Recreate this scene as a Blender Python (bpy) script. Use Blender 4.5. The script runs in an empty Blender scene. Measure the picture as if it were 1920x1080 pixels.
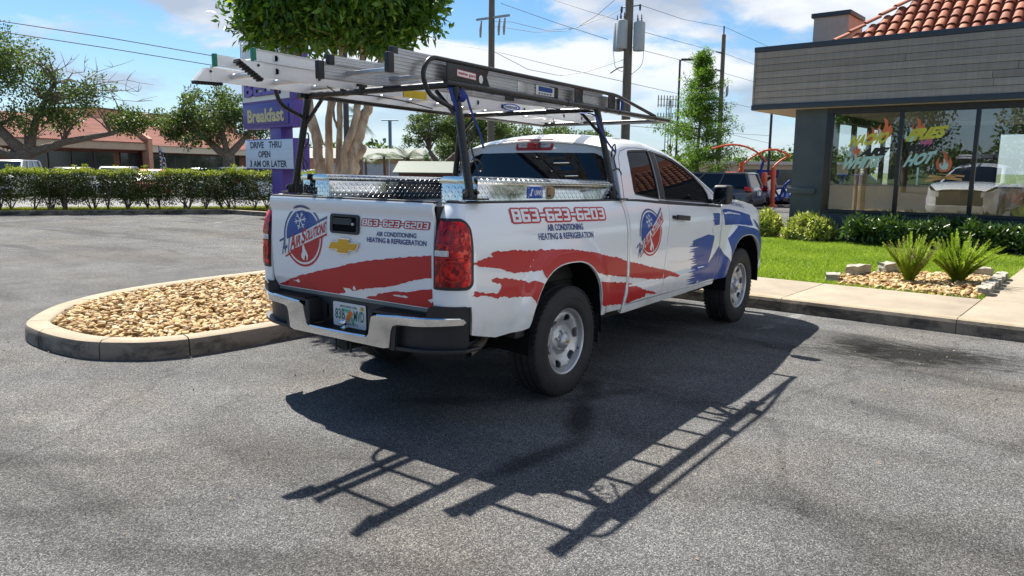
import bpy, math, random
import numpy as np
from mathutils import Vector, Matrix
from mathutils.geometry import delaunay_2d_cdt
rnd = random.Random(11)
rng = np.random.default_rng(5)
PI = math.pi
S = bpy.context.scene
COL = S.collection

# ---------------------------------------------------------------- camera
cam_d = bpy.data.cameras.new('camera'); cam = bpy.data.objects.new('camera', cam_d); COL.objects.link(cam)
cam_d.sensor_width = 36.0; cam_d.lens = 26.355; cam_d.clip_start = .05; cam_d.clip_end = 3000
_yaw, _pit, _rol = 0.642375, -0.157510, 0.009133
_f = Vector((math.cos(_yaw)*math.cos(_pit), math.sin(_yaw)*math.cos(_pit), math.sin(_pit)))
_r = Vector((math.sin(_yaw), -math.cos(_yaw), 0)); _u = _r.cross(_f)
_r2 = _r*math.cos(_rol)+_u*math.sin(_rol); _u2 = -_r*math.sin(_rol)+_u*math.cos(_rol)
_m = Matrix((( _r2.x, _u2.x, -_f.x, -4.2416), (_r2.y, _u2.y, -_f.y, -3.6043), (_r2.z, _u2.z, -_f.z, 1.5409), (0, 0, 0, 1)))
cam.matrix_world = _m
S.camera = cam

# ---------------------------------------------------------------- light
SUNV = Vector((.242, .69, 1.0)).normalized()
SUN_EL = math.asin(SUNV.z); SUN_AZ = math.atan2(SUNV.x, SUNV.y)
sd = bpy.data.lights.new('sun', 'SUN'); sun = bpy.data.objects.new('sun', sd); COL.objects.link(sun)
sd.energy = 5.0; sd.angle = math.radians(.53); sd.color = (1.0, .955, .88)
sun.rotation_euler = SUNV.to_track_quat('Z', 'Y').to_euler()
S.view_settings.view_transform = 'Standard'; S.view_settings.look = 'None'
S.view_settings.gamma = 1.0; S.view_settings.use_curve_mapping = False
S.view_settings.exposure = 1.15
S.cycles.max_bounces = 8; S.cycles.diffuse_bounces = 3; S.cycles.glossy_bounces = 4
S.cycles.transparent_max_bounces = 12; S.cycles.caustics_reflective = False; S.cycles.caustics_refractive = False

W = bpy.data.worlds.new('World'); S.world = W; W.use_nodes = True
def build_world():
    nt = W.node_tree; nt.nodes.clear(); N = nt.nodes.new; L = nt.links.new
    out = N('ShaderNodeOutputWorld'); bg = N('ShaderNodeBackground'); bg.inputs['Strength'].default_value = .085
    sky = N('ShaderNodeTexSky'); sky.sky_type = 'NISHITA'; sky.sun_disc = False
    sky.sun_elevation = SUN_EL; sky.sun_rotation = SUN_AZ
    sky.altitude = 10; sky.air_density = 1.0; sky.dust_density = .15; sky.ozone_density = 3.0
    tc = N('ShaderNodeTexCoord'); sep = N('ShaderNodeSeparateXYZ'); L(tc.outputs['Generated'], sep.inputs[0])
    def M(op, a, b=None, clamp=False):
        n = N('ShaderNodeMath'); n.operation = op; n.use_clamp = clamp
        for i, v in enumerate((a, b)):
            if v is None: continue
            if isinstance(v, (int, float)): n.inputs[i].default_value = v
            else: L(v, n.inputs[i])
        return n.outputs[0]
    z = M('MAXIMUM', sep.outputs[2], 0.0); dz = M('ADD', z, .22)
    u = M('DIVIDE', sep.outputs[0], dz); v = M('DIVIDE', sep.outputs[1], dz)
    cb = N('ShaderNodeCombineXYZ'); L(u, cb.inputs[0]); L(v, cb.inputs[1])
    def noise(vec, sc, det, rough, off, dist=0.0):
        mp = N('ShaderNodeMapping'); mp.inputs['Location'].default_value = off; L(vec, mp.inputs[0])
        n = N('ShaderNodeTexNoise'); n.inputs['Scale'].default_value = sc; n.inputs['Detail'].default_value = det
        n.inputs['Roughness'].default_value = rough; n.inputs['Distortion'].default_value = dist; L(mp.outputs[0], n.inputs[0])
        return n.outputs[0]
    big = noise(cb.outputs[0], .75, 3, .5, (2.3, 7.9, 0)); mid = noise(cb.outputs[0], 2.1, 9, .56, (3.1, .4, .3), .25)
    # more cloud toward +x-y (over the restaurant), clearer toward +y
    side = M('ADD', M('MULTIPLY', sep.outputs[0], .12), M('MULTIPLY', sep.outputs[1], -.095))
    d = M('ADD', M('ADD', M('MULTIPLY', big, .62), M('MULTIPLY', mid, .75)), side)
    rp = N('ShaderNodeValToRGB'); L(d, rp.inputs[0]); rp.color_ramp.interpolation = 'EASE'
    rp.color_ramp.elements[0].position = .625; rp.color_ramp.elements[0].color = (0, 0, 0, 1)
    rp.color_ramp.elements[1].position = .745; rp.color_ramp.elements[1].color = (1, 1, 1, 1)
    shade = noise(cb.outputs[0], 1.5, 6, .5, (3.35, .75, .3))
    sr = N('ShaderNodeValToRGB'); L(shade, sr.inputs[0])
    sr.color_ramp.elements[0].position = .41; sr.color_ramp.elements[0].color = (2.7, 3.05, 3.7, 1)
    sr.color_ramp.elements[1].position = .57; sr.color_ramp.elements[1].color = (5.4, 5.5, 5.7, 1)
    low = M('MULTIPLY', M('SUBTRACT', M('MULTIPLY', z, 9.0), .1, True), 1.0, True)
    fac = M('MULTIPLY', M('MULTIPLY', rp.outputs[0], .92), low, True)
    # thin summer haze low in the sky
    hz = N('ShaderNodeMixRGB'); L(M('MULTIPLY', M('POWER', M('SUBTRACT', 1.0, M('MULTIPLY', z, 1.6, True), True), 4.0), .60), hz.inputs[0]); hs_ = N('ShaderNodeHueSaturation'); hs_.inputs['Saturation'].default_value = 1.28; hs_.inputs['Value'].default_value = .74; L(sky.outputs[0], hs_.inputs['Color']); L(hs_.outputs[0], hz.inputs[1]); hz.inputs[2].default_value = (2.1, 3.2, 4.9, 1)
    mx = N('ShaderNodeMixRGB'); L(fac, mx.inputs[0]); L(hz.outputs[0], mx.inputs[1]); L(sr.outputs[0], mx.inputs[2])
    # distance haze of the air near the horizon belongs to the sky itself
    L(mx.outputs[0], bg.inputs[0]); L(bg.outputs[0], out.inputs[0])
build_world()

# ---------------------------------------------------------------- materials
MATS = {}
def _nodes(name):
    m = bpy.data.materials.new(name); m.use_nodes = True; nt = m.node_tree
    return m, nt, nt.nodes['Principled BSDF']
def rampn(nt, src, stops):
    r = nt.nodes.new('ShaderNodeValToRGB'); nt.links.new(src, r.inputs[0]); e = r.color_ramp.elements
    while len(e) < len(stops): e.new(.5)
    for k, (p, c) in zip(e, stops):
        k.position = p; k.color = (c, c, c, 1) if isinstance(c, (int, float)) else (*c, 1)
    return r.outputs[0]
def noisen(nt, scale, detail=4, rough=.55, dist=0, coord='Object', stretch=None, loc=None):
    tc = nt.nodes.new('ShaderNodeTexCoord'); o = tc.outputs[coord]
    if stretch or loc:
        mp = nt.nodes.new('ShaderNodeMapping'); nt.links.new(o, mp.inputs[0]); o = mp.outputs[0]
        if stretch: mp.inputs['Scale'].default_value = stretch
        if loc: mp.inputs['Location'].default_value = loc
    n = nt.nodes.new('ShaderNodeTexNoise'); nt.links.new(o, n.inputs[0])
    n.inputs['Scale'].default_value = scale; n.inputs['Detail'].default_value = detail
    n.inputs['Roughness'].default_value = rough; n.inputs['Distortion'].default_value = dist
    return n.outputs[0]
def voron(nt, scale, feature='F1', out='Color', coord='Object', stretch=None):
    tc = nt.nodes.new('ShaderNodeTexCoord'); o = tc.outputs[coord]
    if stretch:
        mp = nt.nodes.new('ShaderNodeMapping'); nt.links.new(o, mp.inputs[0]); mp.inputs['Scale'].default_value = stretch; o = mp.outputs[0]
    n = nt.nodes.new('ShaderNodeTexVoronoi'); n.feature = feature; nt.links.new(o, n.inputs['Vector']); n.inputs['Scale'].default_value = scale
    return n.outputs[out]
def mixn(nt, fac, a, b, mode='MIX'):
    n = nt.nodes.new('ShaderNodeMixRGB'); n.blend_type = mode
    for i, v in enumerate((fac, a, b)):
        if isinstance(v, (int, float)): n.inputs[i].default_value = v if i == 0 else (v, v, v, 1)
        elif isinstance(v, tuple): n.inputs[i].default_value = (*v, 1)
        else: nt.links.new(v, n.inputs[i])
    return n.outputs[0]
def mathn(nt, op, a, b=None, clamp=False):
    n = nt.nodes.new('ShaderNodeMath'); n.operation = op; n.use_clamp = clamp
    for i, v in enumerate((a, b)):
        if v is None: continue
        if isinstance(v, (int, float)): n.inputs[i].default_value = v
        else: nt.links.new(v, n.inputs[i])
    return n.outputs[0]
def bump(nt, b, h, strength, dist=.01):
    n = nt.nodes.new('ShaderNodeBump'); n.inputs['Strength'].default_value = strength; n.inputs['Distance'].default_value = dist
    nt.links.new(h, n.inputs['Height']); nt.links.new(n.outputs[0], b.inputs['Normal']); return n
def pm(name, col, rough=.5, metal=0., coat=0., var=.12, vscale=6., bumpamt=0., bscale=60., spec=.5, coat_r=.05, trans=0., stretch=None, alpha=None, emit=None, rvar=0.):
    """principled material whose colour and relief vary procedurally"""
    m, nt, b = _nodes(name)
    n = noisen(nt, vscale, 5, .6, stretch=stretch)
    lo = tuple(c*(1-var) for c in col); hi = tuple(min(1, c*(1+var)) for c in col)
    nt.links.new(rampn(nt, n, [(.3, lo), (.7, hi)]), b.inputs['Base Color'])
    b.inputs['Roughness'].default_value = rough; b.inputs['Metallic'].default_value = metal
    if rvar:
        nt.links.new(rampn(nt, noisen(nt, vscale*2.3, 4), [(.3, max(0, rough-rvar)), (.7, rough+rvar)]), b.inputs['Roughness'])
    b.inputs['Coat Weight'].default_value = coat; b.inputs['Coat Roughness'].default_value = coat_r
    b.inputs['Specular IOR Level'].default_value = spec
    b.inputs['Transmission Weight'].default_value = trans
    if alpha is not None: b.inputs['Alpha'].default_value = alpha
    if bumpamt: bump(nt, b, noisen(nt, bscale, 4, stretch=stretch), bumpamt, .004)
    MATS[name] = m; return m

def truck_white():
    m, nt, b = _nodes('white_paint')
    tc = nt.nodes.new('ShaderNodeTexCoord'); sp = nt.nodes.new('ShaderNodeSeparateXYZ'); nt.links.new(tc.outputs['Object'], sp.inputs[0])
    n = noisen(nt, 6, 7, .68, .4, stretch=(1, 1, 1.8)); low = rampn(nt, sp.outputs[2], [(.46, 1.), (.78, 0.)])
    dirt = mathn(nt, 'MULTIPLY', low, rampn(nt, n, [(.42, 0.), (.72, .55)]), True)      # road film thrown up along the sills
    c = rampn(nt, noisen(nt, 1.3, 4), [(.3, (.855, .87, .875)), (.7, (.875, .885, .89))])
    nt.links.new(mixn(nt, dirt, c, (.42, .38, .33)), b.inputs['Base Color'])
    nt.links.new(mathn(nt, 'ADD', mathn(nt, 'MULTIPLY', dirt, .5), .30), b.inputs['Roughness'])
    b.inputs['Coat Weight'].default_value = 1.; b.inputs['Coat Roughness'].default_value = .03
    bump(nt, b, noisen(nt, 2.2, 2, .4), .10, .012)                                     # faint waviness of pressed steel
    MATS['white_paint'] = m; return m
white = truck_white()
decal_red = pm('red_vinyl', (.50, .018, .020), .38, coat=.25, spec=.35, var=.04)
decal_blue = pm('blue_vinyl', (.012, .065, .30), .38, coat=.25, spec=.35, var=.10, vscale=9)
decal_navy = pm('navy_vinyl', (.018, .045, .20), .35, coat=.5, var=.03)
decal_white = pm('white_vinyl', (.80, .80, .80), .35, coat=.5, var=.01)
blk_plastic = pm('black_plastic', (.018, .018, .020), .48, var=.15, bumpamt=.15, bscale=260, rvar=.06)
blk_soft = pm('dark_cavity', (.008, .008, .009), .9, var=.2, spec=.1)
blk_coat = pm('black_powder_coat', (.012, .012, .013), .30, var=.15, bumpamt=.08, bscale=200, rvar=.07)
glass_dark = pm('tinted_glass', (.006, .008, .010), .015, var=.05, spec=.5, coat=.0)
glass_side = pm('tinted_side_glass', (.006, .007, .008), .015, var=.2, vscale=3, spec=.12)
rubber = pm('tyre_rubber', (.022, .022, .023), .75, var=.25, vscale=14, bumpamt=.25, bscale=90)
silver = pm('silver_wheel_paint', (.52, .53, .54), .38, metal=.55, var=.06, bumpamt=.02, rvar=.05)
chrome = pm('chrome', (.78, .79, .80), .07, metal=1., var=.02, rvar=.03)
gold = pm('gold_badge', (.60, .36, .045), .28, metal=.65, var=.06)
alu = pm('ladder_aluminium', (.78, .785, .79), .42, metal=.55, var=.05, vscale=3, rvar=.06, stretch=(1, 6, 6))
alu_rib = pm('brushed_aluminium', (.52, .52, .53), .36, metal=.9, var=.12, vscale=3, rvar=.08, stretch=(.6, 6, 6))
plate_alu = pm('tread_plate_aluminium', (.66, .655, .64), .07, metal=1., var=.05, vscale=3, rvar=.02)
under = pm('underbody_black', (.012, .012, .012), .7, var=.4, vscale=9)
strap_blue = pm('blue_strap_webbing', (.008, .028, .20), .7, var=.2, vscale=30)
green_pl = pm('green_plastic', (.0, .19, .10), .4, var=.1)
clear_lens = pm('clear_lens', (.62, .62, .62), .12, var=.25, vscale=40, coat=1.)

def sepx_(nt, c):
    s_ = nt.nodes.new('ShaderNodeSeparateColor'); nt.links.new(c, s_.inputs[0]); return s_.outputs[0]
def red_lens_mat():
    m, nt, b = _nodes('red_lens')
    # bright glints of reflectors imitated in the lens colour; facet edges are bump
    v = voron(nt, 34, 'DISTANCE_TO_EDGE', 'Distance', stretch=(1, 1, .8))
    n = noisen(nt, 7, 3)
    cell = sepx_(nt, voron(nt, 46, 'F1', 'Color', stretch=(1, 1, .6)))
    base = rampn(nt, mathn(nt, 'ADD', mathn(nt, 'MULTIPLY', n, .7), mathn(nt, 'MULTIPLY', cell, .3)), [(.38, (.16, .001, .003)), (.50, (.42, .004, .006)), (.62, (.85, .012, .010)), (.72, (1., .10, .05))])
    nt.links.new(base, b.inputs['Base Color'])
    b.inputs['Roughness'].default_value = .16; b.inputs['Coat Weight'].default_value = .25; b.inputs['Coat Roughness'].default_value = .02; b.inputs['Specular IOR Level'].default_value = .35
    bump(nt, b, v, .35, .01)
    return m
red_lens = red_lens_mat()

# ---------------------------------------------------------------- mesh helpers
def mesh_obj(name, V, F, mat, parent=None, smooth=False, normals=None, tint=None, loc=None):
    """V (n,3); F list of index tuples, or an (m,3)/(m,4) integer array"""
    me = bpy.data.meshes.new(name)
    V = np.asarray(V, dtype=np.float32)
    if isinstance(F, np.ndarray):
        k = F.shape[1]; m = F.shape[0]
        me.vertices.add(len(V)); me.vertices.foreach_set('co', V.ravel())
        me.loops.add(m*k); me.loops.foreach_set('vertex_index', F.astype(np.int32).ravel())
        me.polygons.add(m); me.polygons.foreach_set('loop_start', np.arange(0, m*k, k, dtype=np.int32))
        me.update(calc_edges=True)
    else:
        me.from_pydata([tuple(float(c) for c in v) for v in V], [], [tuple(int(i) for i in f) for f in F])
    if smooth: me.polygons.foreach_set('use_smooth', np.ones(len(me.polygons), dtype=bool))
    if tint is not None:
        a = me.attributes.new('tint', 'FLOAT', 'FACE'); a.data.foreach_set('value', np.asarray(tint, dtype=np.float32))
    if isinstance(mat, (list, tuple)):
        for q in mat: me.materials.append(q)
    elif mat: me.materials.append(mat)
    me.update()
    if normals is not None:
        me.normals_split_custom_set_from_vertices([tuple(map(float, n)) for n in normals])
    o = bpy.data.objects.new(name, me); COL.objects.link(o)
    if parent: o.parent = parent
    if loc is not None: o.location = loc
    return o

class MB:
    """collects simple solids, links them as one mesh object"""
    def __init__(s): s.V = []; s.F = []; s.mi = []; s.cur = 0
    def add(s, V, F):
        n = len(s.V); s.V += [tuple(v) for v in V]; s.F += [tuple(i+n for i in f) for f in F]; s.mi += [s.cur]*len(F); return s
    def box(s, lo, hi):
        (a, b, c), (d, e, f) = lo, hi
        return s.add([(a,b,c),(d,b,c),(d,e,c),(a,e,c),(a,b,f),(d,b,f),(d,e,f),(a,e,f)],
                     [(0,3,2,1),(4,5,6,7),(0,1,5,4),(1,2,6,5),(2,3,7,6),(3,0,4,7)])
    def obox(s, c, ax, ay, az):
        c, ax, ay, az = map(Vector, (c, ax, ay, az)); P = []
        for k in (-1, 1):
            for (i, j) in ((-1,-1),(1,-1),(1,1),(-1,1)): P.append(c+ax*i+ay*j+az*k)
        return s.add(P, [(0,3,2,1),(4,5,6,7),(0,1,5,4),(1,2,6,5),(2,3,7,6),(3,0,4,7)])
    def tube(s, pts, r, n=10, cap=True, r2=None):
        pts = [Vector(p) for p in pts]; V = []; F = []; k = len(pts)
        rs = [r]*k if not hasattr(r, '__len__') else list(r)
        up = None
        for i, p in enumerate(pts):
            t = (pts[min(i+1, k-1)]-pts[max(i-1, 0)])
            if t.length < 1e-9: t = Vector((0, 0, 1))
            t.normalize()
            if up is None:
                up = Vector((0, 0, 1)) if abs(t.z) < .9 else Vector((1, 0, 0))
            a = (up - t*up.dot(t)); 
            if a.length < 1e-6: a = Vector((1, 0, 0)) - t*t.x
            a.normalize(); b = t.cross(a); up = a
            for j in range(n):
                w = 2*PI*j/n; V.append(p+a*(math.cos(w)*rs[i])+b*(math.sin(w)*(rs[i] if r2 is None else r2)))
        for i in range(k-1):
            for j in range(n):
                F.append((i*n+j, i*n+(j+1) % n, (i+1)*n+(j+1) % n, (i+1)*n+j))
        if cap: F.append(tuple(range(n))[::-1]); F.append(tuple((k-1)*n+j for j in range(n)))
        return s.add(V, F)
    def lathe(s, prof, c, axis='y', n=48):
        """prof: list (radius, offset along axis)"""
        V = []; F = []; m = len(prof); c = Vector(c)
        for j in range(n):
            w = 2*PI*j/n; ca, sa = math.cos(w), math.sin(w)
            for (r, h) in prof:
                if axis == 'y': V.append(c+Vector((r*ca, h, r*sa)))
                elif axis == 'z': V.append(c+Vector((r*ca, r*sa, h)))
                else: V.append(c+Vector((h, r*ca, r*sa)))
        for j in range(n):
            q = (j+1) % n
            for i in range(m-1): F.append((j*m+i, j*m+i+1, q*m+i+1, q*m+i))
        return s.add(V, F)
    def prism(s, poly, axis, lo, hi):
        """extrude 2D polygon along an axis"""
        n = len(poly)
        def P(a, b, h): return {'x': (h, a, b), 'y': (a, h, b), 'z': (a, b, h)}[axis]
        V = [P(a, b, lo) for a, b in poly]+[P(a, b, hi) for a, b in poly]
        return s.add(V, [tuple(range(n)), tuple(range(n, 2*n))[::-1]]+[(i, i+n, (i+1) % n+n, (i+1) % n) for i in range(n)])
    def ball(s, c, r, n=8, m=6, sc=(1, 1, 1)):
        V = [(c[0], c[1], c[2]+r*sc[2])]; F = []
        for i in range(1, m):
            for j in range(n):
                a = PI*i/m; w = 2*PI*j/n
                V.append((c[0]+r*sc[0]*math.sin(a)*math.cos(w), c[1]+r*sc[1]*math.sin(a)*math.sin(w), c[2]+r*sc[2]*math.cos(a)))
        V.append((c[0], c[1], c[2]-r*sc[2])); L = len(V)-1
        for j in range(n):
            F.append((0, 1+j, 1+(j+1) % n)); F.append((L, L-n+(j+1) % n, L-n+j))
            for i in range(m-2): F.append((1+i*n+j, 1+(i+1)*n+j, 1+(i+1)*n+(j+1) % n, 1+i*n+(j+1) % n))
        return s.add(V, F)
    def build(s, name, mat, parent=None, smooth=False, bevel=0., angle=40, loc=None, segs=2):
        me = bpy.data.meshes.new(name); me.from_pydata([tuple(v) for v in s.V], [], s.F)
        for q in (mat if isinstance(mat, (list, tuple)) else [mat]): me.materials.append(q)
        if len(me.materials) > 1: me.polygons.foreach_set('material_index', s.mi)
        me.update()
        import bmesh
        bm = bmesh.new(); bm.from_mesh(me); bmesh.ops.recalc_face_normals(bm, faces=bm.faces)
        if bevel:
            es = [e for e in bm.edges if len(e.link_faces) == 2 and e.calc_face_angle(0) > .5]
            bmesh.ops.bevel(bm, geom=es, offset=bevel, segments=segs, profile=.6, affect='EDGES', clamp_overlap=True)
        bm.to_mesh(me); bm.free()
        if smooth or bevel:
            me.polygons.foreach_set('use_smooth', [True]*len(me.polygons))
            me.set_sharp_from_angle(angle=math.radians(angle))
        o = bpy.data.objects.new(name, me); COL.objects.link(o)
        if parent: o.parent = parent
        if loc is not None: o.location = loc
        return o

def empty(name, loc=(0, 0, 0), rz=0.):
    o = bpy.data.objects.new(name, None); COL.objects.link(o); o.location = loc; o.rotation_euler = (0, 0, rz)
    o.empty_display_size = .1; return o
def tag(o, label=None, cat=None, group=None, kind=None):
    if label: o['label'] = label
    if cat: o['category'] = cat
    if group: o['group'] = group
    if kind: o['kind'] = kind
    return o
def dup(o, parent=None):
    c = o.copy(); COL.objects.link(c)
    if parent: c.parent = parent
    for ch in list(o.children): dup(ch, c)
    return c

def inpoly(P, poly):
    P = np.asarray(P); x, y = P[:, 0], P[:, 1]; r = np.zeros(len(P), bool); poly = np.asarray(poly); n = len(poly); j = n-1
    for i in range(n):
        xi, yi = poly[i]; xj, yj = poly[j]
        c = ((yi > y) != (yj > y)) & (x < (xj-xi)*(y-yi)/(yj-yi+1e-30)+xi); r ^= c; j = i
    return r
def densify(poly, step, amp=0., seed=0, closed=True):
    out = []; R = random.Random(seed); n = len(poly)
    for i in range(n if closed else n-1):
        a, b = poly[i], poly[(i+1) % n]; L = math.hypot(b[0]-a[0], b[1]-a[1]); k = max(1, int(math.ceil(L/step)))
        for q in range(k):
            t = q/k; x = a[0]+(b[0]-a[0])*t; y = a[1]+(b[1]-a[1])*t
            if amp: x += R.uniform(-amp, amp); y += R.uniform(-amp, amp)
            out.append((x, y))
    return out
def rrect(x0, y0, x1, y1, r, n=5):
    out = []
    for cx, cy, a0 in ((x1-r, y1-r, 0), (x0+r, y1-r, 90), (x0+r, y0+r, 180), (x1-r, y0+r, 270)):
        for k in range(n+1):
            a = math.radians(a0+90*k/n); out.append((cx+r*math.cos(a), cy+r*math.sin(a)))
    return out
def ellipse(cx, cy, rx, ry, n=40, a0=0, a1=360):
    return [(cx+rx*math.cos(math.radians(a0+(a1-a0)*k/n)), cy+ry*math.sin(math.radians(a0+(a1-a0)*k/n))) for k in range(n+(0 if a1-a0 == 360 else 1))]
def surf_normals(Sf, U, V):
    e = 1e-3
    P = Sf(U, V); a = Sf(U+e, V)-Sf(U-e, V); b = Sf(U, V+e)-Sf(U, V-e)
    n = np.cross(a, b); n /= (np.linalg.norm(n, axis=1, keepdims=True)+1e-12); return P, n
def patch(name, outer, Sf, mat, parent=None, holes=(), step=.04, off=0., thick=0., clip=None, sgn=1., grid=True, cuts=()):
    """triangulated panel: outline in surface coordinates (u,v), laid on surface Sf, offset along its normal"""
    loops = [densify(outer, step)]+[densify(h, step) for h in holes]
    pts = []; edges = []
    for lp in loops:
        n0 = len(pts); pts += lp; n = len(lp); edges += [(n0+i, n0+(i+1) % n) for i in range(n)]
    for lp in cuts:
        lp = densify(lp, step, closed=False)+[lp[-1]]; n0 = len(pts); pts += lp; edges += [(n0+i, n0+i+1) for i in range(len(lp)-1)]
    O = np.array(loops[0])
    if grid:
        gx = np.arange(O[:, 0].min()+step*.5, O[:, 0].max(), step); gy = np.arange(O[:, 1].min()+step*.5, O[:, 1].max(), step)
        if len(gx) and len(gy):
            G = np.array([(a, b) for a in gx for b in gy]); k = inpoly(G, O)
            for h in loops[1:]: k &= ~inpoly(G, h)
            G = G[k]
            A = np.array(pts)
            if len(G):
                d = np.min(np.hypot(G[:, None, 0]-A[None, :, 0], G[:, None, 1]-A[None, :, 1]), axis=1)
                pts += [tuple(g) for g in G[d > step*.4]]
    r = delaunay_2d_cdt([Vector(p) for p in pts], edges, [], 0, 1e-7)
    vs = np.array([tuple(v) for v in r[0]]); fs = np.array([f for f in r[2] if len(f) == 3])
    c = vs[fs].mean(axis=1); k = inpoly(c, O)
    for h in loops[1:]: k &= ~inpoly(c, h)
    if clip is not None: k &= clip(c)
    fs = fs[k]
    used = np.unique(fs); re = -np.ones(len(vs), int); re[used] = np.arange(len(used)); vs = vs[used]; fs = re[fs]
    P, Nn = surf_normals(Sf, vs[:, 0].copy(), vs[:, 1].copy()); Nn = Nn*sgn
    P0 = P+Nn*off
    fn = np.cross(P0[fs[:, 1]]-P0[fs[:, 0]], P0[fs[:, 2]]-P0[fs[:, 0]])
    flip = (fn*Nn[fs].mean(axis=1)).sum(axis=1) < 0
    fs[flip] = fs[flip][:, ::-1]
    V = P0; NN = Nn; F = fs
    if thick:
        cnt = {}
        for f in fs:
            for a, b in ((f[0], f[1]), (f[1], f[2]), (f[2], f[0])):
                cnt[(min(a, b), max(a, b))] = cnt.get((min(a, b), max(a, b)), 0)+1
        add = []; VV = []; NV = []; n = len(V)
        for f in fs:
            for a, b in ((f[0], f[1]), (f[1], f[2]), (f[2], f[0])):
                if cnt[(min(a, b), max(a, b))] == 1:
                    A, B = P0[a], P0[b]; A2, B2 = A-Nn[a]*thick, B-Nn[b]*thick
                    nn = np.cross(B-A, Nn[a]); nn /= np.linalg.norm(nn)+1e-9
                    i = n+len(VV); VV += [A, B, B2, A2]; NV += [nn]*4; add += [(i+1, i, i+3), (i+1, i+3, i+2)]
        if VV:
            V = np.vstack([V, np.array(VV)]); NN = np.vstack([NN, np.array(NV)]); F = np.vstack([F, np.array(add)])
    return mesh_obj(name, V, np.asarray(F), mat, parent, smooth=True, normals=NN)

_tc = {}
def text2d(body, bold=0., shear=0., spacing=1., res=3):
    key = (body, bold, shear, spacing)
    if key in _tc: return _tc[key]
    cu = bpy.data.curves.new('lettering', 'FONT'); cu.body = body; cu.size = 1; cu.offset = bold; cu.shear = shear; cu.space_character = spacing
    cu.resolution_u = res; cu.fill_mode = 'FRONT'; cu.align_x = 'LEFT'
    o = bpy.data.objects.new('lettering', cu); COL.objects.link(o)
    dg = bpy.context.evaluated_depsgraph_get(); me = bpy.data.meshes.new_from_object(o.evaluated_get(dg))
    V = np.array([v.co[:2] for v in me.vertices]); F = [tuple(p.vertices) for p in me.polygons]
    T = []
    for f in F:
        for i in range(1, len(f)-1): T.append((f[0], f[i], f[i+1]))
    bpy.data.objects.remove(o); bpy.data.curves.remove(cu); bpy.data.meshes.remove(me)
    _tc[key] = (V, np.array(T)); return _tc[key]
def on_surface(name, V2, T, Sf, mat, parent, off=.002, sgn=1.):
    P, Nn = surf_normals(Sf, V2[:, 0].copy(), V2[:, 1].copy()); Nn = Nn*sgn; P = P+Nn*off
    F = T.copy(); fn = np.cross(P[F[:, 1]]-P[F[:, 0]], P[F[:, 2]]-P[F[:, 0]]); fl = (fn*Nn[F[:, 0]]).sum(axis=1) < 0
    F[fl] = F[fl][:, ::-1]
    return mesh_obj(name, P, F, mat, parent, smooth=True, normals=Nn)
def lettering(name, body, quad, Sf, mat, parent, off=.002, bold=0., shear=0., sgn=1., spacing=1., ref=None, sub=0):
    """quad: (u,v) of lower-left, lower-right, upper-left; text is stretched to it"""
    V, T = text2d(body, bold, shear, spacing)
    Vr = text2d(body if ref is None else ref, 0., 0., spacing)[0]
    lo = Vr.min(axis=0); hi = Vr.max(axis=0); q = (V-lo)/(hi-lo)
    ll, lr, ul = map(np.array, quad)
    uv = ll+q[:, :1]*(lr-ll)+q[:, 1:]*(ul-ll)
    for _ in range(sub):                                  # split triangles so that lettering follows a curved panel
        a, b, c = uv[T[:, 0]], uv[T[:, 1]], uv[T[:, 2]]; n0 = len(uv); k = len(T)
        uv = np.vstack([uv, (a+b)/2, (b+c)/2, (c+a)/2]); i0 = n0+np.arange(k); i1 = i0+k; i2 = i1+k
        T = np.vstack([np.stack([T[:, 0], i0, i2], 1), np.stack([i0, T[:, 1], i1], 1), np.stack([i2, i1, T[:, 2]], 1), np.stack([i0, i1, i2], 1)])
    return on_surface(name, uv, T, Sf, mat, parent, off, sgn)
def planeS(o, du, dv):
    o, du, dv = map(lambda t: np.array(t, float), (o, du, dv))
    return lambda U, V: o[None]+U[:, None]*du[None]+V[:, None]*dv[None]

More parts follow.
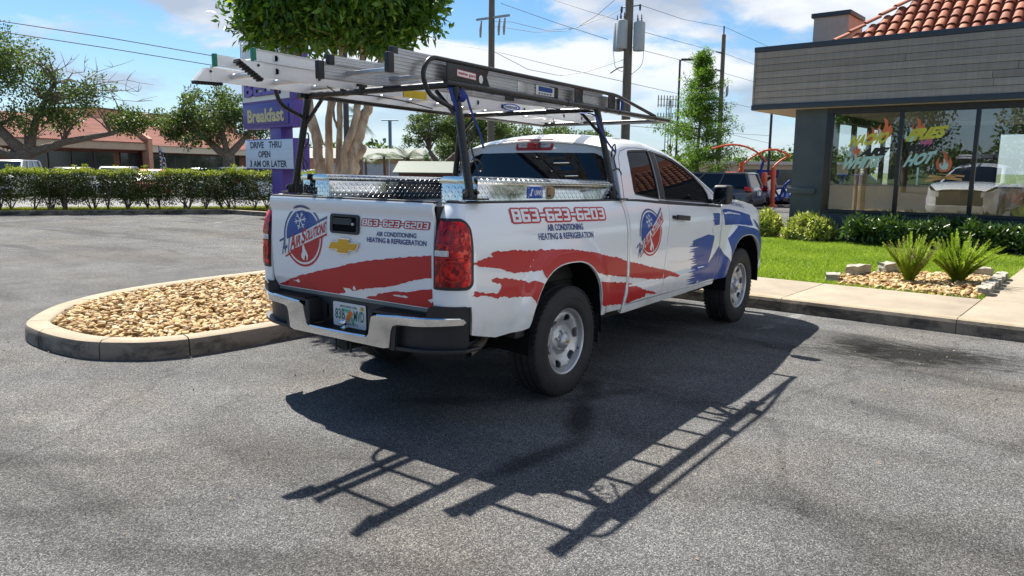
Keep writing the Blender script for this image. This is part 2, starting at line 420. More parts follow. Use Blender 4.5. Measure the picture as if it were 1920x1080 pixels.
SEG = {'0': [[(0, 0), (1, 0), (1, 2), (0, 2), (0, 0)]], '8': [[(0, 0), (1, 0), (1, 2), (0, 2), (0, 0)], [(0, 1), (1, 1)]], '6': [[(1, 2), (0, 2), (0, 0), (1, 0), (1, 1), (0, 1)]],
       '3': [[(0, 2), (1, 2), (1, 0), (0, 0)], [(.2, 1), (1, 1)]], '2': [[(0, 2), (1, 2), (1, 1), (0, 1), (0, 0), (1, 0)]], '-': [[(.05, 1), (.75, 1)]]}
def block_number(name, text, quad, Sf, mat, parent, off, w, sgn=1., shear=.18):
    """square cut digits built from strokes of half width w (in digit units), laid over quad"""
    ll, lr, ul = map(np.array, quad); x = 0.; strokes = []
    for ch in text:
        for pl in SEG[ch]:
            for a, b in zip(pl[:-1], pl[1:]): strokes.append(((a[0]+x, a[1]), (b[0]+x, b[1])))
        x += 1.62 if ch != '-' else 1.30
    W_ = x-.62; V = []; T = []
    for k, (a, b) in enumerate(strokes):
        d = np.array(b)-np.array(a); d = d/np.linalg.norm(d); n = np.array([-d[1], d[0]]); a2 = np.array(a)-d*w*.8; b2 = np.array(b)+d*w*.8
        # chamfered stroke ends, cut into short pieces so that it follows the panel's curve
        L_ = np.linalg.norm(b2-a2); m_ = 8; ts = [0, w*.5/L_]+list(np.linspace(w*.5/L_, 1-w*.5/L_, m_)[1:-1])+[1-w*.5/L_, 1]; i = len(V)
        for q_, t in enumerate(ts):
            c_ = a2+(b2-a2)*t; ww = w*.45 if q_ in (0, len(ts)-1) else w; V += [c_+n*ww, c_-n*ww]
        for q_ in range(len(ts)-1): T += [(i+2*q_, i+2*q_+1, i+2*q_+3), (i+2*q_, i+2*q_+3, i+2*q_+2)]
    ns_ = 2*len(ts)
    V = np.array(V); V[:, 0] += V[:, 1]*shear*.5-.12; q = V/np.array([W_, 2.])
    uv = ll+q[:, :1]*(lr-ll)+q[:, 1:]*(ul-ll); T = np.array(T)
    P, Nn = surf_normals(Sf, uv[:, 0].copy(), uv[:, 1].copy()); Nn = Nn*sgn
    P = P+Nn*(off+np.repeat(np.arange(len(strokes)) % 7, ns_)*.00006)[:, None]
    fn = np.cross(P[T[:, 1]]-P[T[:, 0]], P[T[:, 2]]-P[T[:, 0]]); fl = (fn*Nn[T[:, 0]]).sum(axis=1) < 0; T[fl] = T[fl][:, ::-1]
    return mesh_obj(name, P, T, mat, parent, smooth=True, normals=Nn)

# ================================================================ PICKUP TRUCK
truck = empty('pickup_truck'); tag(truck, 'white work pickup with red swooshes and blue star graphics parked nose to the kerb', 'pickup truck')
def sm(t):
    t = np.clip(t, 0, 1); return t*t*(3-2*t)
def f_prof(z): return .015-.012*np.clip((z-.8)/.4, 0, 1)-.105*np.maximum(0, (z-1.04)/.32)**2.4-.06*np.maximum(0, (.8-z)/.35)**2
def rho(x, z, cx, a, h, cz=.38):
    return (np.abs((x-cx)/a)**2.6+np.abs(np.maximum(z-cz, 0)/h)**2.6)**(1/2.6)
ARCH = ((-.05, .45, .55), (3.26, .46, .52))
def side_off(s, z):
    o = f_prof(z)
    for cx, a, h in ARCH: o = o+.030*sm((1.34-rho(s, z, cx, a, h))/.22)
    w = sm((s-.75)/.1)*sm((2.45-s)/.25)
    o = o+.007*w*np.tanh((.66+.012*(s-1.5)-z)/.012)
    o = o-.05*sm((s-2.5)/1.)*sm((z-1.08)/.14)          # fender shoulder rolls in to the bonnet
    return o
def plan(s):
    x = np.where(s < -1., 0., s)*1.; y = np.full_like(x, -.925); nx = np.zeros_like(x); ny = -np.ones_like(x)
    k = s < -1.; ph = np.clip((-1.-s)/.15, 0, PI/2)
    x = np.where(k, -1.-.15*np.sin(ph), x); y = np.where(k, -.775-.15*np.cos(ph), y)
    nx = np.where(k, -np.sin(ph), nx); ny = np.where(k, -np.cos(ph), ny)
    e = s < -1.2356; y = np.where(e, -.775-(s+1.2356), y)
    k = s > 3.6; ph = np.clip((s-3.6)/.43, 0, PI/2)
    x = np.where(k, 3.6+.46*np.sin(ph), x); y = np.where(k, -.535-.39*np.cos(ph), y)
    nn = np.sqrt((np.sin(ph)/.46)**2+(np.cos(ph)/.39)**2)
    nx = np.where(k, np.sin(ph)/.46/nn, nx); ny = np.where(k, -np.cos(ph)/.39/nn, ny)
    e = s > 3.6+.43*PI/2; y = np.where(e, -.535+(s-3.6-.43*PI/2), y)
    return x, y, nx, ny
def SIDE(s, z):
    x, y, nx, ny = plan(s); o = side_off(s, z)
    return np.stack([x+nx*o, y+ny*o, z], 1)
def mir(Sf): return lambda u, v: Sf(u, v)*np.array([1., -1., 1.])
SIDEL = mir(SIDE)
# upper cab
R_x = [.78, .86, .96, 1.2, 1.44, 1.7, 1.99, 2.33, 2.6, 2.8, 2.95]; R_z = [1.712, 1.742, 1.765, 1.778, 1.778, 1.745, 1.678, 1.537, 1.41, 1.305, 1.24]
def smooth_interp(x, X, Y):
    x = np.asarray(x, float); X = np.array(X); Y = np.array(Y); m = np.gradient(Y, X)
    i = np.clip(np.searchsorted(X, x)-1, 0, len(X)-2); h = X[i+1]-X[i]; t = np.clip((x-X[i])/h, 0, 1)
    return (2*t**3-3*t**2+1)*Y[i]+(t**3-2*t**2+t)*h*m[i]+(-2*t**3+3*t**2)*Y[i+1]+(t**3-t**2)*h*m[i+1]
def Rl(x): return smooth_interp(x, R_x, R_z)
def zbelt(x): return np.interp(x, [.7, 1.05, 1.5, 2.5, 3.0], [1.335, 1.325, 1.292, 1.232, 1.212])
def yside(x, z):
    h = np.maximum(z-zbelt(x), -.05); return -.862+.30*h+.25*h*h
def UP(x, z):
    sh = .24*np.maximum(z-1.34, 0)*(1-sm((x-.78)/.5))
    return np.stack([x+sh, yside(x, z), z], 1)
UPL = mir(UP)
def archline(cx, a, h, z0, n=22, shrink=0.):
    """arch edge from rear foot over the top to the front foot"""
    out = []; a -= shrink; h -= shrink
    out.append((cx-a, z0))
    for k in range(n+1):
        w = PI-PI*k/n; c, s_ = math.cos(w), math.sin(w)
        out.append((cx+a*math.copysign(abs(c)**(2/2.6), c), .38+h*abs(s_)**(2/2.6)))
    out.append((cx+a, z0)); return out
def sides(name, outer, mat, S1=SIDE, S2=SIDEL, parent=truck, **kw):
    a = patch(name, outer, S1, mat, parent, sgn=1., **kw); 
    b = patch(name, outer, S2, mat, parent, sgn=-1., **kw)
    # orient: right panel normal should face -y, left +y
    return a, b
# surface orientation test: cross(dS/du, dS/dv) for SIDE = x cross z = -y : outward on the right, so sgn=1; mirrored gives sgn=1*(-1)
A1 = archline(-.05, .45, .55, .56)
bed_out = [(-1.262, .770), (-1.045, .770), (-1.03, .60), (-.80, .548), (-.60, .55)]+[p for p in A1 if p[1] > .545]+[(.405, .50), (.762, .492), (.768, .95), (.768, 1.315), (-1.262, 1.352)]
bed = sides('bed_side', bed_out, white, step=.035, thick=.02)
cabsl = sides('cab_rear_sliver', [(.780, .50), (.800, .50), (.812, .95), (.838, 1.30), (.80, 1.305), (.780, 1.31)], white, step=.03, thick=.02)
rear_door = sides('rear_door', [(.806, .525), (1.403, .525), (1.425, .75), (1.478, 1.0), (1.545, 1.215), (1.556, 1.262), (1.40, 1.272), (1.05, 1.300), (.843, 1.310), (.818, .95)], white, step=.035, thick=.02)
front_door = sides('front_door', [(1.409, .525), (2.560, .510), (2.562, .70), (2.592, .95), (2.672, 1.190), (2.672, 1.198), (1.562, 1.261), (1.551, 1.215), (1.484, 1.0), (1.431, .75)], white, step=.035, thick=.02)
belt_r = sides('belt_moulding', [(.85, 1.311), (1.05, 1.301), (1.40, 1.273), (2.67, 1.199), (2.67, 1.216), (1.5, 1.293), (1.05, 1.325), (.86, 1.335)], blk_plastic, step=.04, off=.003, thick=.01)
sill = sides('rocker_panel', [(.780, .455), (2.57, .478), (2.57, .503), (2.0, .515), (.780, .515)], white, step=.04, off=.004, thick=.03)
A2 = archline(3.26, .46, .52, .50)
zf = [(2.68, 1.205), (2.75, 1.245), (2.95, 1.262), (3.2, 1.255), (3.45, 1.225), (3.65, 1.18), (3.85, 1.10), (4.0, 1.02)]
fend_out = [(2.571, .505)]+[p for p in A2 if p[1] > .505]+[(3.735, .56), (4.2, .58), (4.2, .92)]+zf[::-1]+[(2.60, .95), (2.57, .70)]
fender = sides('front_fender', fend_out, white, step=.035, thick=.02)
# headlights and front fascia close the nose
sides('headlight', [(3.93, .86), (4.27, .86), (4.27, 1.00), (4.02, 1.03), (3.95, .98)], clear_lens, step=.05, off=.006)
sides('front_bumper', [(3.78, .40), (4.805, .40), (4.805, .60), (3.80, .60)], white, step=.06, off=.03, thick=.05)
sides('grille', [(4.22, .60), (4.805, .60), (4.805, 1.02), (4.22, .98)], blk_plastic, step=.06, off=.004)

# roof, pillars, windscreen and back of the cab: a lofted shell
def cab_loft():
    xs = np.concatenate([np.linspace(.78, 1.0, 9), np.linspace(1.06, 1.9, 15), np.linspace(1.99, 2.93, 14)])
    rows = []
    for x in xs:
        R = float(Rl(x)); zs = max(R-.05, float(zbelt(x))+.001); y0 = float(yside(np.array(x), np.array(zs))); sh = .24*max(zs-1.34, 0)*(1-float(sm((x-.78)/.5)))
        crown = .052
        yc = y0+.105
        P = []
        for t in np.linspace(0, 1, 7):   # corner
            y = (1-t)**2*y0+2*t*(1-t)*(y0+.032)+t*t*yc; z = (1-t)**2*zs+2*t*(1-t)*(R-.004)+t*t*(R+.006)
            P.append((x+sh, y, z))
        for t in np.linspace(0, 1, 9)[1:]:
            y = yc*(1-t); z = R+.006+crown*(1-(1-t)**2)-.0
            fwd = .10*(1-(y/yc)**2)*float(sm((x-1.95)/.4))
            P.append((x+sh+fwd, y, z))
        P = P+[(a, -b, c) for a, b, c in P[-2::-1]]
        rows.append(P)
    return xs, np.array(rows)
xs_, rows_ = cab_loft()
def loft_obj(name, rows, mat, sel_i, sel_j, parent):
    n, m = rows.shape[:2]; a, b = np.gradient(rows, axis=0), np.gradient(rows, axis=1)
    N = np.cross(b, a); N /= np.linalg.norm(N, axis=2, keepdims=True)+1e-9
    if N[n//2, m//2, 2] < 0: N = -N
    I = list(sel_i); J = list(sel_j); V = rows[np.ix_(I, J)].reshape(-1, 3); NN = N[np.ix_(I, J)].reshape(-1, 3); k = len(J); F = []
    for i in range(len(I)-1):
        for j in range(k-1):
            q = [i*k+j, i*k+j+1, (i+1)*k+j+1, (i+1)*k+j]
            fn = np.cross(V[q[1]]-V[q[0]], V[q[2]]-V[q[0]])
            F.append(q if fn@NN[q[0]] > 0 else q[::-1])
    return mesh_obj(name, V, np.array(F), mat, parent, smooth=True, normals=NN)
m_ = rows_.shape[1]; iw = int(np.searchsorted(xs_, 1.95))
loft_obj('roof', rows_, white, range(0, iw+1), range(0, m_), truck)
loft_obj('windshield', rows_, glass_dark, range(iw, len(xs_)), range(6, m_-6), truck)
loft_obj('windshield_pillar', rows_, white, range(iw, len(xs_)), range(0, 7), truck)
loft_obj('windshield_pillar', rows_, white, range(iw, len(xs_)), range(m_-7, m_), truck)
# cab sides above the belt, with real window openings
def roofside(x): return max(float(Rl(x))-.05, float(zbelt(x))+.002)
top_edge = [(x, roofside(x)) for x in np.linspace(.78, 2.93, 40)]
side_out = [(.78, 1.30), (.80, 1.30), (.86, 1.322), (1.05, 1.318), (1.5, 1.288), (2.5, 1.226), (2.93, 1.205)]+top_edge[::-1]
ext_win = [(1.015, 1.352), (1.20, 1.328), (1.438, 1.302), (1.465, 1.42), (1.505, 1.62), (1.512, 1.705), (1.42, 1.706), (1.20, 1.700), (1.09, 1.693), (1.055, 1.665), (1.018, 1.52), (1.0, 1.39)]
fr_win = [(1.55, 1.294), (2.46, 1.243), (2.50, 1.27), (2.50, 1.33), (2.44, 1.40), (2.30, 1.49), (2.12, 1.575), (1.93, 1.64), (1.78, 1.672), (1.62, 1.692), (1.60, 1.60)]
sides('cab_side', side_out, white, UP, UPL, holes=[ext_win, fr_win], step=.035, thick=.012)
def shrink(poly, d):
    c = np.mean(poly, axis=0); out = []
    for i in range(len(poly)):
        a, b, e = np.array(poly[i-1]), np.array(poly[i]), np.array(poly[(i+1) % len(poly)])
        t = (e-a)/np.linalg.norm(e-a); n = np.array([-t[1], t[0]])
        if n@(c-b) < 0: n = -n
        out.append(tuple(b+n*d))
    return out
sides('window_surround', ext_win, blk_plastic, UP, UPL, holes=[shrink(ext_win, .014)], step=.04, off=-.003, thick=.012)
sides('window_surround', fr_win, blk_plastic, UP, UPL, holes=[shrink(fr_win, .018)], step=.04, off=-.003, thick=.012)
sides('side_window', shrink(ext_win, .010), glass_side, UP, UPL, step=.06, off=-.010)
sides('side_window', shrink(fr_win, .012), glass_side, UP, UPL, step=.06, off=-.010)
sides('door_pillar', [(1.445, 1.305), (1.545, 1.298), (1.592, 1.60), (1.612, 1.69), (1.512, 1.703), (1.51, 1.62), (1.468, 1.42)], blk_plastic, UP, UPL, step=.05, off=.0025)
# seam of the rear door around its upper rear corner
def seam(pts, Sf, name, r=.0022, sg=1):
    P = Sf(np.array([p[0] for p in pts]), np.array([p[1] for p in pts])); return MB().tube(P, r, 6).build(name, blk_soft, truck)
seam_pts = [(.825, 1.31), (.828, 1.40), (.834, 1.55), (.86, 1.64), (.92, 1.685), (1.1, 1.712), (1.3, 1.718), (1.545, 1.708)]
for Sf in (UP, UPL): seam(densify(seam_pts, .04, closed=False), Sf, 'door_seam'); seam(densify([(1.56, 1.705), (1.75, 1.686), (1.95, 1.636), (2.2, 1.54), (2.5, 1.39), (2.68, 1.29), (2.69, 1.235)], .04, closed=False), Sf, 'door_seam')

# back of the cab
def BACK(y, z):
    s_ = .24*np.maximum(z-1.34, 0); return np.stack([.772+s_+.035*(y/.8)**4, -y, z], 1)
hw = lambda z: -float(yside(np.array(.80), np.array(z)))
zz = np.linspace(1.10, 1.63, 12)
bout = [(-hw(max(z, 1.33)), z) for z in zz]+[(-.655, 1.685), (-.57, 1.722), (-.3, 1.745), (0, 1.752)]; bout = bout+[(-a, b) for a, b in bout[::-1]]
gl = [(-.72, 1.36), (-.715, 1.46), (-.675, 1.60), (-.62, 1.668), (0, 1.676), (.62, 1.668), (.675, 1.60), (.715, 1.46), (.72, 1.36), (.72, 1.30), (-.72, 1.30)]
patch('cab_back', bout, BACK, white, truck, holes=[gl], step=.05, sgn=1.)
patch('rear_window', shrink(gl, -.006), BACK, glass_dark, truck, step=.08, off=-.006, sgn=1.)
# rounded upper rear edge of the roof
rr = rows_[0]; e2 = np.array([[.772+.24*max(min(z, 1.75)-1.34, 0)+.004, y*.985, z-.022] for x, y, z in rr]); e3 = np.array([[.775+.24*max(min(z, 1.70)-1.34, 0)+.004, y*.96, z-.065] for x, y, z in rr])
e0 = rr.copy(); e1 = rr.copy(); e1[:, 0] -= .010; e1[:, 2] -= .007
loft_obj('roof_edge', np.array([e3, e2, e1, e0]), white, range(4), range(m_), truck)
# high brake lamp
bl = empty('high_brake_lamp', (0, 0, 0)); bl.parent = truck
def BR(y, z): return np.stack([.866+.25*np.maximum(z-1.69, 0)+.0*y, -y, z], 1)
patch('lamp_housing', rrect(-.185, 1.690, .185, 1.780, .02), BR, decal_red, bl, step=.1, off=.012, thick=.03, sgn=1.)
patch('clear_lens', rrect(-.160, 1.712, .160, 1.764, .015), BR, clear_lens, bl, step=.1, off=.017, thick=.01, sgn=1.)
patch('red_lens', rrect(-.065, 1.704, .065, 1.770, .012), BR, red_lens, bl, step=.1, off=.022, thick=.01, sgn=1.)
MB().tube([(.868, -.12, 1.735), (.868, .13, 1.735)], .009, 8).build('bulb_strip', blk_plastic, bl)
MB().tube([(1.25, .02, 1.80), (1.22, .06, 1.97)], [.006, .003], 6).build('roof_aerial', blk_plastic, truck)

# bonnet and cowl
def bonnet():
    xs = np.linspace(2.80, 4.04, 16); ys = np.linspace(-1, 1, 21); R = []
    for x in xs:
        hwid = .865-.30*max(0, (x-3.6)/.44)**2*.8
        zc = float(np.interp(x, [2.8, 3.2, 3.65, 3.9, 4.04], [1.235, 1.272, 1.222, 1.15, 1.05]))
        R.append([(x, hwid*t, zc+.02-.045*abs(t)**3.5) for t in ys])
    return np.array(R)
hb = bonnet(); loft_obj('bonnet', hb, white, range(16), range(21), truck)

# bed: rails, inside, tailgate
for s_ in (-1, 1):
    V = []; pr = [(.002, -.012), (.003, .004), (-.008, .010), (-.075, .010), (-.088, .002), (-.088, -.05), (-.07, -.05), (-.068, -.012)]; n = len(pr)
    st = list(np.linspace(-1.262, -1.0, 9))+[-.6, 0, .4, .764]
    for q in st:
        zt = 1.352-.037*(q+1.262)/2.03; P0 = SIDE(np.array([q]), np.array([zt]))[0]; _, _, nx, ny = plan(np.array([q])); 
        for d, h in pr: V.append((P0[0]+nx[0]*d, (P0[1]+ny[0]*d)*(-s_), zt+h))
    F = [(i+k*n, (i+1) % n+k*n, (i+1) % n+(k+1)*n, i+(k+1)*n) for k in range(len(st)-1) for i in range(n)]+[tuple(range(n)), tuple(range((len(st)-1)*n, len(st)*n))]
    MB().add(V, F).build('bed_rail_cap', blk_plastic, truck, smooth=True, angle=35)
    MB().box((-1.13, s_*.74-.01, .78), (.76, s_*.74+.01, 1.33)).build('bed_inner_wall', under, truck)
MB().box((-1.13, -.74, .77), (.76, .74, .79)).build('bed_floor', under, truck)
MB().box((.745, -.84, .55), (.762, .84, 1.30)).build('bed_front_wall', white, truck)

def TG(y, z):
    x = -1.150-.012*np.sin(np.clip((z-.74)/.55, 0, 1)*PI)-.020*sm((z-1.255)/.04)*(1-sm((z-1.325)/.03)*.6)+.005*(y/.72)**4
    x = x+.010*sm((.80-z)/.03)
    return np.stack([x, -y, z], 1)
tg = empty('tailgate', (0, 0, 0)); tg.parent = truck; tag(tg)
hole = rrect(-.124, 1.136, .140, 1.256, .022)
tgp = patch('tailgate_panel', [(-.738, .742), (.738, .742), (.742, 1.0), (.741, 1.348), (-.741, 1.348), (-.742, 1.0)], TG, white, tg, step=.035, thick=.02)
MB().box((-1.150, -.738, 1.345), (-1.105, .738, 1.3585)).build('top_cap', blk_plastic, tg, bevel=.004)
MB().box((-1.125, -.72, .78), (-1.105, .72, 1.345)).build('inner_skin', white, tg)
patch('lower_trim', [(-.70, .722), (.70, .722), (.70, .740), (-.70, .740)], TG, pm('grey_trim', (.20, .21, .19), .6), tg, step=.06, off=.002, thick=.02)
hh = empty('tailgate_handle', (0, 0, 0)); hh.parent = tg
o = patch('handle_bezel', hole, TG, blk_plastic, tg, holes=[rrect(-.100, 1.150, .118, 1.240, .012)], step=.08, off=.012, thick=.014); bpy.data.objects.remove(hh)
patch('handle_recess', rrect(-.100, 1.150, .118, 1.240, .012), TG, blk_soft, tg, step=.08, off=.003)
o = patch('handle_paddle', rrect(-.092, 1.192, .080, 1.232, .010), TG, blk_plastic, tg, step=.08, off=.016, thick=.012)
MB().lathe([(0, -.004), (.009, -.004), (.009, .006)], (-1.176, -.098, 1.20), 'x', 16).build('lock_cylinder', silver, tg)
# bow tie badge
def bowtie(k=1.): 
    w, h = .148*k, .048*k
    return [(-w, h*.02-.012), (-w+.03, .024), (-.052, .024), (-.052+.008, .049), (.058, .049), (.050, .024), (w, .024), (w-.030, -.026), (.050, -.026), (.042, -.050), (-.058, -.050), (-.050, -.026), (-w+.0, -.026)]
bt = [(-.146, -.026), (-.112, .024), (-.050, .024), (-.042, .050), (.060, .050), (.052, .024), (.146, .024), (.112, -.026), (.050, -.026), (.042, -.050), (-.060, -.050), (-.052, -.026)]
bt = [(a, b+.0) for a, b in bt]
badge = patch('bow_tie_badge', [(a, 1.0605+b) for a, b in bt], TG, chrome, tg, step=.04, off=.012, thick=.012)
patch('gold_inlay', [(a*.93, 1.0605+b*.84) for a, b in bt], TG, gold, tg, step=.04, off=.014, thick=.003)

# red swooshes
TU = [(.712, .735), (.712, .750), (.641, .774), (.457, .833), (.219, .89), (.097, .917), (-.037, .951), (-.23, .989), (-.428, 1.018), (-.559, 1.036), (-.735, 1.055), (-.735, .926), (-.67, .922), (-.557, .891), (-.41, .85), (-.194, .811), (-.064, .787), (.07, .752), (.12, .735)]
TL = [(-.15, .735), (-.176, .758), (-.318, .797), (-.439, .823), (-.541, .826), (-.613, .844), (-.735, .866), (-.735, .80), (-.735, .735)]
def ragged(p, amp=.004, step=.02, seed=1): return densify(p, step, amp, seed)
def clipf(c): return np.ones(len(c), bool)
for i, p in enumerate((TU, TL)):
    q = [(-a, b) for a, b in p]
    k = lambda c: (np.abs(c[:, 0]) < .728) & (c[:, 1] > .748)
    patch('red_swoosh', ragged(q, .0035, .022, i), TG, decal_red, tg, step=.05, off=.0022, clip=k, cuts=([(-.728, .73), (-.728, 1.1)], [(.728, .73), (.728, 1.1)], [(-.76, .748), (.76, .748)]))
RU = [(-1.039, 1.015), (-.938, 1.037), (-.858, 1.04), (-.878, 1.059), (-.809, 1.066), (-.697, 1.06), (-.581, 1.053), (-.486, 1.043), (-.385, 1.042), (-.253, 1.032), (-.036, 1.019), (.09, .998), (.254, .976), (.434, .937), (.638, .898), (.851, .847), (1.047, .808), (1.256, .764), (1.481, .721), (1.758, .651), (1.69, .64), (1.537, .669), (1.442, .657), (1.276, .664), (1.108, .69), (.905, .72), (.739, .747), (.386, .802), (.22, .848),
      (.1, .80), (-.30, .80), (-.402, .917), (-.469, .914), (-.55, .915), (-.646, .924), (-.726, .939), (-.802, .967), (-.899, .984), (-.982, .995)]
RLo = [(-.884, .911), (-.829, .912), (-.694, .892), (-.576, .87), (-.519, .848), (-.491, .862), (-.40, .84), (0, .6), (.225, .77), (.407, .747), (.747, .704), (.877, .677), (1.076, .607), (1.258, .569), (1.34, .537), (1.133, .571), (1.121, .545), (.836, .5275), (.761, .531), (.471, .562), (.287, .607), (.1, .5), (-.3, .55), (-.503, .758), (-.547, .763), (-.598, .771), (-.693, .777), (-.774, .794), (-.819, .79), (-.885, .806), (-.96, .822), (-1.048, .827), (-1.023, .854), (-.917, .832), (-.819, .821), (-.78, .855), (-.797, .876), (-.852, .884)]
def band(x0, x1, shift=None):
    """keep decal pieces on one body panel, clear of the wheel arches and shut lines"""
    def k(c):
        g = (c[:, 0] > x0(c[:, 1])) & (c[:, 0] < x1(c[:, 1]))
        for cx, a, h in ARCH: g &= rho(c[:, 0], c[:, 1], cx, a, h) > 1.012
        return g & ((c[:, 1] > .40))
    return k
def cut_lines(a, b):
    zs = np.linspace(.45, 1.3, 18); L = [[(float(f(z)), z) for z in zs] for f in (a, b) if abs(float(f(.8))) < 4]
    for cx, w, h in ARCH:
        w2, h2 = w*1.012, h*1.012; L.append([p for p in archline(cx, w2, h2, .42, 44)])
    return L
X0 = lambda z: -9+0*z
XB = lambda z: .762+0*z; XC = lambda z: np.interp(z, [.525, .95, 1.3], [.810, .822, .845])
XD = lambda z: np.interp(z, [.525, .75, 1.0, 1.215], [1.402, 1.424, 1.477, 1.544]); XE = lambda z: XD(z)+.008
XF = lambda z: np.interp(z, [.51, .70, .95, 1.19], [2.559, 2.561, 2.591, 2.671]); XG = lambda z: XF(z)+.012
def side_decal(name, poly, mat, panels, amp=.005, seed=1, off=.002, step=.03, rag=.02):
    q = ragged(poly, amp, rag, seed) if amp else poly
    for par, a, b in panels:
        for i, (Sf, sg) in enumerate(((SIDE, 1.), (SIDEL, -1.))):
            patch(name, q, Sf, mat, par[i], step=step, off=off, clip=band(a, b), sgn=sg, cuts=cut_lines(a, b))
for i, p in enumerate((RU, RLo)):
    side_decal('red_swoosh', p, decal_red, [(bed, X0, XB), (rear_door, XC, XD)]+([(front_door, XE, XF)] if i == 0 else []), seed=3+i)
# blue field with the white star
def streaks(p0, p1, n, amp, seed):
    R = random.Random(seed); out = []
    for k in range(n+1):
        t = k/n; x = p0[0]+(p1[0]-p0[0])*t; z = p0[1]+(p1[1]-p0[1])*t
        out.append((x+(R.uniform(0, amp) if k % 2 else -R.uniform(0, amp)), z+R.uniform(-.003, .003)))
    return out
left = streaks((1.99, .545), (2.00, .925), 34, .13, 5)
BM = left+[(2.06, .940), (2.18, .950), (2.323, .965), (2.473, .945), (2.66, 1.0), (3.023, 1.013), (3.17, .996), (3.45, .96), (3.72, .90), (3.80, .56), (2.60, .512), (2.55, .532), (2.1, .532)]
side_decal('blue_field', BM, decal_blue, [(front_door, XE, XF), (fender, XG, lambda z: 3.84+0*z)], amp=0)
BU = [(2.655, 1.178), (2.75, 1.182), (2.95, 1.165), (3.18, 1.135), (3.401, 1.095), (3.43, .985), (3.05, 1.020), (2.686, 1.028), (2.672, 1.10)]
side_decal('blue_field', BU, decal_blue, [(fender, XG, X0.__class__ and (lambda z: 9+0*z))], amp=.003, seed=8)
side_decal('white_streak', [(2.70, 1.148), (2.85, 1.150), (3.05, 1.128), (3.16, 1.108), (3.02, 1.118), (2.86, 1.134), (2.72, 1.136)], decal_white, [(fender, XG, lambda z: 9+0*z)], amp=.006, seed=9, off=.0036, rag=.012)
BS = streaks((2.44, 1.04), (2.44, 1.155), 10, .05, 12)+[(2.58, 1.15), (2.60, 1.14), (2.575, 1.041)]
side_decal('blue_field', BS, decal_blue, [(front_door, XE, XF)], amp=0)
side_decal('blue_field', [(3.477, 1.054), (3.56, 1.03), (3.70, .955), (3.76, .91), (3.66, .93), (3.554, .97)], decal_blue, [(fender, XG, lambda z: 9+0*z)], amp=0)
STAR = [(2.66, 1.235), (2.705, 1.020), (3.035, 1.008), (2.79, .895), (2.850, .660), (2.567, .842), (2.335, .700), (2.458, .928), (2.40, 1.025), (2.62, 1.025)]
side_decal('white_star', STAR, white, [(front_door, XE, XF), (fender, XG, lambda z: 9+0*z)], amp=0, off=.0034)
side_decal('white_star', [(2.150, .56), (2.185, .538), (2.12, .538)], white, [(front_door, XE, XF)], amp=0, off=.0034)

def both(fn):
    fn(SIDE, 0, 1., 1.); fn(SIDEL, 1, -1., -1.)
def side_text(name, body, x0, x1, zl0, zl1, h0, h1, par, mats, bold=.02, shear=0., spacing=1.):
    """text between x0 and x1; zl baseline height at the two ends, h letter height at the two ends"""
    for i, (Sf, sg) in enumerate(((SIDE, 1.), (SIDEL, -1.))):
        a, b = (x0, x1) if i == 0 else (x1, x0)
        za, zb_ = (zl0, zl1) if i == 0 else (zl1, zl0)
        for mt, bd, of in mats:
            lettering(name, body, ((a, za), (b, zb_), (a, za+h0)), Sf, mt, par[i], off=of, bold=bd, shear=shear, sgn=sg, spacing=spacing, sub=2)
for i_, (Sf_, sg_) in enumerate(((SIDE, 1.), (SIDEL, -1.))):
    q_ = ((-.600, 1.229), (.455, 1.199), (-.600, 1.291)) if i_ == 0 else ((.455, 1.199), (-.600, 1.229), (.455, 1.261))
    block_number('phone_number', '863-623-6203', q_, Sf_, decal_red, bed[i_], .0020, .56, sg_); block_number('phone_number', '863-623-6203', q_, Sf_, decal_white, bed[i_], .0036, .24, sg_)
side_text('service_lettering', 'AIR CONDITIONING', -.278, .146, 1.153, 1.137, .040, .04, bed, ((decal_navy, .03, .002),))
side_text('service_lettering', 'HEATING & REFRIGERATION', -.390, .270, 1.102, 1.075, .040, .04, bed, ((decal_navy, .03, .002),))
side_text('licence_lettering', 'CAC1819912', 2.965, 3.335, 1.214, 1.166, .036, .03, fender, ((decal_navy, .02, .002),))
block_number('phone_number', '863-623-6203', ((.172, 1.200), (.700, 1.204), (.172, 1.231)), TG, decal_red, tg, .0022, .56); block_number('phone_number', '863-623-6203', ((.172, 1.200), (.700, 1.204), (.172, 1.231)), TG, decal_white, tg, .0042, .20)
for body, q, mats in (
                      ('AIR CONDITIONING', ((.288, 1.140), (.612, 1.146), (.288, 1.166)), ((decal_navy, .03, .0022),)),
                      ('HEATING & REFRIGERATION', ((.206, 1.100), (.690, 1.106), (.206, 1.128)), ((decal_navy, .03, .0022),))):
    for mt, bd, of in mats: lettering('phone_number' if body[0] == '8' else 'service_lettering', body, q, TG, mt, tg, off=of, bold=bd, spacing=1.08 if body[0] == '8' else 1.)

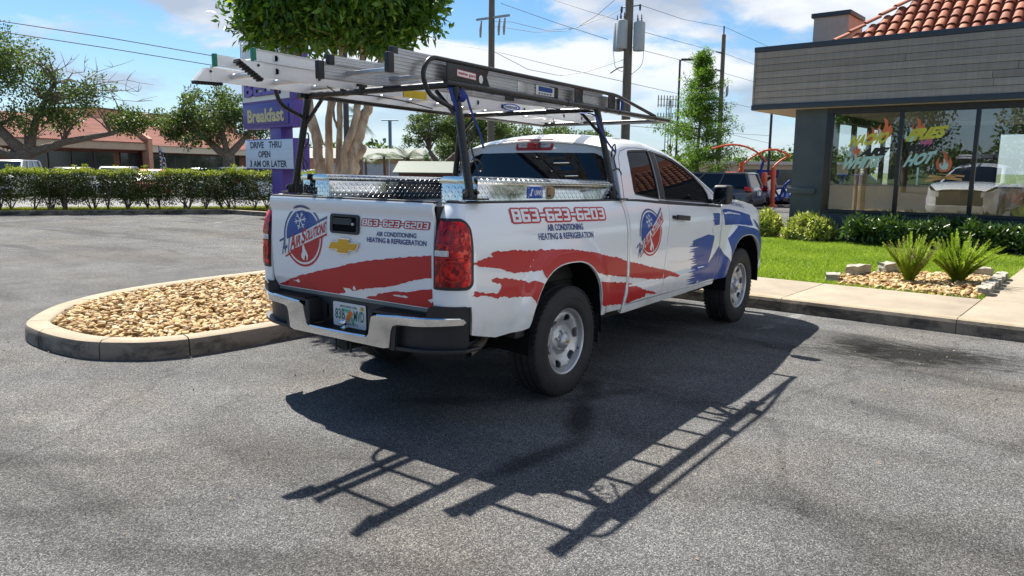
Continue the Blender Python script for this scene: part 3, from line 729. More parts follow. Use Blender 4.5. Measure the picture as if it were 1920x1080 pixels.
def logo(Sf, cu, cv, rx, rz, par, sg, slope=.36, flip=1.):
    """round firm badge: blue top with snowflake, red foot with flame, slanted name band"""
    root = empty('firm_logo'); root.parent = truck
    def P(pts): return [(cu+flip*0+rx*a, cv+rz*b) for a, b in pts]
    def put(nm, pts, mt, of, clip=None, holes=()):
        h = [P(x) for x in holes]
        patch(nm, P(pts), Sf, mt, root, step=.05, off=of, sgn=sg, clip=clip, holes=h)
    line = lambda a: -.02+slope*a
    def above(d): return lambda c: ((c[:, 1]-cv)/rz > line((c[:, 0]-cu)/rx)+d)
    def below(d): return lambda c: ((c[:, 1]-cv)/rz < line((c[:, 0]-cu)/rx)+d)
    full = ellipse(0, 0, .86, .86, 48)
    cutu = [p for p in densify(full, .05) if p[1] > line(p[0])+.14]; cutd = [p for p in densify(full, .05) if p[1] < line(p[0])-.16]
    put('blue_disc', cutu, decal_blue, .0022); put('red_disc', cutd, decal_red, .0022)
    ro = ellipse(0, 0, 1.0, 1.0, 60); ri = ellipse(0, 0, .92, .92, 60)
    def arc(a0, a1, w0, w1): return ellipse(0, 0, w1, w1, 30, a0, a1)+ellipse(0, 0, w0, w0, 30, a0, a1)[::-1]
    put('blue_ring', arc(28, 186, .93, 1.0), decal_navy, .0022); put('red_ring', arc(208, 372, .93, 1.0), decal_red, .0022)
    put('top_bar', [(.60, line(.6)+.20), (1.22, line(1.22)+.20), (1.22, line(1.22)+.28), (.56, line(.56)+.28)], decal_navy, .0028)
    put('red_bar', [(.3, line(.3)-.33), (1.22, line(1.22)-.33), (1.22, line(1.22)-.26), (.3, line(.3)-.26)], decal_red, .0028)
    put('red_bar', [(-.95, line(-.95)-.40), (.3, line(.3)-.33), (.3, line(.3)-.27), (-.95, line(-.95)-.34)], decal_red, .0028)
    put('name_band', [(-1.0, line(-1.0)-.26), (1.2, line(1.2)-.26), (1.2, line(1.2)+.19), (-.55, line(-.55)+.13)], decal_white, .0032)
    # snowflake
    for k in range(6):
        a = math.radians(60*k+12); c, s_ = math.cos(a), math.sin(a); ox, oy = -.12, .50
        def seg(p, q, w):
            d = (q[0]-p[0], q[1]-p[1]); L = math.hypot(*d); n = (-d[1]/L*w, d[0]/L*w)
            put('snowflake_arm', [(p[0]+n[0], p[1]+n[1]), (q[0]+n[0], q[1]+n[1]), (q[0]-n[0], q[1]-n[1]), (p[0]-n[0], p[1]-n[1])], decal_white, .0036)
        seg((ox, oy), (ox+.30*c, oy+.30*s_), .016)
        for sgn in (-1, 1):
            b = a+sgn*math.radians(50); m = (ox+.17*c, oy+.17*s_); seg(m, (m[0]+.11*math.cos(b), m[1]+.11*math.sin(b)), .013)
    put('flame', [(.06, -.80), (-.08, -.72), (-.09, -.62), (-.02, -.50), (-.02, -.34), (.05, -.26), (.12, -.42), (.20, -.52), (.26, -.62), (.24, -.74), (.17, -.80), (.18, -.68), (.12, -.60), (.08, -.70)], decal_white, .0032)
    def word(body, a0, a1, h, mt, bd, dy=0., of=.0046):
        q = ((cu+rx*a0, cv+rz*(line(a0)+dy)), (cu+rx*a1, cv+rz*(line(a1)+dy)), (cu+rx*(a0+.06), cv+rz*(line(a0)+dy+h)))
        lettering('logo_lettering', body, q, Sf, mt, root, off=of, bold=bd, sgn=sg)
    word('A', -.66, -.40, .52, decal_red, .03, -.26); word('IR', -.37, -.12, .33, decal_red, .03, -.22)
    word('S', -.05, .13, .46, decal_red, .03, -.22); word('OLUTIONS', .16, 1.14, .33, decal_red, .03, -.20)
    word('A-1', -1.12, -.74, .52, decal_navy, .02, -.24)
    put('blue_bar', [(-1.25, line(-1.25)+.20), (-.95, line(-.95)+.20), (-.95, line(-.95)+.27), (-1.25, line(-1.25)+.27)], decal_navy, .0028)
    return root
logo(TG, -.405, 1.098, .198, .200, tg, 1., .36)
logo(SIDE, 1.168, 1.054, .192, .186, rear_door[0], 1., .62)
# the far door carries the same badge, reading forwards from its own side
def SIDEL2(u, v): return SIDEL(-u, v)
logo(SIDEL2, -1.168, 1.054, .192, .186, rear_door[1], 1., .62)

# shut line behind panels: dark inner shells so gaps read dark
for Sf, sg in ((SIDE, 1.), (SIDEL, -1.)):
    patch('inner_body_shell', [(.70, .52), (2.75, .52), (2.75, 1.19), (1.5, 1.25), (.70, 1.29)], Sf, blk_soft, truck, step=.12, off=-.022, sgn=sg)

# tail lamps
def lamp(Sf, sg):
    r = empty('tail_lamp'); r.parent = truck
    def shape(d):
        out = []
        for cx, cz, r_, a0 in ((-1.026-.085, 1.264-.075, (.085-d, .075-d), 0), (-1.261+.012, 1.264-.012, (.012-d*.5, .012-d*.5), 90), (-1.261+.012, .866+.012, (.012-d*.5, .012-d*.5), 180), (-1.032-.05, .866+.05, (.05-d*.9, .05-d*.9), 270)):
            for k in range(8):
                a = math.radians(a0+90*k/7); sx, sz = math.copysign(1, math.cos(a)+1e-9), math.copysign(1, math.sin(a)+1e-9)
                out.append((cx+r_[0]*math.cos(a)+(d*.5 if 90 <= a0 < 270 else 0), cz+r_[1]*math.sin(a)))
        return out
    o = shape(0.)
    patch('lamp_housing', o, Sf, blk_plastic, r, step=.03, off=.004, thick=.01, sgn=sg)
    i = shrink(o, .020); i = [(max(a, -1.252), b) for a, b in i]
    patch('red_lens', i, Sf, red_lens, r, step=.022, off=.012, thick=.01, sgn=sg)
    patch('reversing_lens', rrect(-1.246, 1.056, -1.165, 1.088, .004), Sf, clear_lens, r, step=.03, off=.0145, thick=.003, sgn=sg)
    for zc in (1.165, .975):
        def ring(rr_): return ellipse(-1.145, zc, rr_, rr_*.95, 28)
        patch('lens_rim', ring(.066), Sf, decal_red, r, holes=[ring(.060)], step=.03, off=.0142, thick=.002, sgn=sg)
        patch('lens_rim', ring(.040), Sf, decal_red, r, holes=[ring(.035)], step=.03, off=.0142, thick=.002, sgn=sg)
    for zc in (1.115, 1.045, 1.025): patch('lens_rib', [(-1.252, zc), (-1.055, zc), (-1.055, zc+.005), (-1.252, zc+.005)], Sf, decal_red, r, step=.03, off=.0142, thick=.002, sgn=sg)
lamp(SIDE, 1.); lamp(SIDEL, -1.)

# door handles, mirrors, fuel flap seam
for Sf, s_ in ((SIDE, -1), (SIDEL, 1)):
    h = empty('door_handle'); h.parent = truck
    P = Sf(np.array([1.60, 1.845]), np.array([1.155, 1.135]))
    a, b = Vector(P[0])+Vector((0, s_*.035, 0)), Vector(P[1])+Vector((0, s_*.035, 0))
    MB().obox((a+b)/2, (b-a)/2, Vector((0, .011, 0)), Vector((.003, 0, .021))).build('grip', blk_plastic, h, bevel=.008)
    for p in (a, b): MB().box((p.x-.02, min(p.y, p.y-s_*.05), p.z-.013), (p.x+.02, max(p.y, p.y-s_*.05), p.z+.013)).build('grip_mount', blk_plastic, h, bevel=.004)
    o = patch('handle_cup', ellipse(1.71, 1.147, .075, .036, 24), Sf, white, h, step=.03, off=.0008, sgn=-s_*1.)
    m = empty('door_mirror'); m.parent = truck
    MB().obox((2.44, s_*1.005, 1.325), (.048, s_*.012, 0), (.0, s_*.074, 0), (.006, 0, .088)).build('mirror_shell', blk_plastic, m, bevel=.035, segs=4)
    MB().tube([(2.46, s_*.86, 1.262), (2.46, s_*.93, 1.268), (2.45, s_*1.0, 1.30)], .022, 8).build('mirror_arm', blk_plastic, m, smooth=True)
    MB().obox((2.388, s_*1.005, 1.325), (.004, 0, 0), (0, s_*.056, 0), (.004, 0, .070)).build('mirror_glass', chrome if False else glass_dark, m, bevel=.004)

# ------------------------------------------------ wheels
def wheel(x, s_, z, steer=0.):
    w = empty('wheel', (x, s_*.79, z)); w.parent = truck; w.rotation_euler = (0, 0, steer)
    k = s_
    R = .381
    prof = [(.222, -.100), (.230, -.112), (.255, -.124), (.290, -.129), (.325, -.126), (.345, -.119), (.358, -.113), (.3745, -.104), (.380, -.088), (.381, -.060), (.372, -.056), (.372, -.048), (.381, -.044), (.381, -.006), (.372, -.003), (.372, .003), (.381, .006), (.381, .044), (.372, .048), (.372, .056), (.381, .060), (.380, .088), (.3745, .104), (.345, .119), (.29, .129), (.255, .124), (.230, .112), (.222, .100)]
    t = MB().lathe([(r, -h*k) for r, h in prof], (0, 0, 0), 'y', 72).build('tyre', rubber, w, smooth=True, angle=50)
    mb = MB()
    for j in range(58):
        a = 2*PI*j/58; ca, sa = math.cos(a), math.sin(a); tx, tz = -sa, ca
        for h0, h1, da in ((-.110, -.064, .0), (.064, .110, .012), (-.040, -.010, .02), (.010, .040, .03)):
            hc, hd = (h0+h1)/2, (h1-h0)/2; aa = a+da; ca2, sa2 = math.cos(aa), math.sin(aa)
            rr_ = .3815 if abs(hc) < .06 else .3775
            mb.obox((rr_*ca2, hc, rr_*sa2), (.0035*ca2, 0, .0035*sa2), (0, hd, 0), (-sa2*.0135, hd*.25, ca2*.0135))
    mb.build('tread_blocks', rubber, w)
    # raised sidewall rings
    MB().lathe([(.300, k*.1288), (.303, k*.1305), (.306, k*.1288)], (0, 0, 0), 'y', 64).build('sidewall_ring', rubber, w, smooth=True)
    rim = empty('rim'); rim.parent = w
    lip = [(.222, .06), (.214, .098), (.222, .107), (.231, .110), (.233, .104), (.228, .100)]
    def polar(r0, r1): pass
    def D(r): return np.interp(r, [0, .060, .075, .095, .125, .150, .178, .200, .216, .224], [.075, .075, .070, .052, .058, .074, .084, .080, .070, .082])
    def Sf(u, v): r = np.hypot(u, v); return np.stack([u, k*D(r)+0*u, v], 1)
    holes = []
    for j in range(6):
        a = math.radians(60*j+12); c, s2 = math.cos(a), math.sin(a)
        e = [(.163+.026*math.copysign(abs(math.cos(q))**.7, math.cos(q)), .036*math.copysign(abs(math.sin(q))**.7, math.sin(q))) for q in np.linspace(0, 2*PI, 18)[:-1]]
        holes.append([(p*c-q*s2, p*s2+q*c) for p, q in e])
    patch('rim_disc', ellipse(0, 0, .222, .222, 72), Sf, silver, w, holes=holes, step=.016, thick=.012*1., sgn=-k*1.).name = 'rim_disc'
    MB().lathe([(r, k*h) for r, h in lip+[(.222, .06), (.20, .03), (.20, -.09), (.222, -.1)]], (0, 0, 0), 'y', 72).build('rim_lip', silver, w, smooth=True, angle=60)
    MB().lathe([(.0, .0), (.19, .0)], (0, 0, 0), 'y', 32).build('brake_backing', under, w)
    MB().lathe([(0, k*.118), (.030, k*.117), (.040, k*.110), (.052, k*.098), (.058, k*.070)], (0, 0, 0), 'y', 32).build('centre_cap', silver, w, smooth=True, angle=30)
    for j in range(6):
        a = math.radians(60*j-18); MB().lathe([(0, k*.092), (.009, k*.090), (.0115, k*.078), (.0115, k*.06)], (.070*math.cos(a), 0, .070*math.sin(a)), 'y', 8).build('lug_nut', silver, w)
    cb = MB().prism([(a*.16, b*.16) for a, b in bt], 'y', min(k*.116, k*.1205), max(k*.116, k*.1205)).build('cap_badge', gold, w)
    MB().lathe([(.0, k*.095), (.004, k*.094), (.0045, k*.08)], (.19, 0, -.085), 'y', 8).build('valve', blk_plastic, w)
    bpy.data.objects.remove(rim)
    return w
for x in (0., 3.26):
    for s_ in (-1, 1): wheel(x, s_, .378)
# wheel housings and inner arches
for (cx, a, h) in ARCH:
    for s_ in (-1, 1):
        pts = archline(cx, a, h, .42, 20); V = []; F = []
        for x, z in pts:
            dd = 0.0
            V += [(x, s_*(.925+.012), z), (x, s_*.55, z+.02)]
        n = len(pts)
        for i in range(n-1): F.append((2*i, 2*i+1, 2*i+3, 2*i+2))
        MB().add(V, F).build('wheel_housing', blk_soft, truck, smooth=True)
        MB().box((cx-a, s_*.55-.005, .42), (cx+a, s_*.55+.005, .38+h+.02)).build('wheel_housing', blk_soft, truck)
# underbody
u_ = empty('underbody'); u_.parent = truck
for s_ in (-1, 1): MB().box((-1.08, s_*.46-.04, .44), (3.75, s_*.46+.04, .56)).build('chassis_rail', under, u_, bevel=.01)
MB().box((-1.05, -.72, .60), (.76, .72, .76)).build('bed_underside', under, u_)
MB().box((.78, -.86, .50), (2.75, .86, .56)).build('cab_floor', under, u_)
MB().box((.95, -.62, .34), (1.9, -.30, .50)).build('fuel_tank', under, u_, bevel=.04)
MB().tube([(0, -.66, .378), (0, .66, .378)], .045, 12).build('rear_axle', under, u_, smooth=True)
MB().ball((0, 0, .378), .14, 14, 10, (.9, 1, 1)).build('differential', under, u_, smooth=True)
for s_ in (-1, 1): MB().obox((-.05, s_*.56, .36), (.62, 0, .0), (0, .03, 0), (0, 0, .012)).build('leaf_spring', under, u_)
MB().lathe([(.21, -.09), (.34, -.10), (.37, -.06), (.37, .06), (.34, .10), (.21, .09)], (-.66, 0, .52), 'z', 40).build('spare_tyre', rubber, u_, smooth=True)
MB().box((2.7, -.60, .34), (3.8, .60, .50)).build('engine_undertray', under, u_)
MB().tube([(1.4, .30, .42), (.3, .30, .45), (.1, .30, .56), (-.3, -.2, .56), (-.5, -.62, .50), (-.72, -.72, .465), (-.90, -.775, .448)], .030, 12, cap=False).build('exhaust_pipe', pm('dull_steel', (.42, .38, .33), .45, metal=.8, var=.3, vscale=12), truck, smooth=True)
for s_ in (-1, 1):
    MB().box((.395, s_*.80-.12, .30), (.405, s_*.80+.12, .56)).build('mud_flap', blk_plastic, truck)
# mud guard lips
for s_ in (-1, 1): MB().box((-.60, s_*.86-.05, .50), (-.50, s_*.86+.04, .57)).build('arch_liner', blk_plastic, truck, bevel=.01)

# ------------------------------------------------ rear bumper
bm_ = empty('rear_bumper'); bm_.parent = truck
def ye_(y): return np.where(np.abs(y) < .6, y, np.sign(y)*(.6+(np.abs(y)-.6)*.86))
def bx_(y):
    y = np.abs(ye_(y)); return -1.245+.015*(y/.6)**2+.115*np.clip((y-.62)/.31, 0, 1.3)**2.2
def BUMP(u, v): return np.stack([bx_(u), -ye_(u), v], 1)
half = [(0, .493), (.42, .490), (.462, .500), (.478, .60), (.492, .632), (.53, .645), (.70, .652), (.97, .672), (.985, .688), (.97, .706), (.80, .700), (.60, .693), (.345, .678), (.318, .665), (.292, .556), (.27, .537), (0, .533)]
full_ = half+[(-a, b) for a, b in half[::-1]][1:-1]
patch('chrome_face', full_, BUMP, chrome, bm_, step=.03, off=.006, thick=.022, sgn=1.)
# rounded highlight lips along the chrome edges
for pts in ([(y, .697-.0*abs(y)) for y in np.linspace(.36, .955, 12)], [(-y, .697) for y in np.linspace(.36, .955, 12)], [(y, .536) for y in np.linspace(-.262, .262, 10)]):
    z_of = lambda y, z: np.interp(abs(y), [.0, .3, .345, .60, .80, .97], [.536, .536, .678, .693, .700, .704]) if z > .6 else z
    MB().tube([(float(bx_(y))+.004, -float(ye_(y)), float(z_of(y, z))) for y, z in pts], .0085, 8).build('chrome_lip', chrome, bm_, smooth=True)
def bump_block(name, poly, x_in, x_out, mat, **k):
    """solid bumper piece following the plan curve: poly in (y, z)"""
    return patch(name, poly, BUMP, mat, bm_, step=.05, off=-x_out, thick=x_in-x_out, sgn=1., **k)
for s_ in (-1, 1):
    q = lambda p: [(s_*a, b) for a, b in p]
    bump_block('corner_moulding', q([(.50, .505), (.985, .515), (1.0, .56), (.998, .70), (.70, .69), (.53, .66), (.49, .62)]), .12, .045, blk_plastic)
    bump_block('corner_frame', q([(.462, .485), (.50, .485), (.515, .63), (.56, .640), (.98, .662), (.98, .672), (.70, .655), (.53, .648), (.485, .632), (.468, .60)]), .05, .0, blk_plastic)
    bump_block('end_cap', q([(.735, .66), (1.0, .66), (1.0, .762), (.985, .774), (.790, .774), (.765, .760)]), .10, .002, blk_plastic)
    # lower step
    V = []; ys_ = np.linspace(.44, .985, 14)
    for y in ys_:
        x = float(bx_(y))+.004; zz_ = .485+.02*((y-.44)/.54)
        yy_ = float(ye_(y)); V += [(x, -s_*yy_, zz_), (x+.14, -s_*yy_, zz_), (x+.14, -s_*yy_, zz_+.022), (x, -s_*yy_, zz_+.022)]
    F = [(4*i+a, 4*i+(a+1) % 4, 4*i+4+(a+1) % 4, 4*i+4+a) for i in range(13) for a in range(4)]+[(0, 1, 2, 3), (52, 53, 54, 55)]
    MB().add(V, F).build('corner_step', blk_plastic, bm_, bevel=.006)
    # ribbed step pad on top
    V = []; ys_ = np.linspace(.315, .76, 10)
    for y in ys_:
        x = float(bx_(y))+.010; V += [(x, -s_*y, .690), (-1.13, -s_*y, .690), (-1.13, -s_*y, .708), (x, -s_*y, .706)]
    F = [(4*i+a, 4*i+(a+1) % 4, 4*i+4+(a+1) % 4, 4*i+4+a) for i in range(9) for a in range(4)]+[(0, 1, 2, 3), (36, 37, 38, 39)]
    pad = MB().add(V, F).build('step_pad', blk_plastic, bm_)
    mb = MB()
    for k in range(16):
        y = .335+.026*k; mb.box((float(bx_(y))+.018, -s_*y-.006, .7065), (-1.145, -s_*y+.006, .7125))
    mb.build('pad_ribs', blk_plastic, bm_)
    MB().box((-1.232, min(s_*.275, s_*.315), .545), (-1.12, max(s_*.275, s_*.315), .700)).build('recess_wall', blk_plastic, bm_, bevel=.006)
    MB().obox((-1.118, s_*.215, .625), (.010, 0, 0), (0, .016, 0), (0, 0, .05)).build('plate_lamp', blk_plastic, bm_, bevel=.008)
MB().box((-1.128, -.80, .52), (-1.10, .80, .725)).build('bumper_beam', blk_plastic, bm_, bevel=.004)
MB().box((-1.238, -.285, .522), (-1.11, .285, .535)).build('recess_floor', blk_plastic, bm_)
mb = MB()
for k in range(19): y = -.252+.028*k; mb.box((-1.225, y-.005, .5345), (-1.135, y+.005, .540))
mb.build('pad_ribs', blk_plastic, bm_)
MB().box((-1.20, -.045, .41), (-1.0, .045, .49)).build('tow_receiver', under, bm_, bevel=.008)
mb = MB()
for yc in (.045, -.09):
    mb.tube([(-1.21+.03*math.cos(t), yc+.038*math.cos(t), .448+.036*math.sin(t)) for t in np.linspace(0, 2*PI, 17)], .0065, 6, cap=False)
mb.build('safety_chain_hook', under, bm_, smooth=True)
tb = MB().lathe([(0, .066), (.012, .064), (.022, .055), (.0255, .042), (.022, .029), (.012, .020), (.011, .010), (.024, .008), (.024, 0), (0, 0)], (-1.185, -.005, .541), 'z', 24).build('tow_ball', chrome, bm_, smooth=True, angle=50)

# licence plate
pl = empty('licence_plate'); pl.parent = truck
plate_w = pm('plate_white', (.74, .76, .74), .35, var=.02)
PL = lambda U, V: np.stack([-1.136+0*U, -U, V], 1)
pz = .618
patch('plate_sheet', rrect(-.1525, pz-.077, .1525, pz+.077, .012), PL, plate_w, pl, step=.2, off=0., thick=.003)
pg = pm('plate_green', (.01, .16, .10), .4); pf = pm('plate_pale_green', (.10, .48, .32), .4); po = pm('plate_orange', (.85, .20, .02), .4); py_ = pm('plate_yellow', (.85, .50, .03), .4)
patch('state_map', [(-.075, pz+.040), (.018, pz+.036), (.022, pz+.020), (.030, pz-.01), (.046, pz-.045), (.040, pz-.06), (.026, pz-.05), (.006, pz+.0), (-.03, pz+.018)], PL, pf, pl, step=.2, off=.0006)
patch('orange_fruit', ellipse(.012, pz+.010, .022, .020, 20), PL, po, pl, step=.2, off=.0012)
patch('orange_fruit', ellipse(-.010, pz-.018, .018, .024, 20), PL, po, pl, step=.2, off=.0014)
for body, q in (('83B', ((-.132, pz-.030), (-.042, pz-.030), (-.132, pz+.034))), ('MVD', ((.042, pz-.030), (.136, pz-.030), (.042, pz+.034))),
                ('MYFLORIDA.COM', ((-.082, pz+.046), (.070, pz+.046), (-.082, pz+.060))), ('SUNSHINE STATE', ((-.080, pz-.062), (.080, pz-.062), (-.080, pz-.050)))):
    lettering('plate_lettering', body, q, PL, pg, pl, off=.0018, bold=.015)
patch('renewal_sticker', rrect(.105, pz+.040, .135, pz+.066, .003), PL, py_, pl, step=.2, off=.001)
lettering('plate_lettering', '12', ((.112, pz+.046), (.129, pz+.046), (.112, pz+.060)), PL, pg, pl, off=.002, bold=.03)

# ================================================================ LADDER RACK
rack = empty('ladder_rack', (-.9, 0, 1.36)); tag(rack, 'black tubular steel ladder rack standing on the bed rails of the white pickup', 'ladder rack')
def L3(p): return Vector(p)-Vector((-.9, 0, 1.36))
def rt(name, pts, r, n=12): return MB().tube([L3(p) for p in pts], r, n).build(name, blk_coat, rack, smooth=True, angle=50)
zr = lambda x: 2.005-.0185*x
def bend(pts, rad=.06, n=5):
    out = [Vector(pts[0])]
    for i in range(1, len(pts)-1):
        p, a, b = Vector(pts[i]), Vector(pts[i-1]), Vector(pts[i+1]); d1 = (a-p); d2 = (b-p); r = min(rad, d1.length*.45, d2.length*.45)
        s0, s1 = p+d1.normalized()*r, p+d2.normalized()*r
        for k in range(n+1):
            t = k/n; out.append(s0*(1-t)**2+p*2*t*(1-t)+s1*t*t)
    out.append(Vector(pts[-1])); return out
for s_ in (-1, 1):
    y = .66*s_
    rt('side_rail', [(-.955, y, zr(-.955)), (1.96, y, zr(1.96))], .020)
    top = bend([(-.865, s_*.69, 1.862), (-1.105, s_*.665, 1.945), (-1.150, y, 2.06), (-1.085, y, 2.150), (1.02, y, 2.112), (1.70, y, zr(1.70)+.02)], .075, 6)
    rt('guard_rail', top, .0135)
    for xb, xt, zb_, zt in ((-.905, -.880, 1.372, 2.0), (.775, .725, 1.33, 1.985)):
        rt('leg', bend([(xb, s_*.80, zb_), (xb, s_*.795, zb_+.05), (xt, s_*.665, zt)], .05), .0245, 14)
        MB().obox(L3((xb, s_*.80, zb_+.022)), (.062, 0, 0), (0, .006, 0), (0, 0, .030)).obox(L3((xb, s_*.845, zb_-.004)), (.058, 0, 0), (0, .050, 0), (0, 0, .005)).build('foot_bracket', blk_coat, rack, bevel=.002)
        MB().lathe([(0, s_*.012), (.016, s_*.012), (.016, 0)], L3((xb-.055, s_*.806, zb_+.03)), 'y', 6).lathe([(0, s_*.012), (.012, s_*.012), (.012, 0)], L3((xb+.05, s_*.806, zb_+.03)), 'y', 6).build('foot_bolt', blk_plastic, rack)
        # gusset between leg and cross tube
        rt('knee_brace', [(xt-.002, s_*.690, zt-.17), (xt, s_*.52, zt-.012)], .013, 8)
        hk = bend([(xb+(xt-xb)*.35+.02, s_*.772, zb_+.20), (xb+.075, s_*.79, zb_+.225), (xb+.115, s_*.80, zb_+.18), (xb+.09, s_*.80, zb_+.14), (xb+.060, s_*.79, zb_+.19), (xb+.055, s_*.76, zb_+.30), (xb+.095, s_*.755, zb_+.345), (xb+.085, s_*.75, zb_+.41), (xb+.05, s_*.75, zb_+.385), (xb+.03, s_*.755, zb_+.31)], .02, 4)
        rt('tie_hook', hk, .0055, 6)
    # slotted plates between side rail and guard rail
    for x0, x1, notch in ((-.945, -.585, .03), (.42, .52, .012), (.90, 1.0, .0)):
        zl, zh = zr(x0)+.012, 2.150-.018*(x0+1.085)-.008
        poly = [(x0, zl), (x1+notch, zl-.004), (x1, (zl+zh)/2), (x1+notch*.8, zh-.004), (x0, zh)] if notch else [(x0, zl), (x1, zl), (x1, zh), (x0, zh)]
        MB().prism([(a+.9, b-1.36) for a, b in poly], 'y', s_*.660-.004, s_*.660+.004).build('side_plate', blk_coat, rack, bevel=.002)
    for x in (.32, .86, 1.06, 1.69):
        MB().lathe([(.0225, -.006), (.0225, .006)], L3((x, y, zr(x))), 'x', 12).build('rail_band', blk_plastic, rack)
for x, z, w in ((-.88, zr(-.88), .76), (.725, zr(.725)-.008, .70), (1.93, zr(1.93), .66)):
    rt('cross_tube', [(x, -w if w < .7 else -.63, z), (x, w, z)], .020)
for y_ in (.28, .10): MB().box((.0, y_, zr(-.88)-1.36-.02), (.045, y_+.03, zr(-.88)-1.36+.05)).build('ladder_stop', blk_coat, rack, bevel=.002)
SP = planeS((-.9, -.6655, 1.36), (1, 0, 0), (0, 0, 1)); SPl = lambda U, V: np.stack([U+.9, -.6655+0*U, V-1.36], 1)
red_print = pm('red_print', (.55, .03, .03), .4, var=.05); white_print = pm('white_print', (.78, .78, .77), .4, var=.03)
patch('maker_label', [(-.865, 2.068), (-.690, 2.058), (-.690, 2.098), (-.865, 2.108)], SPl, red_print, rack, step=.3, off=.0006, sgn=1.)
patch('label_field', [(-.861, 2.071), (-.694, 2.0615), (-.694, 2.095), (-.861, 2.1045)], SPl, white_print, rack, step=.3, off=.0012, sgn=1.)
lettering('label_lettering', 'weather guard', ((-.855, 2.075), (-.700, 2.066), (-.855, 2.099)), SPl, red_print, rack, off=.0018, bold=.03)
patch('plate_cutout', ellipse(-.645, 2.070, .019, .024, 20), SPl, white_print, rack, step=.3, off=.0008)

# ================================================================ EXTENSION LADDER
def rail_profile(kind):
    return None
lad = empty('extension_ladder', (-1.6, .41, 2.04)); tag(lad, 'long aluminium extension ladder with green end caps on the left of the rack', 'ladder')
zl1 = lambda x: 2.010-.022*x
def LE(p): return (p[0]+1.6, p[1]-.41, p[2]-2.04)
def cchan(mb, x0, x1, y, z0f, h, outw, fl=.022, th=.003):
    """I-section rail: web at y with flanges turned outward (outw=+1/-1)"""
    for a, b, c, d in ((y-.0015, y+.0015, 0, h), (min(y, y+outw*fl), max(y, y+outw*fl), 0, th), (min(y, y+outw*fl), max(y, y+outw*fl), h-th, h)):
        V = [LE((x, yy, z0f(x)+zz)) for x in (x0, x1) for yy, zz in ((a, c), (b, c), (b, d), (a, d))]
        mb.add(V, [(0, 1, 2, 3), (4, 7, 6, 5), (0, 4, 5, 1), (1, 5, 6, 2), (2, 6, 7, 3), (3, 7, 4, 0)])
for nm, x0, x1, ya, yb, dz, h in (('base', -1.62, 2.12, .185, .625, 0., .086), ('fly', -1.60, 1.95, .215, .595, .087, .068)):
    for y, o_ in ((ya, -1), (yb, 1)):
        mb = MB(); cchan(mb, x0, x1, y, lambda x: zl1(x)+dz, h, o_*.6, .020); mb.build('rail', alu, lad, bevel=.0)
    k = 0; x = x0+.145
    while x < x1-.08:
        zc = zl1(x)+dz+h*.5
        MB().tube([LE((x, ya-.004, zc)), LE((x, yb+.004, zc))], .0165, 12).build('rung', alu, lad, smooth=True)
        # swaged collars, and the open ends seen as dark D holes on the rail's outer face
        MB().lathe([(.0235, -.0035), (.0235, .0035), (.017, .0045)], LE((x, ya, zc)), 'y', 16).build('rung_collar', alu, lad, smooth=True)
        MB().prism([(a*.014+x+1.6, b*.016+zc-2.04) for a, b in ((-.6, -1), (.5, -1), (1, -.3), (.9, .6), (.3, 1), (-.6, 1))], 'y', ya-.0052-.41, ya-.0042-.41).build('rung_end', blk_soft, lad)
        x += .305; k += 1
for y, o_ in ((.215, -1), (.595, 1)):
    z = zl1(-1.6)+.087
    MB().obox(LE((-1.607, y+o_*.004, z+.034)), (.010, 0, 0), (0, .016, 0), (.0, 0, .038)).build('end_cap', green_pl, lad, bevel=.004)
for y, o_, sh in ((.185, -1, 0), (.625, 1, 1)):
    zc = zl1(-1.6)+.045
    sh_ = empty('ladder_shoe', LE((-1.62, y+o_*.018, zc))); sh_.parent = lad
    A = (0.02, .02); 
    if not sh: pad0, pad1 = (-.125, .035), (.030, -.060)
    else: pad0, pad1 = (-.105, -.050), (.075, -.045)
    for oy in (-.016, .016):
        MB().prism([(.035, .030), (-.03, .030), pad0, pad1], 'y', oy-.0015, oy+.0015).build('shoe_plate', alu, sh_)
    d = Vector((pad1[0]-pad0[0], 0, pad1[1]-pad0[1])); mid = Vector(((pad0[0]+pad1[0])/2, 0, (pad0[1]+pad1[1])/2)); nn = Vector((-d.z, 0, d.x)).normalized()
    if nn.z > 0: nn = -nn
    MB().obox(mid, d/2, Vector((0, .030, 0)), nn*.003).build('shoe_sole', alu, sh_, bevel=.001)
    mb = MB()
    for t in np.linspace(-.9, .9, 9): mb.obox(mid+d/2*t+nn*.010, d.normalized()*.006, Vector((0, .028, 0)), nn*.009)
    mb.build('rubber_tread', rubber, sh_, bevel=.002)
    MB().tube([Vector((.0, oy_, .012)) for oy_ in (-.022, .022)], .008, 8).build('pivot_bolt', blk_plastic, sh_)
# printed labels on the near rail
SN = lambda U, V: np.stack([U+1.6, .1835-.41-.012+0*U, V-2.04+0*U], 1)
SN = lambda U, V: np.stack([U+1.6, .183-.41+0*U, V-2.04], 1)
zq = zl1(.80)+.044
patch('maker_label', ellipse(.785, zq+.002, .125, .030, 30), SN, pm('blue_print', (.02, .07, .45), .4), lad, step=.5, off=.001)
patch('label_field', ellipse(.785, zq+.002, .100, .021, 30), SN, white_print, lad, step=.5, off=.0018)
lettering('label_lettering', 'WERNER', ((.70, zq-.007), (.87, zq-.011), (.70, zq+.013)), SN, decal_navy, lad, off=.0026, bold=.04)
MB().box(LE((.0, .180, zl1(0)+.02)), LE((.14, .1835, zl1(0)+.07))).build('paper_label', white_print, lad)
MB().box(LE((-.45, .178, zl1(-.45)-.001)), LE((-.22, .1815, zl1(-.45)+.055))).build('warning_label', pm('yellow_print', (.80, .55, .02), .45), lad)
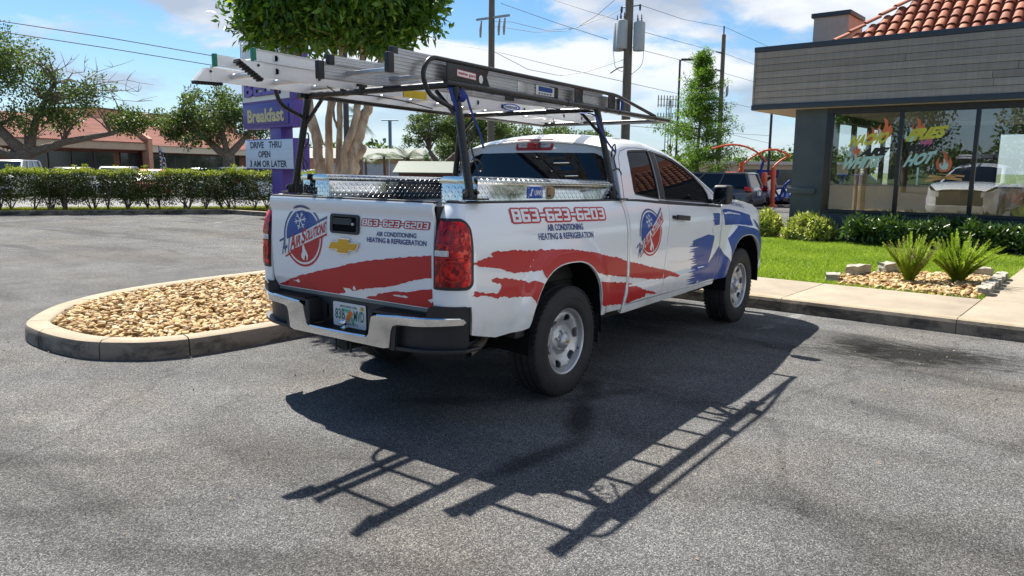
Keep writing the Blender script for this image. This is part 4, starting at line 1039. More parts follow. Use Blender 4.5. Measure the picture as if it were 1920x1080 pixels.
MB().tube([LE(p) for p in bend([(-1.12, .17, 2.035), (-1.05, .17, 2.00), (-.80, .10, 2.0), (-.55, .08, 1.985), (-.30, .05, 1.95)], .05)], .004, 6).build('pull_rope', blk_plastic, lad, smooth=True)

# ================================================================ MULTI-POSITION LADDER
mp = empty('folding_ladder', (-1.3, -.3, 2.04)); tag(mp, 'ribbed aluminium folding ladder with black end caps against the right guard rail of the rack', 'ladder')
zm = lambda x: 2.022-.020*x
def LM(p): return (p[0]+1.3, p[1]+.3, p[2]-2.04)
def ribbed(mb, path, z0, h, th=.020, ribs=5):
    """rail with raised ribs along it; path is a list of (x, y)"""
    prof = [(-th/2, 0), (th/2, 0)]
    P = [(-th/2, 0)]
    for k in range(ribs):
        a = h*k/ribs; w = h/ribs
        P += [(-th/2-.000, a+w*.15), (-th/2-.0035, a+w*.30), (-th/2-.0035, a+w*.70), (-th/2, a+w*.85)]
    P += [(-th/2, h), (th/2, h)]
    for k in range(ribs)[::-1]:
        a = h*k/ribs; w = h/ribs
        P += [(th/2, a+w*.85), (th/2+.0035, a+w*.70), (th/2+.0035, a+w*.30), (th/2, a+w*.15)]
    P += [(th/2, 0)]
    n = len(P); V = []
    for i, (x, y) in enumerate(path):
        a = path[max(0, i-1)]; b = path[min(len(path)-1, i+1)]; d = np.array([b[0]-a[0], b[1]-a[1]]); d /= np.linalg.norm(d); nx, ny = -d[1], d[0]
        for o_, zz in P: V.append(LM((x+nx*o_, y+ny*o_, zm(x)+z0+zz)))
    F = [(i*n+j, i*n+(j+1) % n, (i+1)*n+(j+1) % n, (i+1)*n+j) for i in range(len(path)-1) for j in range(n)]+[tuple(range(n)), tuple(range((len(path)-1)*n, len(path)*n))]
    return mb.add(V, F)
outer_r = [(-1.33, -.600), (1.14, -.600)]; inner_r = [(-1.27, -.570), (.95, -.570)]
outer_l = [(-1.33, -.030), (-.98, -.055), (-.94, -.062), (-.70, -.200), (-.66, -.215), (1.10, -.215)]; inner_l = [(-1.27, -.050), (-.96, -.078), (-.70, -.228), (-.64, -.242), (.95, -.242)]
ribbed(MB(), outer_r, 0., .096).build('rail', alu_rib, mp); ribbed(MB(), outer_l, 0., .096).build('rail', alu_rib, mp)
ribbed(MB(), inner_r, .085, .050, .016, 3).build('inner_rail', alu_rib, mp); ribbed(MB(), inner_l, .085, .050, .016, 3).build('inner_rail', alu_rib, mp)
for (x, y), z0, h in (((-1.335, -.600), -.004, .104), ((-1.335, -.030), -.004, .104), ((-1.275, -.570), .082, .058), ((-1.275, -.050), .082, .058), ((1.145, -.60), -.004, .104), ((1.105, -.215), -.004, .104)):
    MB().obox(LM((x, y, zm(x)+z0+h/2)), (.022, 0, 0), (0, .017, 0), (0, 0, h/2)).build('end_cap', blk_plastic, mp, bevel=.006)
x = -1.15
while x < 1.05:
    yl = float(np.interp(x, [p[0] for p in outer_l], [p[1] for p in outer_l]))
    MB().obox(LM((x, (yl-.60)/2, zm(x)+.045)), (.017, 0, 0), (0, (yl+.60)/2, 0), (0, 0, .012)).build('rung', alu_rib, mp, bevel=.005)
    x += .295
for x in (-.15, .22): 
    for y in (-.600, -.215): MB().obox(LM((x, y, zm(x)+.05)), (.055, 0, 0), (0, .016, 0), (0, 0, .040)).build('hinge_plate', alu_rib if x < 0 else blk_plastic, mp, bevel=.006)
SM = lambda U, V: np.stack([U+1.3, -.600+.3-.0152+0*U, V-2.04], 1)
def zq_(x): return zm(x)+.018
patch('paper_label', [(.00, zq_(0)), (.22, zq_(.22)), (.22, zq_(.22)+.062), (.00, zq_(0)+.062)], SM, white_print, mp, step=.5, off=.001)
patch('blue_label', [(.03, zq_(.03)+.024), (.20, zq_(.2)+.024), (.20, zq_(.2)+.056), (.03, zq_(.03)+.056)], SM, decal_blue, mp, step=.5, off=.0016)
mb = MB()
for k in range(5):
    xx = .04+.034*k; mb.obox(LM((xx, -.6175, zq_(xx)+.011)), (.010, 0, 0), (0, .0004, 0), (0, 0, .004))
mb.build('label_print', blk_plastic, mp)
patch('paper_label', [(.60, zq_(.6)), (.78, zq_(.78)), (.78, zq_(.78)+.055), (.60, zq_(.6)+.055)], SM, pm('grey_print', (.45, .45, .45), .5, var=.35, vscale=160), mp, step=.5, off=.001)

# ================================================================ STRAPS
def ribbon(name, pts, w, mat, label, width_dir=(1, 0, 0)):
    pts = bend(pts, .04, 4); base = pts[-1].copy(); V = []; wd = Vector(width_dir).normalized()
    for i, p in enumerate(pts):
        t = (pts[min(i+1, len(pts)-1)]-pts[max(i-1, 0)]).normalized(); w_ = (wd-t*wd.dot(t)).normalized(); n = t.cross(w_)
        q = p-base
        V += [q-w_*w/2-n*.001, q+w_*w/2-n*.001, q+w_*w/2+n*.001, q-w_*w/2+n*.001]
    F = [(4*i+a, 4*i+(a+1) % 4, 4*i+4+(a+1) % 4, 4*i+4+a) for i in range(len(pts)-1) for a in range(4)]+[(0, 1, 2, 3), (len(V)-4, len(V)-3, len(V)-2, len(V)-1)]
    o = MB().add(V, F).build(name, mat, None, loc=base); tag(o, label, 'strap', 'blue webbing straps on the ladder rack'); return o
ribbon('webbing_strap', [(-.84, -.50, 2.03), (-.83, -.64, 2.00), (-.82, -.70, 1.97), (-.80, -.70, 1.92), (-.78, -.71, 1.86), (-.755, -.72, 1.80), (-.72, -.735, 1.72), (-.71, -.74, 1.66)], .024, strap_blue, 'blue webbing strap hanging down the right rear leg of the rack', (1, .2, .3))
ribbon('webbing_strap', [(-.91, -.62, 2.02), (-.925, -.67, 2.0), (-.935, -.69, 1.95), (-.915, -.70, 1.90), (-.90, -.71, 1.84), (-.91, -.715, 1.80)], .03, strap_blue, 'short blue strap tail bunched behind the top of the right rear rack leg', (1, 0, .2))
ribbon('webbing_strap', [(-.86, -.60, 2.0), (-.85, -.69, 1.99), (-.86, -.715, 1.95), (-.885, -.71, 1.925), (-.87, -.69, 1.94)], .05, strap_blue, 'knotted blue strap bunch with a pale tag at the right rear leg top', (1, 0, .2))
ribbon('webbing_strap', [(.66, -.55, 1.96), (.655, -.66, 1.95), (.66, -.700, 1.93), (.69, -.72, 1.84), (.76, -.745, 1.74), (.84, -.77, 1.67)], .026, strap_blue, 'blue strap running down the right front rack leg to a wire hook', (1, .1, .3))
ribbon('webbing_strap', [(1.10, -.50, 2.10), (1.155, -.60, 2.12), (1.175, -.63, 2.08), (1.165, -.63, 2.0)], .04, strap_blue, 'wide blue strap wrapped round the front end of the ribbed ladder', (1, 0, .1))

# ================================================================ TOOLBOXES
def toolbox(side, label):
    s_ = side; b = empty('truck_toolbox', (-.84, s_*.66, 1.362)); tag(b, label, 'toolbox', 'tread plate side boxes on the truck bed'); b.rotation_euler = (0, .0225, 0)
    L_, w = 1.575, .28
    MB().box((0, -w/2, -.30), (L_, w/2, .112)).build('box_body', plate_alu, b, bevel=.004)
    lid = MB().prism([(-w/2-.010, .090), (-w/2-.010, .112), (-w/2+.022, .132), (w/2-.022, .132), (w/2+.010, .112), (w/2+.010, .090)], 'x', -.010, L_+.010).build('lid', plate_alu, b, bevel=.0025)
    # raised tread lozenges
    mb = MB()
    def loz(o, du, dv, nrm, u0, v0, nu, nv, pitch):
        o, du, dv, nrm = map(Vector, (o, du, dv, nrm))
        for i in range(nu):
            for j in range(nv):
                a = PI/4 if (i+j) % 2 else -PI/4; c = o+du*(u0+i*pitch)+dv*(v0+j*pitch)
                t = du*math.cos(a)+dv*math.sin(a); q = nrm.cross(t)
                e = nrm*.0016; L2, W2 = .0165, .0036
                mb.add([c-t*L2, c+q*W2, c+t*L2, c-q*W2, c-t*L2*.55+e, c+t*L2*.55+e], [(0, 1, 4), (1, 5, 4), (1, 2, 5), (2, 3, 5), (3, 4, 5), (3, 0, 4)])
    p = .0262
    for yy in (-1, 1): loz((0, yy*w/2+yy*.0002, 0), (1, 0, 0), (0, 0, 1), (0, yy, 0), .018, -.012, 59, 4, p)
    loz((0, -w/2, 0), (0, 1, 0), (0, 0, 1), (-1, 0, 0), .015, -.012, 11, 4, p)
    loz((0, -w/2, .1322), (1, 0, 0), (0, 1, 0), (0, 0, 1), .018, .038, 59, 9, p)
    for yy in (-1, 1):
        nb = Vector((0, yy*.53, .85)).normalized(); loz((0, yy*(w/2-.006), .1222), (1, 0, 0), Vector((0, -yy*.85, .53)), nb, .018, 0, 59, 1, p)
        loz((0, yy*(w/2+.0102), .101), (1, 0, 0), (0, 0, 1), (0, yy, 0), .018, 0, 59, 1, p)
    tp = mb.build('tread_pattern', plate_alu, b); tp['kind'] = 'stuff'
    if s_ < 0:
        SB = lambda U, V: np.stack([U-.160, -w/2+0*U, V], 1)
        patch('maker_badge', rrect(.655, .005, .825, .082, .006), SB, pm('badge_blue', (.012, .08, .42), .35), b, step=.4, off=.0035, thick=.003)
        lettering('badge_lettering', 'UWS', ((.735, .025), (.812, .025), (.735, .058)), SB, white_print, b, off=.0045, bold=.03)
        patch('badge_fish', [(.675, .030), (.690, .036), (.700, .062), (.712, .070), (.718, .060), (.708, .050), (.700, .034), (.706, .018), (.694, .024), (.682, .018)], SB, white_print, b, step=.4, off=.0045)
        for (a, c) in ((.667, .015), (.813, .015), (.667, .072), (.813, .072)): patch('badge_rivet', ellipse(a, c, .004, .004, 10), SB, white_print, b, step=.4, off=.0048)
        # paddle latch with D shaped plate
        patch('latch_plate', [(.865, .0), (.935, .0), (.965, .015), (.975, .045), (.965, .072), (.935, .085), (.865, .085)], SB, chrome, b, step=.4, off=.003, thick=.003)
        patch('latch_recess', rrect(.880, .014, .925, .074, .006), SB, pm('latch_dark', (.05, .045, .035), .4, metal=.6), b, step=.4, off=.0036)
        patch('latch_paddle', rrect(.884, .030, .921, .070, .004), SB, plate_alu, b, step=.4, off=.006, thick=.002)
    return b
toolbox(-1, 'tread plate aluminium toolbox with a blue badge on the right bed rail'); toolbox(1, 'tread plate aluminium toolbox on the left bed rail behind the tailgate')

# ================================================================ GROUND
def asphalt_mat(name, c0=.084, c1=.134, stains=True):
    m, nt, b = _nodes(name)
    agg = voron(nt, 190, 'F1', 'Color'); agg2 = voron(nt, 460, 'F1', 'Color')
    g = mathn(nt, 'ADD', mathn(nt, 'MULTIPLY', sepx(nt, agg), .62), mathn(nt, 'MULTIPLY', sepx(nt, agg2), .38))
    base = rampn(nt, g, [(.10, (c0*.35, c0*.36, c0*.39)), (.40, (c0*.92, c0*.92, c0*.93)), (.60, (c1*.90, c1*.88, c1*.85)), (.78, (c1*1.4, c1*1.37, c1*1.31)), (.91, (c1*2.7, c1*2.65, c1*2.5))])
    n1 = noisen(nt, .35, 6, .6); n2 = noisen(nt, 1.7, 8, .65, .6); n3 = noisen(nt, .9, 3, .5, 1.2, stretch=(1, .22, 1), loc=(5, 3, 0))
    base = mixn(nt, 1., base, rampn(nt, n1, [(.30, .70), (.70, 1.20)]), 'MULTIPLY')
    base = mixn(nt, 1., base, rampn(nt, n2, [(.30, .78), (.66, 1.12)]), 'MULTIPLY')
    base = mixn(nt, 1., base, rampn(nt, n3, [(.52, 1.0), (.68, .66)]), 'MULTIPLY')
    # warm dusty tint in patches
    base = mixn(nt, rampn(nt, noisen(nt, .5, 4, .6, loc=(9, 1, 0)), [(.48, 0.), (.70, .50)]), base, mixn(nt, 1., base, (1.16, 1.02, .84), 'MULTIPLY'))
    if stains:
        def blob(cx, cy, rx, ry, ang, soft, lo):
            tc = nt.nodes.new('ShaderNodeTexCoord'); mp = nt.nodes.new('ShaderNodeMapping'); nt.links.new(tc.outputs['Object'], mp.inputs[0])
            mp.vector_type = 'TEXTURE'; mp.inputs['Location'].default_value = (cx, cy, 0); mp.inputs['Rotation'].default_value = (0, 0, ang); mp.inputs['Scale'].default_value = (rx, ry, 1)
            ln = nt.nodes.new('ShaderNodeVectorMath'); ln.operation = 'LENGTH'; nt.links.new(mp.outputs[0], ln.inputs[0])
            d = mathn(nt, 'ADD', ln.outputs['Value'], mathn(nt, 'MULTIPLY', mathn(nt, 'SUBTRACT', noisen(nt, 7, 6, .7, .5, stretch=(2.4, .8, 1)), .5), soft))
            return rampn(nt, d, [(.35, lo), (1.05, 1.0)])
        for a in ((2.85, -2.65, 1.05, .55, -1.2, 2.0, .14), (3.0, -2.2, .5, .35, .2, 1.6, .30), (-.35, -1.24, .62, .12, .50, .6, .36), (-1.1, -1.40, .55, .10, -.12, .6, .42), (.25, -.95, .3, .12, .6, .7, .45), (3.1, .1, 1.3, .8, .1, 1.8, .50), (-.6, -.35, .5, .16, -.95, 1.2, .55), (.15, -1.1, .55, .10, -.5, 1.0, .62), (.4, 1.2, .9, .45, 0, 1.6, .6), (-2.2, -2.1, .7, .13, -.55, 1.4, .70), (-3.2, .2, 1.3, .10, -.75, 1.2, .80), (1.2, -3.6, .9, .10, -.3, 1.4, .72), (-2.6, -1.2, 1.1, .16, -1.0, 1.5, .66), (-2.9, .9, 1.4, .14, -.9, 1.4, .72), (-1.9, -2.6, .8, .2, -.7, 1.6, .70), (-1.0, -3.0, .7, .12, .9, 1.5, .74), (.9, -2.9, 1.3, .14, 1.2, 1.4, .78), (-1.4, -3.1, .5, .3, .6, 1.8, .82)):
            base = mixn(nt, 1., base, blob(*a), 'MULTIPLY')
    # hairline cracks
    wv = noisen(nt, .8, 5, .6); 
    tc = nt.nodes.new('ShaderNodeTexCoord'); vm = nt.nodes.new('ShaderNodeVectorMath'); vm.operation = 'ADD'; nt.links.new(tc.outputs['Object'], vm.inputs[0])
    cbn = nt.nodes.new('ShaderNodeCombineXYZ'); nt.links.new(wv, cbn.inputs[0]); nt.links.new(noisen(nt, 1.1, 5, .6, loc=(3, 3, 3)), cbn.inputs[1]); nt.links.new(cbn.outputs[0], vm.inputs[1])
    vo = nt.nodes.new('ShaderNodeTexVoronoi'); vo.feature = 'DISTANCE_TO_EDGE'; vo.inputs['Scale'].default_value = .22; nt.links.new(vm.outputs[0], vo.inputs['Vector'])
    base = mixn(nt, 1., base, rampn(nt, vo.outputs['Distance'], [(.0, .74), (.003, .82), (.005, 1.0)]), 'MULTIPLY')
    nt.links.new(base, b.inputs['Base Color']); b.inputs['Roughness'].default_value = .92; b.inputs['Specular IOR Level'].default_value = .12
    h = mathn(nt, 'ADD', voron(nt, 135, 'F1', 'Distance'), mathn(nt, 'MULTIPLY', voron(nt, 330, 'F1', 'Distance'), .5))
    bp = bump(nt, b, h, .55, .004)
    bp.invert = True
    return m
def sepx(nt, c):
    s_ = nt.nodes.new('ShaderNodeSeparateColor'); nt.links.new(c, s_.inputs[0]); return s_.outputs[0]
asphalt = asphalt_mat('asphalt'); asphalt2 = asphalt_mat('old_asphalt', .11, .15, False)
DL = .0513
def Bw(a, b): return (a*math.cos(DL)+b*math.sin(DL), -a*math.sin(DL)+b*math.cos(DL))
def sheet(name, poly, z, mat, kind='structure', **k):
    o = mesh_obj(name, [(x, y, z) for x, y in poly], [tuple(range(len(poly)))], mat)
    if o.data.polygons[0].normal.z < 0: o.data.flip_normals()
    o['kind'] = kind; return o
grass_soil = pm('grass_ground', (.075, .11, .028), .95, var=.45, vscale=3, bumpamt=.3, bscale=30)
sheet('terrain', [(-900, -900), (1500, -900), (1500, 1500), (-900, 1500)], -.05, grass_soil)
sheet('parking_lot', [(-70, -60), (46, -60), (46, 12), (31, 20), (9.98, 16.5), (9.86, 18.75), (4.72, 22.6), (-40, 56), (-70, 56)], 0, asphalt)
sheet('plaza_parking_lot', [(-40, 62), (4.72+2.4, 22.6+3.2), (9.9+2.4, 18.7+3.2), (60, -15), (130, -15), (130, 110), (-40, 110)], -.012, asphalt2)
concrete = pm('concrete', (.295, .245, .18), .9, var=.16, vscale=2.2, bumpamt=.25, bscale=140, rvar=.05)
conc_dirty = pm('weathered_kerb', (.30, .275, .225), .92, var=.45, vscale=5, bumpamt=.35, bscale=90)
def kerb_mat():
    m, nt, b = _nodes('kerb_concrete')
    geo = nt.nodes.new('ShaderNodeNewGeometry'); sp = nt.nodes.new('ShaderNodeSeparateXYZ'); nt.links.new(geo.outputs['True Normal'], sp.inputs[0])
    n = noisen(nt, 4, 7, .65); n2 = noisen(nt, 70, 4, .6)
    top = rampn(nt, n, [(.3, (.27, .215, .145)), (.7, (.38, .31, .22))])
    face = mixn(nt, rampn(nt, noisen(nt, 2.2, 6, .7, .5, stretch=(1, 1, 2)), [(.42, 0.), (.60, 1.)]), (.22, .19, .15), (.045, .042, .037))   # tyre scuffs and mildew on the upright face
    up = rampn(nt, sp.outputs[2], [(.25, 0.), (.75, 1.)])
    c = mixn(nt, up, face, top); c = mixn(nt, 1., c, rampn(nt, n2, [(.3, .86), (.7, 1.1)]), 'MULTIPLY')
    nt.links.new(c, b.inputs['Base Color']); b.inputs['Roughness'].default_value = .9
    bump(nt, b, n2, .3, .004); return m
kerbm = kerb_mat()
paint = None
def paint_mat():
    m, nt, b = _nodes('worn_line_paint')
    nt.links.new(rampn(nt, noisen(nt, 8, 4), [(.3, (.42, .42, .40)), (.7, (.60, .60, .57))]), b.inputs['Base Color']); b.inputs['Roughness'].default_value = .8
    a = rampn(nt, mathn(nt, 'ADD', mathn(nt, 'MULTIPLY', noisen(nt, 2.2, 8, .75), .75), mathn(nt, 'MULTIPLY', voron(nt, 120, 'F1', 'Distance'), .30)), [(.42, .38), (.56, .02)])
    nt.links.new(a, b.inputs['Alpha']); return m
paintm = paint_mat()
def line(a0, b0, a1, b1, w=.10, name='painted_line'):
    p, q = Vector((*Bw(a0, b0), 0)), Vector((*Bw(a1, b1), 0)); d = (q-p).normalized(); n = Vector((-d.y, d.x, 0))*w/2
    return sheet(name, [tuple((p+n).xy), tuple((q+n).xy), tuple((q-n).xy), tuple((p-n).xy)], .004, paintm)
line(4.14, -1.10, 3.05, -1.10); line(4.14, -3.95, 3.3, -3.95)
for (x0, y0, x1, y1) in ((-4.3, 4.2, -2.25, 3.35), (3.2, 19.5, 6.0, 21.2), (7.2, 15.2, 9.3, 16.9), (-2.5, 17.0, 1.8, 21.0)):
    sheet('painted_line', [(x0, y0), (x1, y1), (x1+.08, y1-.1), (x0+.08, y0-.1)], .004, paintm)

# kerb and sidewalk in front of the restaurant (building frame: a = towards it, b = to the left)
def bobj(mb, name, mat, parent=None, **k):
    return mb.build(name, mat, parent, **k)
walk = empty('sidewalk', (0, 0, 0), -DL); walk['kind'] = 'structure'
joints = [-9.4, -7.7, -6.0, -4.28, -2.574, -.861, .85, 2.56]
for j0, j1 in zip(joints[:-1], joints[1:]):
    MB().box((4.335, j0+.004, -.03), (5.66, j1-.004, .15)).build('slab', concrete, walk, bevel=.008)
    V = []; pr = [(4.175, -.03), (4.180, .105), (4.192, .137), (4.22, .151), (4.335, .150), (4.335, -.03)]
    MB().add([(a, b, z) for b in (j0+.003, j1-.003) for a, z in pr], [tuple(range(6)), tuple(range(6, 12))[::-1]]+[(i, i+6, (i+1) % 6+6, (i+1) % 6) for i in range(6)]).build('kerb_stone', kerbm, walk)
for a0, a1 in ((5.668, 7.3), (7.308, 8.95), (8.958, 10.6), (10.608, 12.25)):
    MB().box((a0, -4.6, -.03), (a1, -2.576, .15)).build('slab', concrete, walk, bevel=.008)

# ------------------------------------------------ pebble island
def pebbles(name, poly, z, n, r0, r1, mat, seed, heap=0.):
    R = np.random.default_rng(seed); P = np.array(poly); lo, hi = P.min(0), P.max(0); pts = []
    while len(pts) < n:
        q = R.uniform(lo, hi, (n, 2)); q = q[inpoly(q, P)]; pts += list(q)
    pts = np.array(pts[:n])
    t = (1+5**.5)/2
    ico = np.array([(-1,t,0),(1,t,0),(-1,-t,0),(1,-t,0),(0,-1,t),(0,1,t),(0,-1,-t),(0,1,-t),(t,0,-1),(t,0,1),(-t,0,-1),(-t,0,1)])/math.sqrt(1+t*t)
    fi = np.array([(0,11,5),(0,5,1),(0,1,7),(0,7,10),(0,10,11),(1,5,9),(5,11,4),(11,10,2),(10,7,6),(7,1,8),(3,9,4),(3,4,2),(3,2,6),(3,6,8),(3,8,9),(4,9,5),(2,4,11),(6,2,10),(8,6,7),(9,8,1)])
    # one subdivision for roundness
    vs = list(map(tuple, ico)); mid = {}; nf = []
    def m2(a, b):
        k = (min(a, b), max(a, b))
        if k not in mid: v = (np.array(vs[a])+np.array(vs[b])); v /= np.linalg.norm(v); mid[k] = len(vs); vs.append(tuple(v))
        return mid[k]
    for a, b, c in fi: x, y, w = m2(a, b), m2(b, c), m2(c, a); nf += [(a, x, w), (b, y, x), (c, w, y), (x, y, w)]
    ico = np.array(vs); fi = np.array(nf)
    k = len(ico)
    s = R.uniform(r0, r1, (n, 1))*np.stack([R.uniform(.85, 1.5, n), R.uniform(.7, 1.1, n), R.uniform(.40, .68, n)], 1)
    ang = R.uniform(0, 2*PI, n); tilt = R.normal(0, .30, (n, 2))
    V = ico[None]*s[:, None]
    V = V*(1+R.normal(0, .09, (n, k, 1)))
    c, s_ = np.cos(ang)[:, None], np.sin(ang)[:, None]
    x = V[..., 0]*c-V[..., 1]*s_; y = V[..., 0]*s_+V[..., 1]*c; zz = V[..., 2]+x*tilt[:, :1]+y*tilt[:, 1:]
    zc = z+R.uniform(-.010, .022, n)[:, None]
    if heap:
        cen = P.mean(0); d = np.hypot(pts[:, 0]-cen[0], pts[:, 1]-cen[1])/np.max(np.hypot(P[:, 0]-cen[0], P[:, 1]-cen[1])); zc = zc+heap*(1-d[:, None]**2)
    V = np.stack([x+pts[:, :1], y+pts[:, 1:], zz+zc], 2).reshape(-1, 3)
    F = (fi[None]+(np.arange(n)*k)[:, None, None]).reshape(-1, 3)
    o = mesh_obj(name, V, F, mat, smooth=True, tint=np.repeat(R.uniform(0, 1, n), len(fi))); o['kind'] = 'stuff'; return o
def tint_mat(name, stops, rough=.8, trans=0., bumpamt=0., nz=.15, spec=.3, vs=30):
    m, nt, b = _nodes(name)
    a = nt.nodes.new('ShaderNodeAttribute'); a.attribute_name = 'tint'
    c = rampn(nt, a.outputs['Fac'], stops)
    c = mixn(nt, 1., c, rampn(nt, noisen(nt, vs, 3), [(.3, 1-nz), (.7, 1+nz)]), 'MULTIPLY')
    nt.links.new(c, b.inputs['Base Color']); b.inputs['Roughness'].default_value = rough; b.inputs['Specular IOR Level'].default_value = spec
    if bumpamt: bump(nt, b, noisen(nt, vs*3, 3), bumpamt, .004)
    if trans:
        t = nt.nodes.new('ShaderNodeBsdfTranslucent'); nt.links.new(mixn(nt, 1., c, (1.15, 1.25, .55), 'MULTIPLY'), t.inputs[0])
        mx = nt.nodes.new('ShaderNodeMixShader'); mx.inputs[0].default_value = trans
        nt.links.new(b.outputs[0], mx.inputs[1]); nt.links.new(t.outputs[0], mx.inputs[2]); nt.links.new(mx.outputs[0], nt.nodes['Material Output'].inputs[0])
    return m
pebm = tint_mat('river_pebble', [(0, (.13, .070, .030)), (.15, (.30, .175, .065)), (.5, (.44, .29, .115)), (.82, (.54, .39, .20)), (1, (.60, .50, .34))], .75, nz=.22, vs=26)
isl = [(-1.67, 3.44), (-1.67, 3.05), (-1.61, 2.68), (-1.46, 2.41), (-1.26, 2.20), (-.9, 2.06), (-.03, 1.98), (1.5, 1.90), (3.0, 1.78), (4.16, 1.65), (5.8, 1.55), (7.6, 1.6), (9.6, 3.4), (9.4, 5.6), (7.5, 5.95), (5.0, 5.85), (3.2, 5.55), (1.95, 5.20), (.9, 5.18), (.10, 5.10), (-.50, 4.90), (-1.08, 4.52), (-1.45, 4.07), (-1.62, 3.77)]
isl = [(x, y) for x, y in isl]
def smoothloop(p, n=4):
    P = [np.array(q, float) for q in p]; out = []; m = len(P)
    for i in range(m):
        a, b, c, d = P[i-1], P[i], P[(i+1) % m], P[(i+2) % m]
        for k in range(n):
            t = k/n; out.append(tuple(.5*((2*b)+(-a+c)*t+(2*a-5*b+4*c-d)*t*t+(-a+3*b-3*c+d)*t**3)))
    return out
isl = smoothloop(isl, 4)
def inset(p, d):
    out = []; m = len(p)
    for i in range(m):
        a, b, c = np.array(p[i-1]), np.array(p[i]), np.array(p[(i+1) % m]); t = (c-a)/np.linalg.norm(c-a); n = np.array([-t[1], t[0]])
        out.append(tuple(b+n*d))
    if not inpoly(np.array([out[0]]), p)[0]: return inset(p, -d)
    return out
island = empty('parking_island', (0, 0, 0)); island['kind'] = 'structure'
m = len(isl); kprof = [(0., 0., -.02), (.006, 0, .105), (.02, 0, .140), (.05, 0, .153), (.175, 0, .150), (.200, 0, .140), (.215, 0, .118), (.22, 0, .06)]
loops = [inset(isl, d) if d else isl for d, _, _ in kprof]
segs = []; per = 9; i0 = 1
bounds = list(range(1, m, per))+[m+1]
for bi in range(len(bounds)-1):
    V = []; idx = list(range(bounds[bi], bounds[bi+1]+1))
    for ii, i in enumerate(idx):
        for lp, (d, _, z) in zip(loops, kprof):
            p = np.array(lp[i % m])
            if ii == 0 or ii == len(idx)-1:
                q = np.array(lp[(i+1) % m]) if ii == 0 else np.array(lp[(i-1) % m]); tt = (q-p)/np.linalg.norm(q-p); p = p+tt*.005
            V.append((p[0], p[1], z))
    k = len(kprof); F = [(i*k+j, i*k+j+1, (i+1)*k+j+1, (i+1)*k+j) for i in range(len(idx)-1) for j in range(k-1)]+[tuple(range(k)), tuple(range((len(idx)-1)*k, len(idx)*k))]
    MB().add(V, F).build('kerb_stone', kerbm, island, smooth=True, angle=40)
sand = pm('sandy_soil', (.30, .22, .13), .95, var=.3, vscale=8, bumpamt=.4, bscale=60)
inner = inset(isl, .215)
o = mesh_obj('island_soil', [(x, y, .085) for x, y in inner], [tuple(range(len(inner)))], sand, island)
isl_in = [p for p in inner]
near = [p for p in isl_in]
pebbles('river_pebbles', [p for p in inset(isl, .235) if p[0] < 3.2]+[(3.2, 5.2), (3.2, 2.1)][0:0], .100, 7500, .018, .033, pebm, 3, .03)
pebbles('river_pebbles', [(2.4, 2.2), (7.4, 1.9), (9.2, 3.5), (9.0, 5.4), (5, 5.5), (2.4, 5.0)], .095, 1800, .03, .055, pebm, 4)

# lawn and bed before the restaurant
lawn_poly = [Bw(5.67, -2.566), Bw(5.67, 2.6), Bw(11.9, 2.6), Bw(11.9, -2.566)]
lawn_poly = [Bw(5.665, 2.7), Bw(11.9, 2.7), Bw(11.9, -2.566), Bw(5.665, -2.566)]
sheet('lawn_soil', lawn_poly, .128, pm('lawn_soil', (.06, .075, .022), .95, var=.4, vscale=9))
sheet('mulch_bed', [Bw(11.9, 3.6), Bw(13.5, 3.6), Bw(13.5, -9), Bw(11.9, -9)], .132, pm('mulch', (.14, .065, .035), .95, var=.5, vscale=25, bumpamt=.8, bscale=70))
sheet('gravel_strip', [Bw(11.6, 2.7), Bw(14.0, 2.7), Bw(14.0, 8), Bw(5.66, 8), Bw(5.66, 2.7)], .10, pm('tan_gravel', (.40, .31, .20), .95, var=.4, vscale=40, bumpamt=.6, bscale=90))
sheet('building_plot', [Bw(12.2, 2.2), Bw(12.2, -12), Bw(26, -12), Bw(26, 2.2)], .10, concrete)
bed_poly = [(5.70, -1.28), (5.56, -2.80), (6.4, -2.84), (7.80, -2.86), (7.72, -2.45), (7.38, -1.62), (6.55, -1.18), (6.2, -1.15)]
def grassblades(name, poly, z, n, h0, h1, mat, seed, avoid=None, w=.004, lean=.5):
    R = np.random.default_rng(seed); P = np.array(poly); lo, hi = P.min(0), P.max(0); pts = np.zeros((0, 2))
    while len(pts) < n:
        q = R.uniform(lo, hi, (n, 2)); k = inpoly(q, P)
        if avoid is not None: k &= ~inpoly(q, avoid)
        pts = np.vstack([pts, q[k]])
    pts = pts[:n]; h = R.uniform(h0, h1, n); a = R.uniform(0, 2*PI, n); l = R.normal(0, lean, (n, 2))*h[:, None]
    dx, dy = np.cos(a)*w, np.sin(a)*w
    B = np.stack([pts[:, 0], pts[:, 1], np.full(n, z)], 1)
    v0 = B+np.stack([dx, dy, 0*dx], 1); v1 = B-np.stack([dx, dy, 0*dx], 1)
    v2 = B+np.stack([l[:, 0]*.4+dx*.7, l[:, 1]*.4+dy*.7, h*.6], 1); v3 = B+np.stack([l[:, 0]*.4-dx*.7, l[:, 1]*.4-dy*.7, h*.6], 1); v4 = B+np.stack([l[:, 0], l[:, 1], h], 1)
    V = np.stack([v0, v1, v3, v2, v4], 1).reshape(-1, 3); i = np.arange(n)*5
    F = np.concatenate([np.stack([i, i+1, i+2], 1), np.stack([i, i+2, i+3], 1), np.stack([i+3, i+2, i+4], 1)])
    t = R.uniform(0, 1, n)*.75+.25*(np.sin(pts[:, 0]*3.1)*np.cos(pts[:, 1]*2.3)*.5+.5)
    o = mesh_obj(name, V, F, mat, tint=np.tile(t, 3)); o['kind'] = 'stuff'; return o
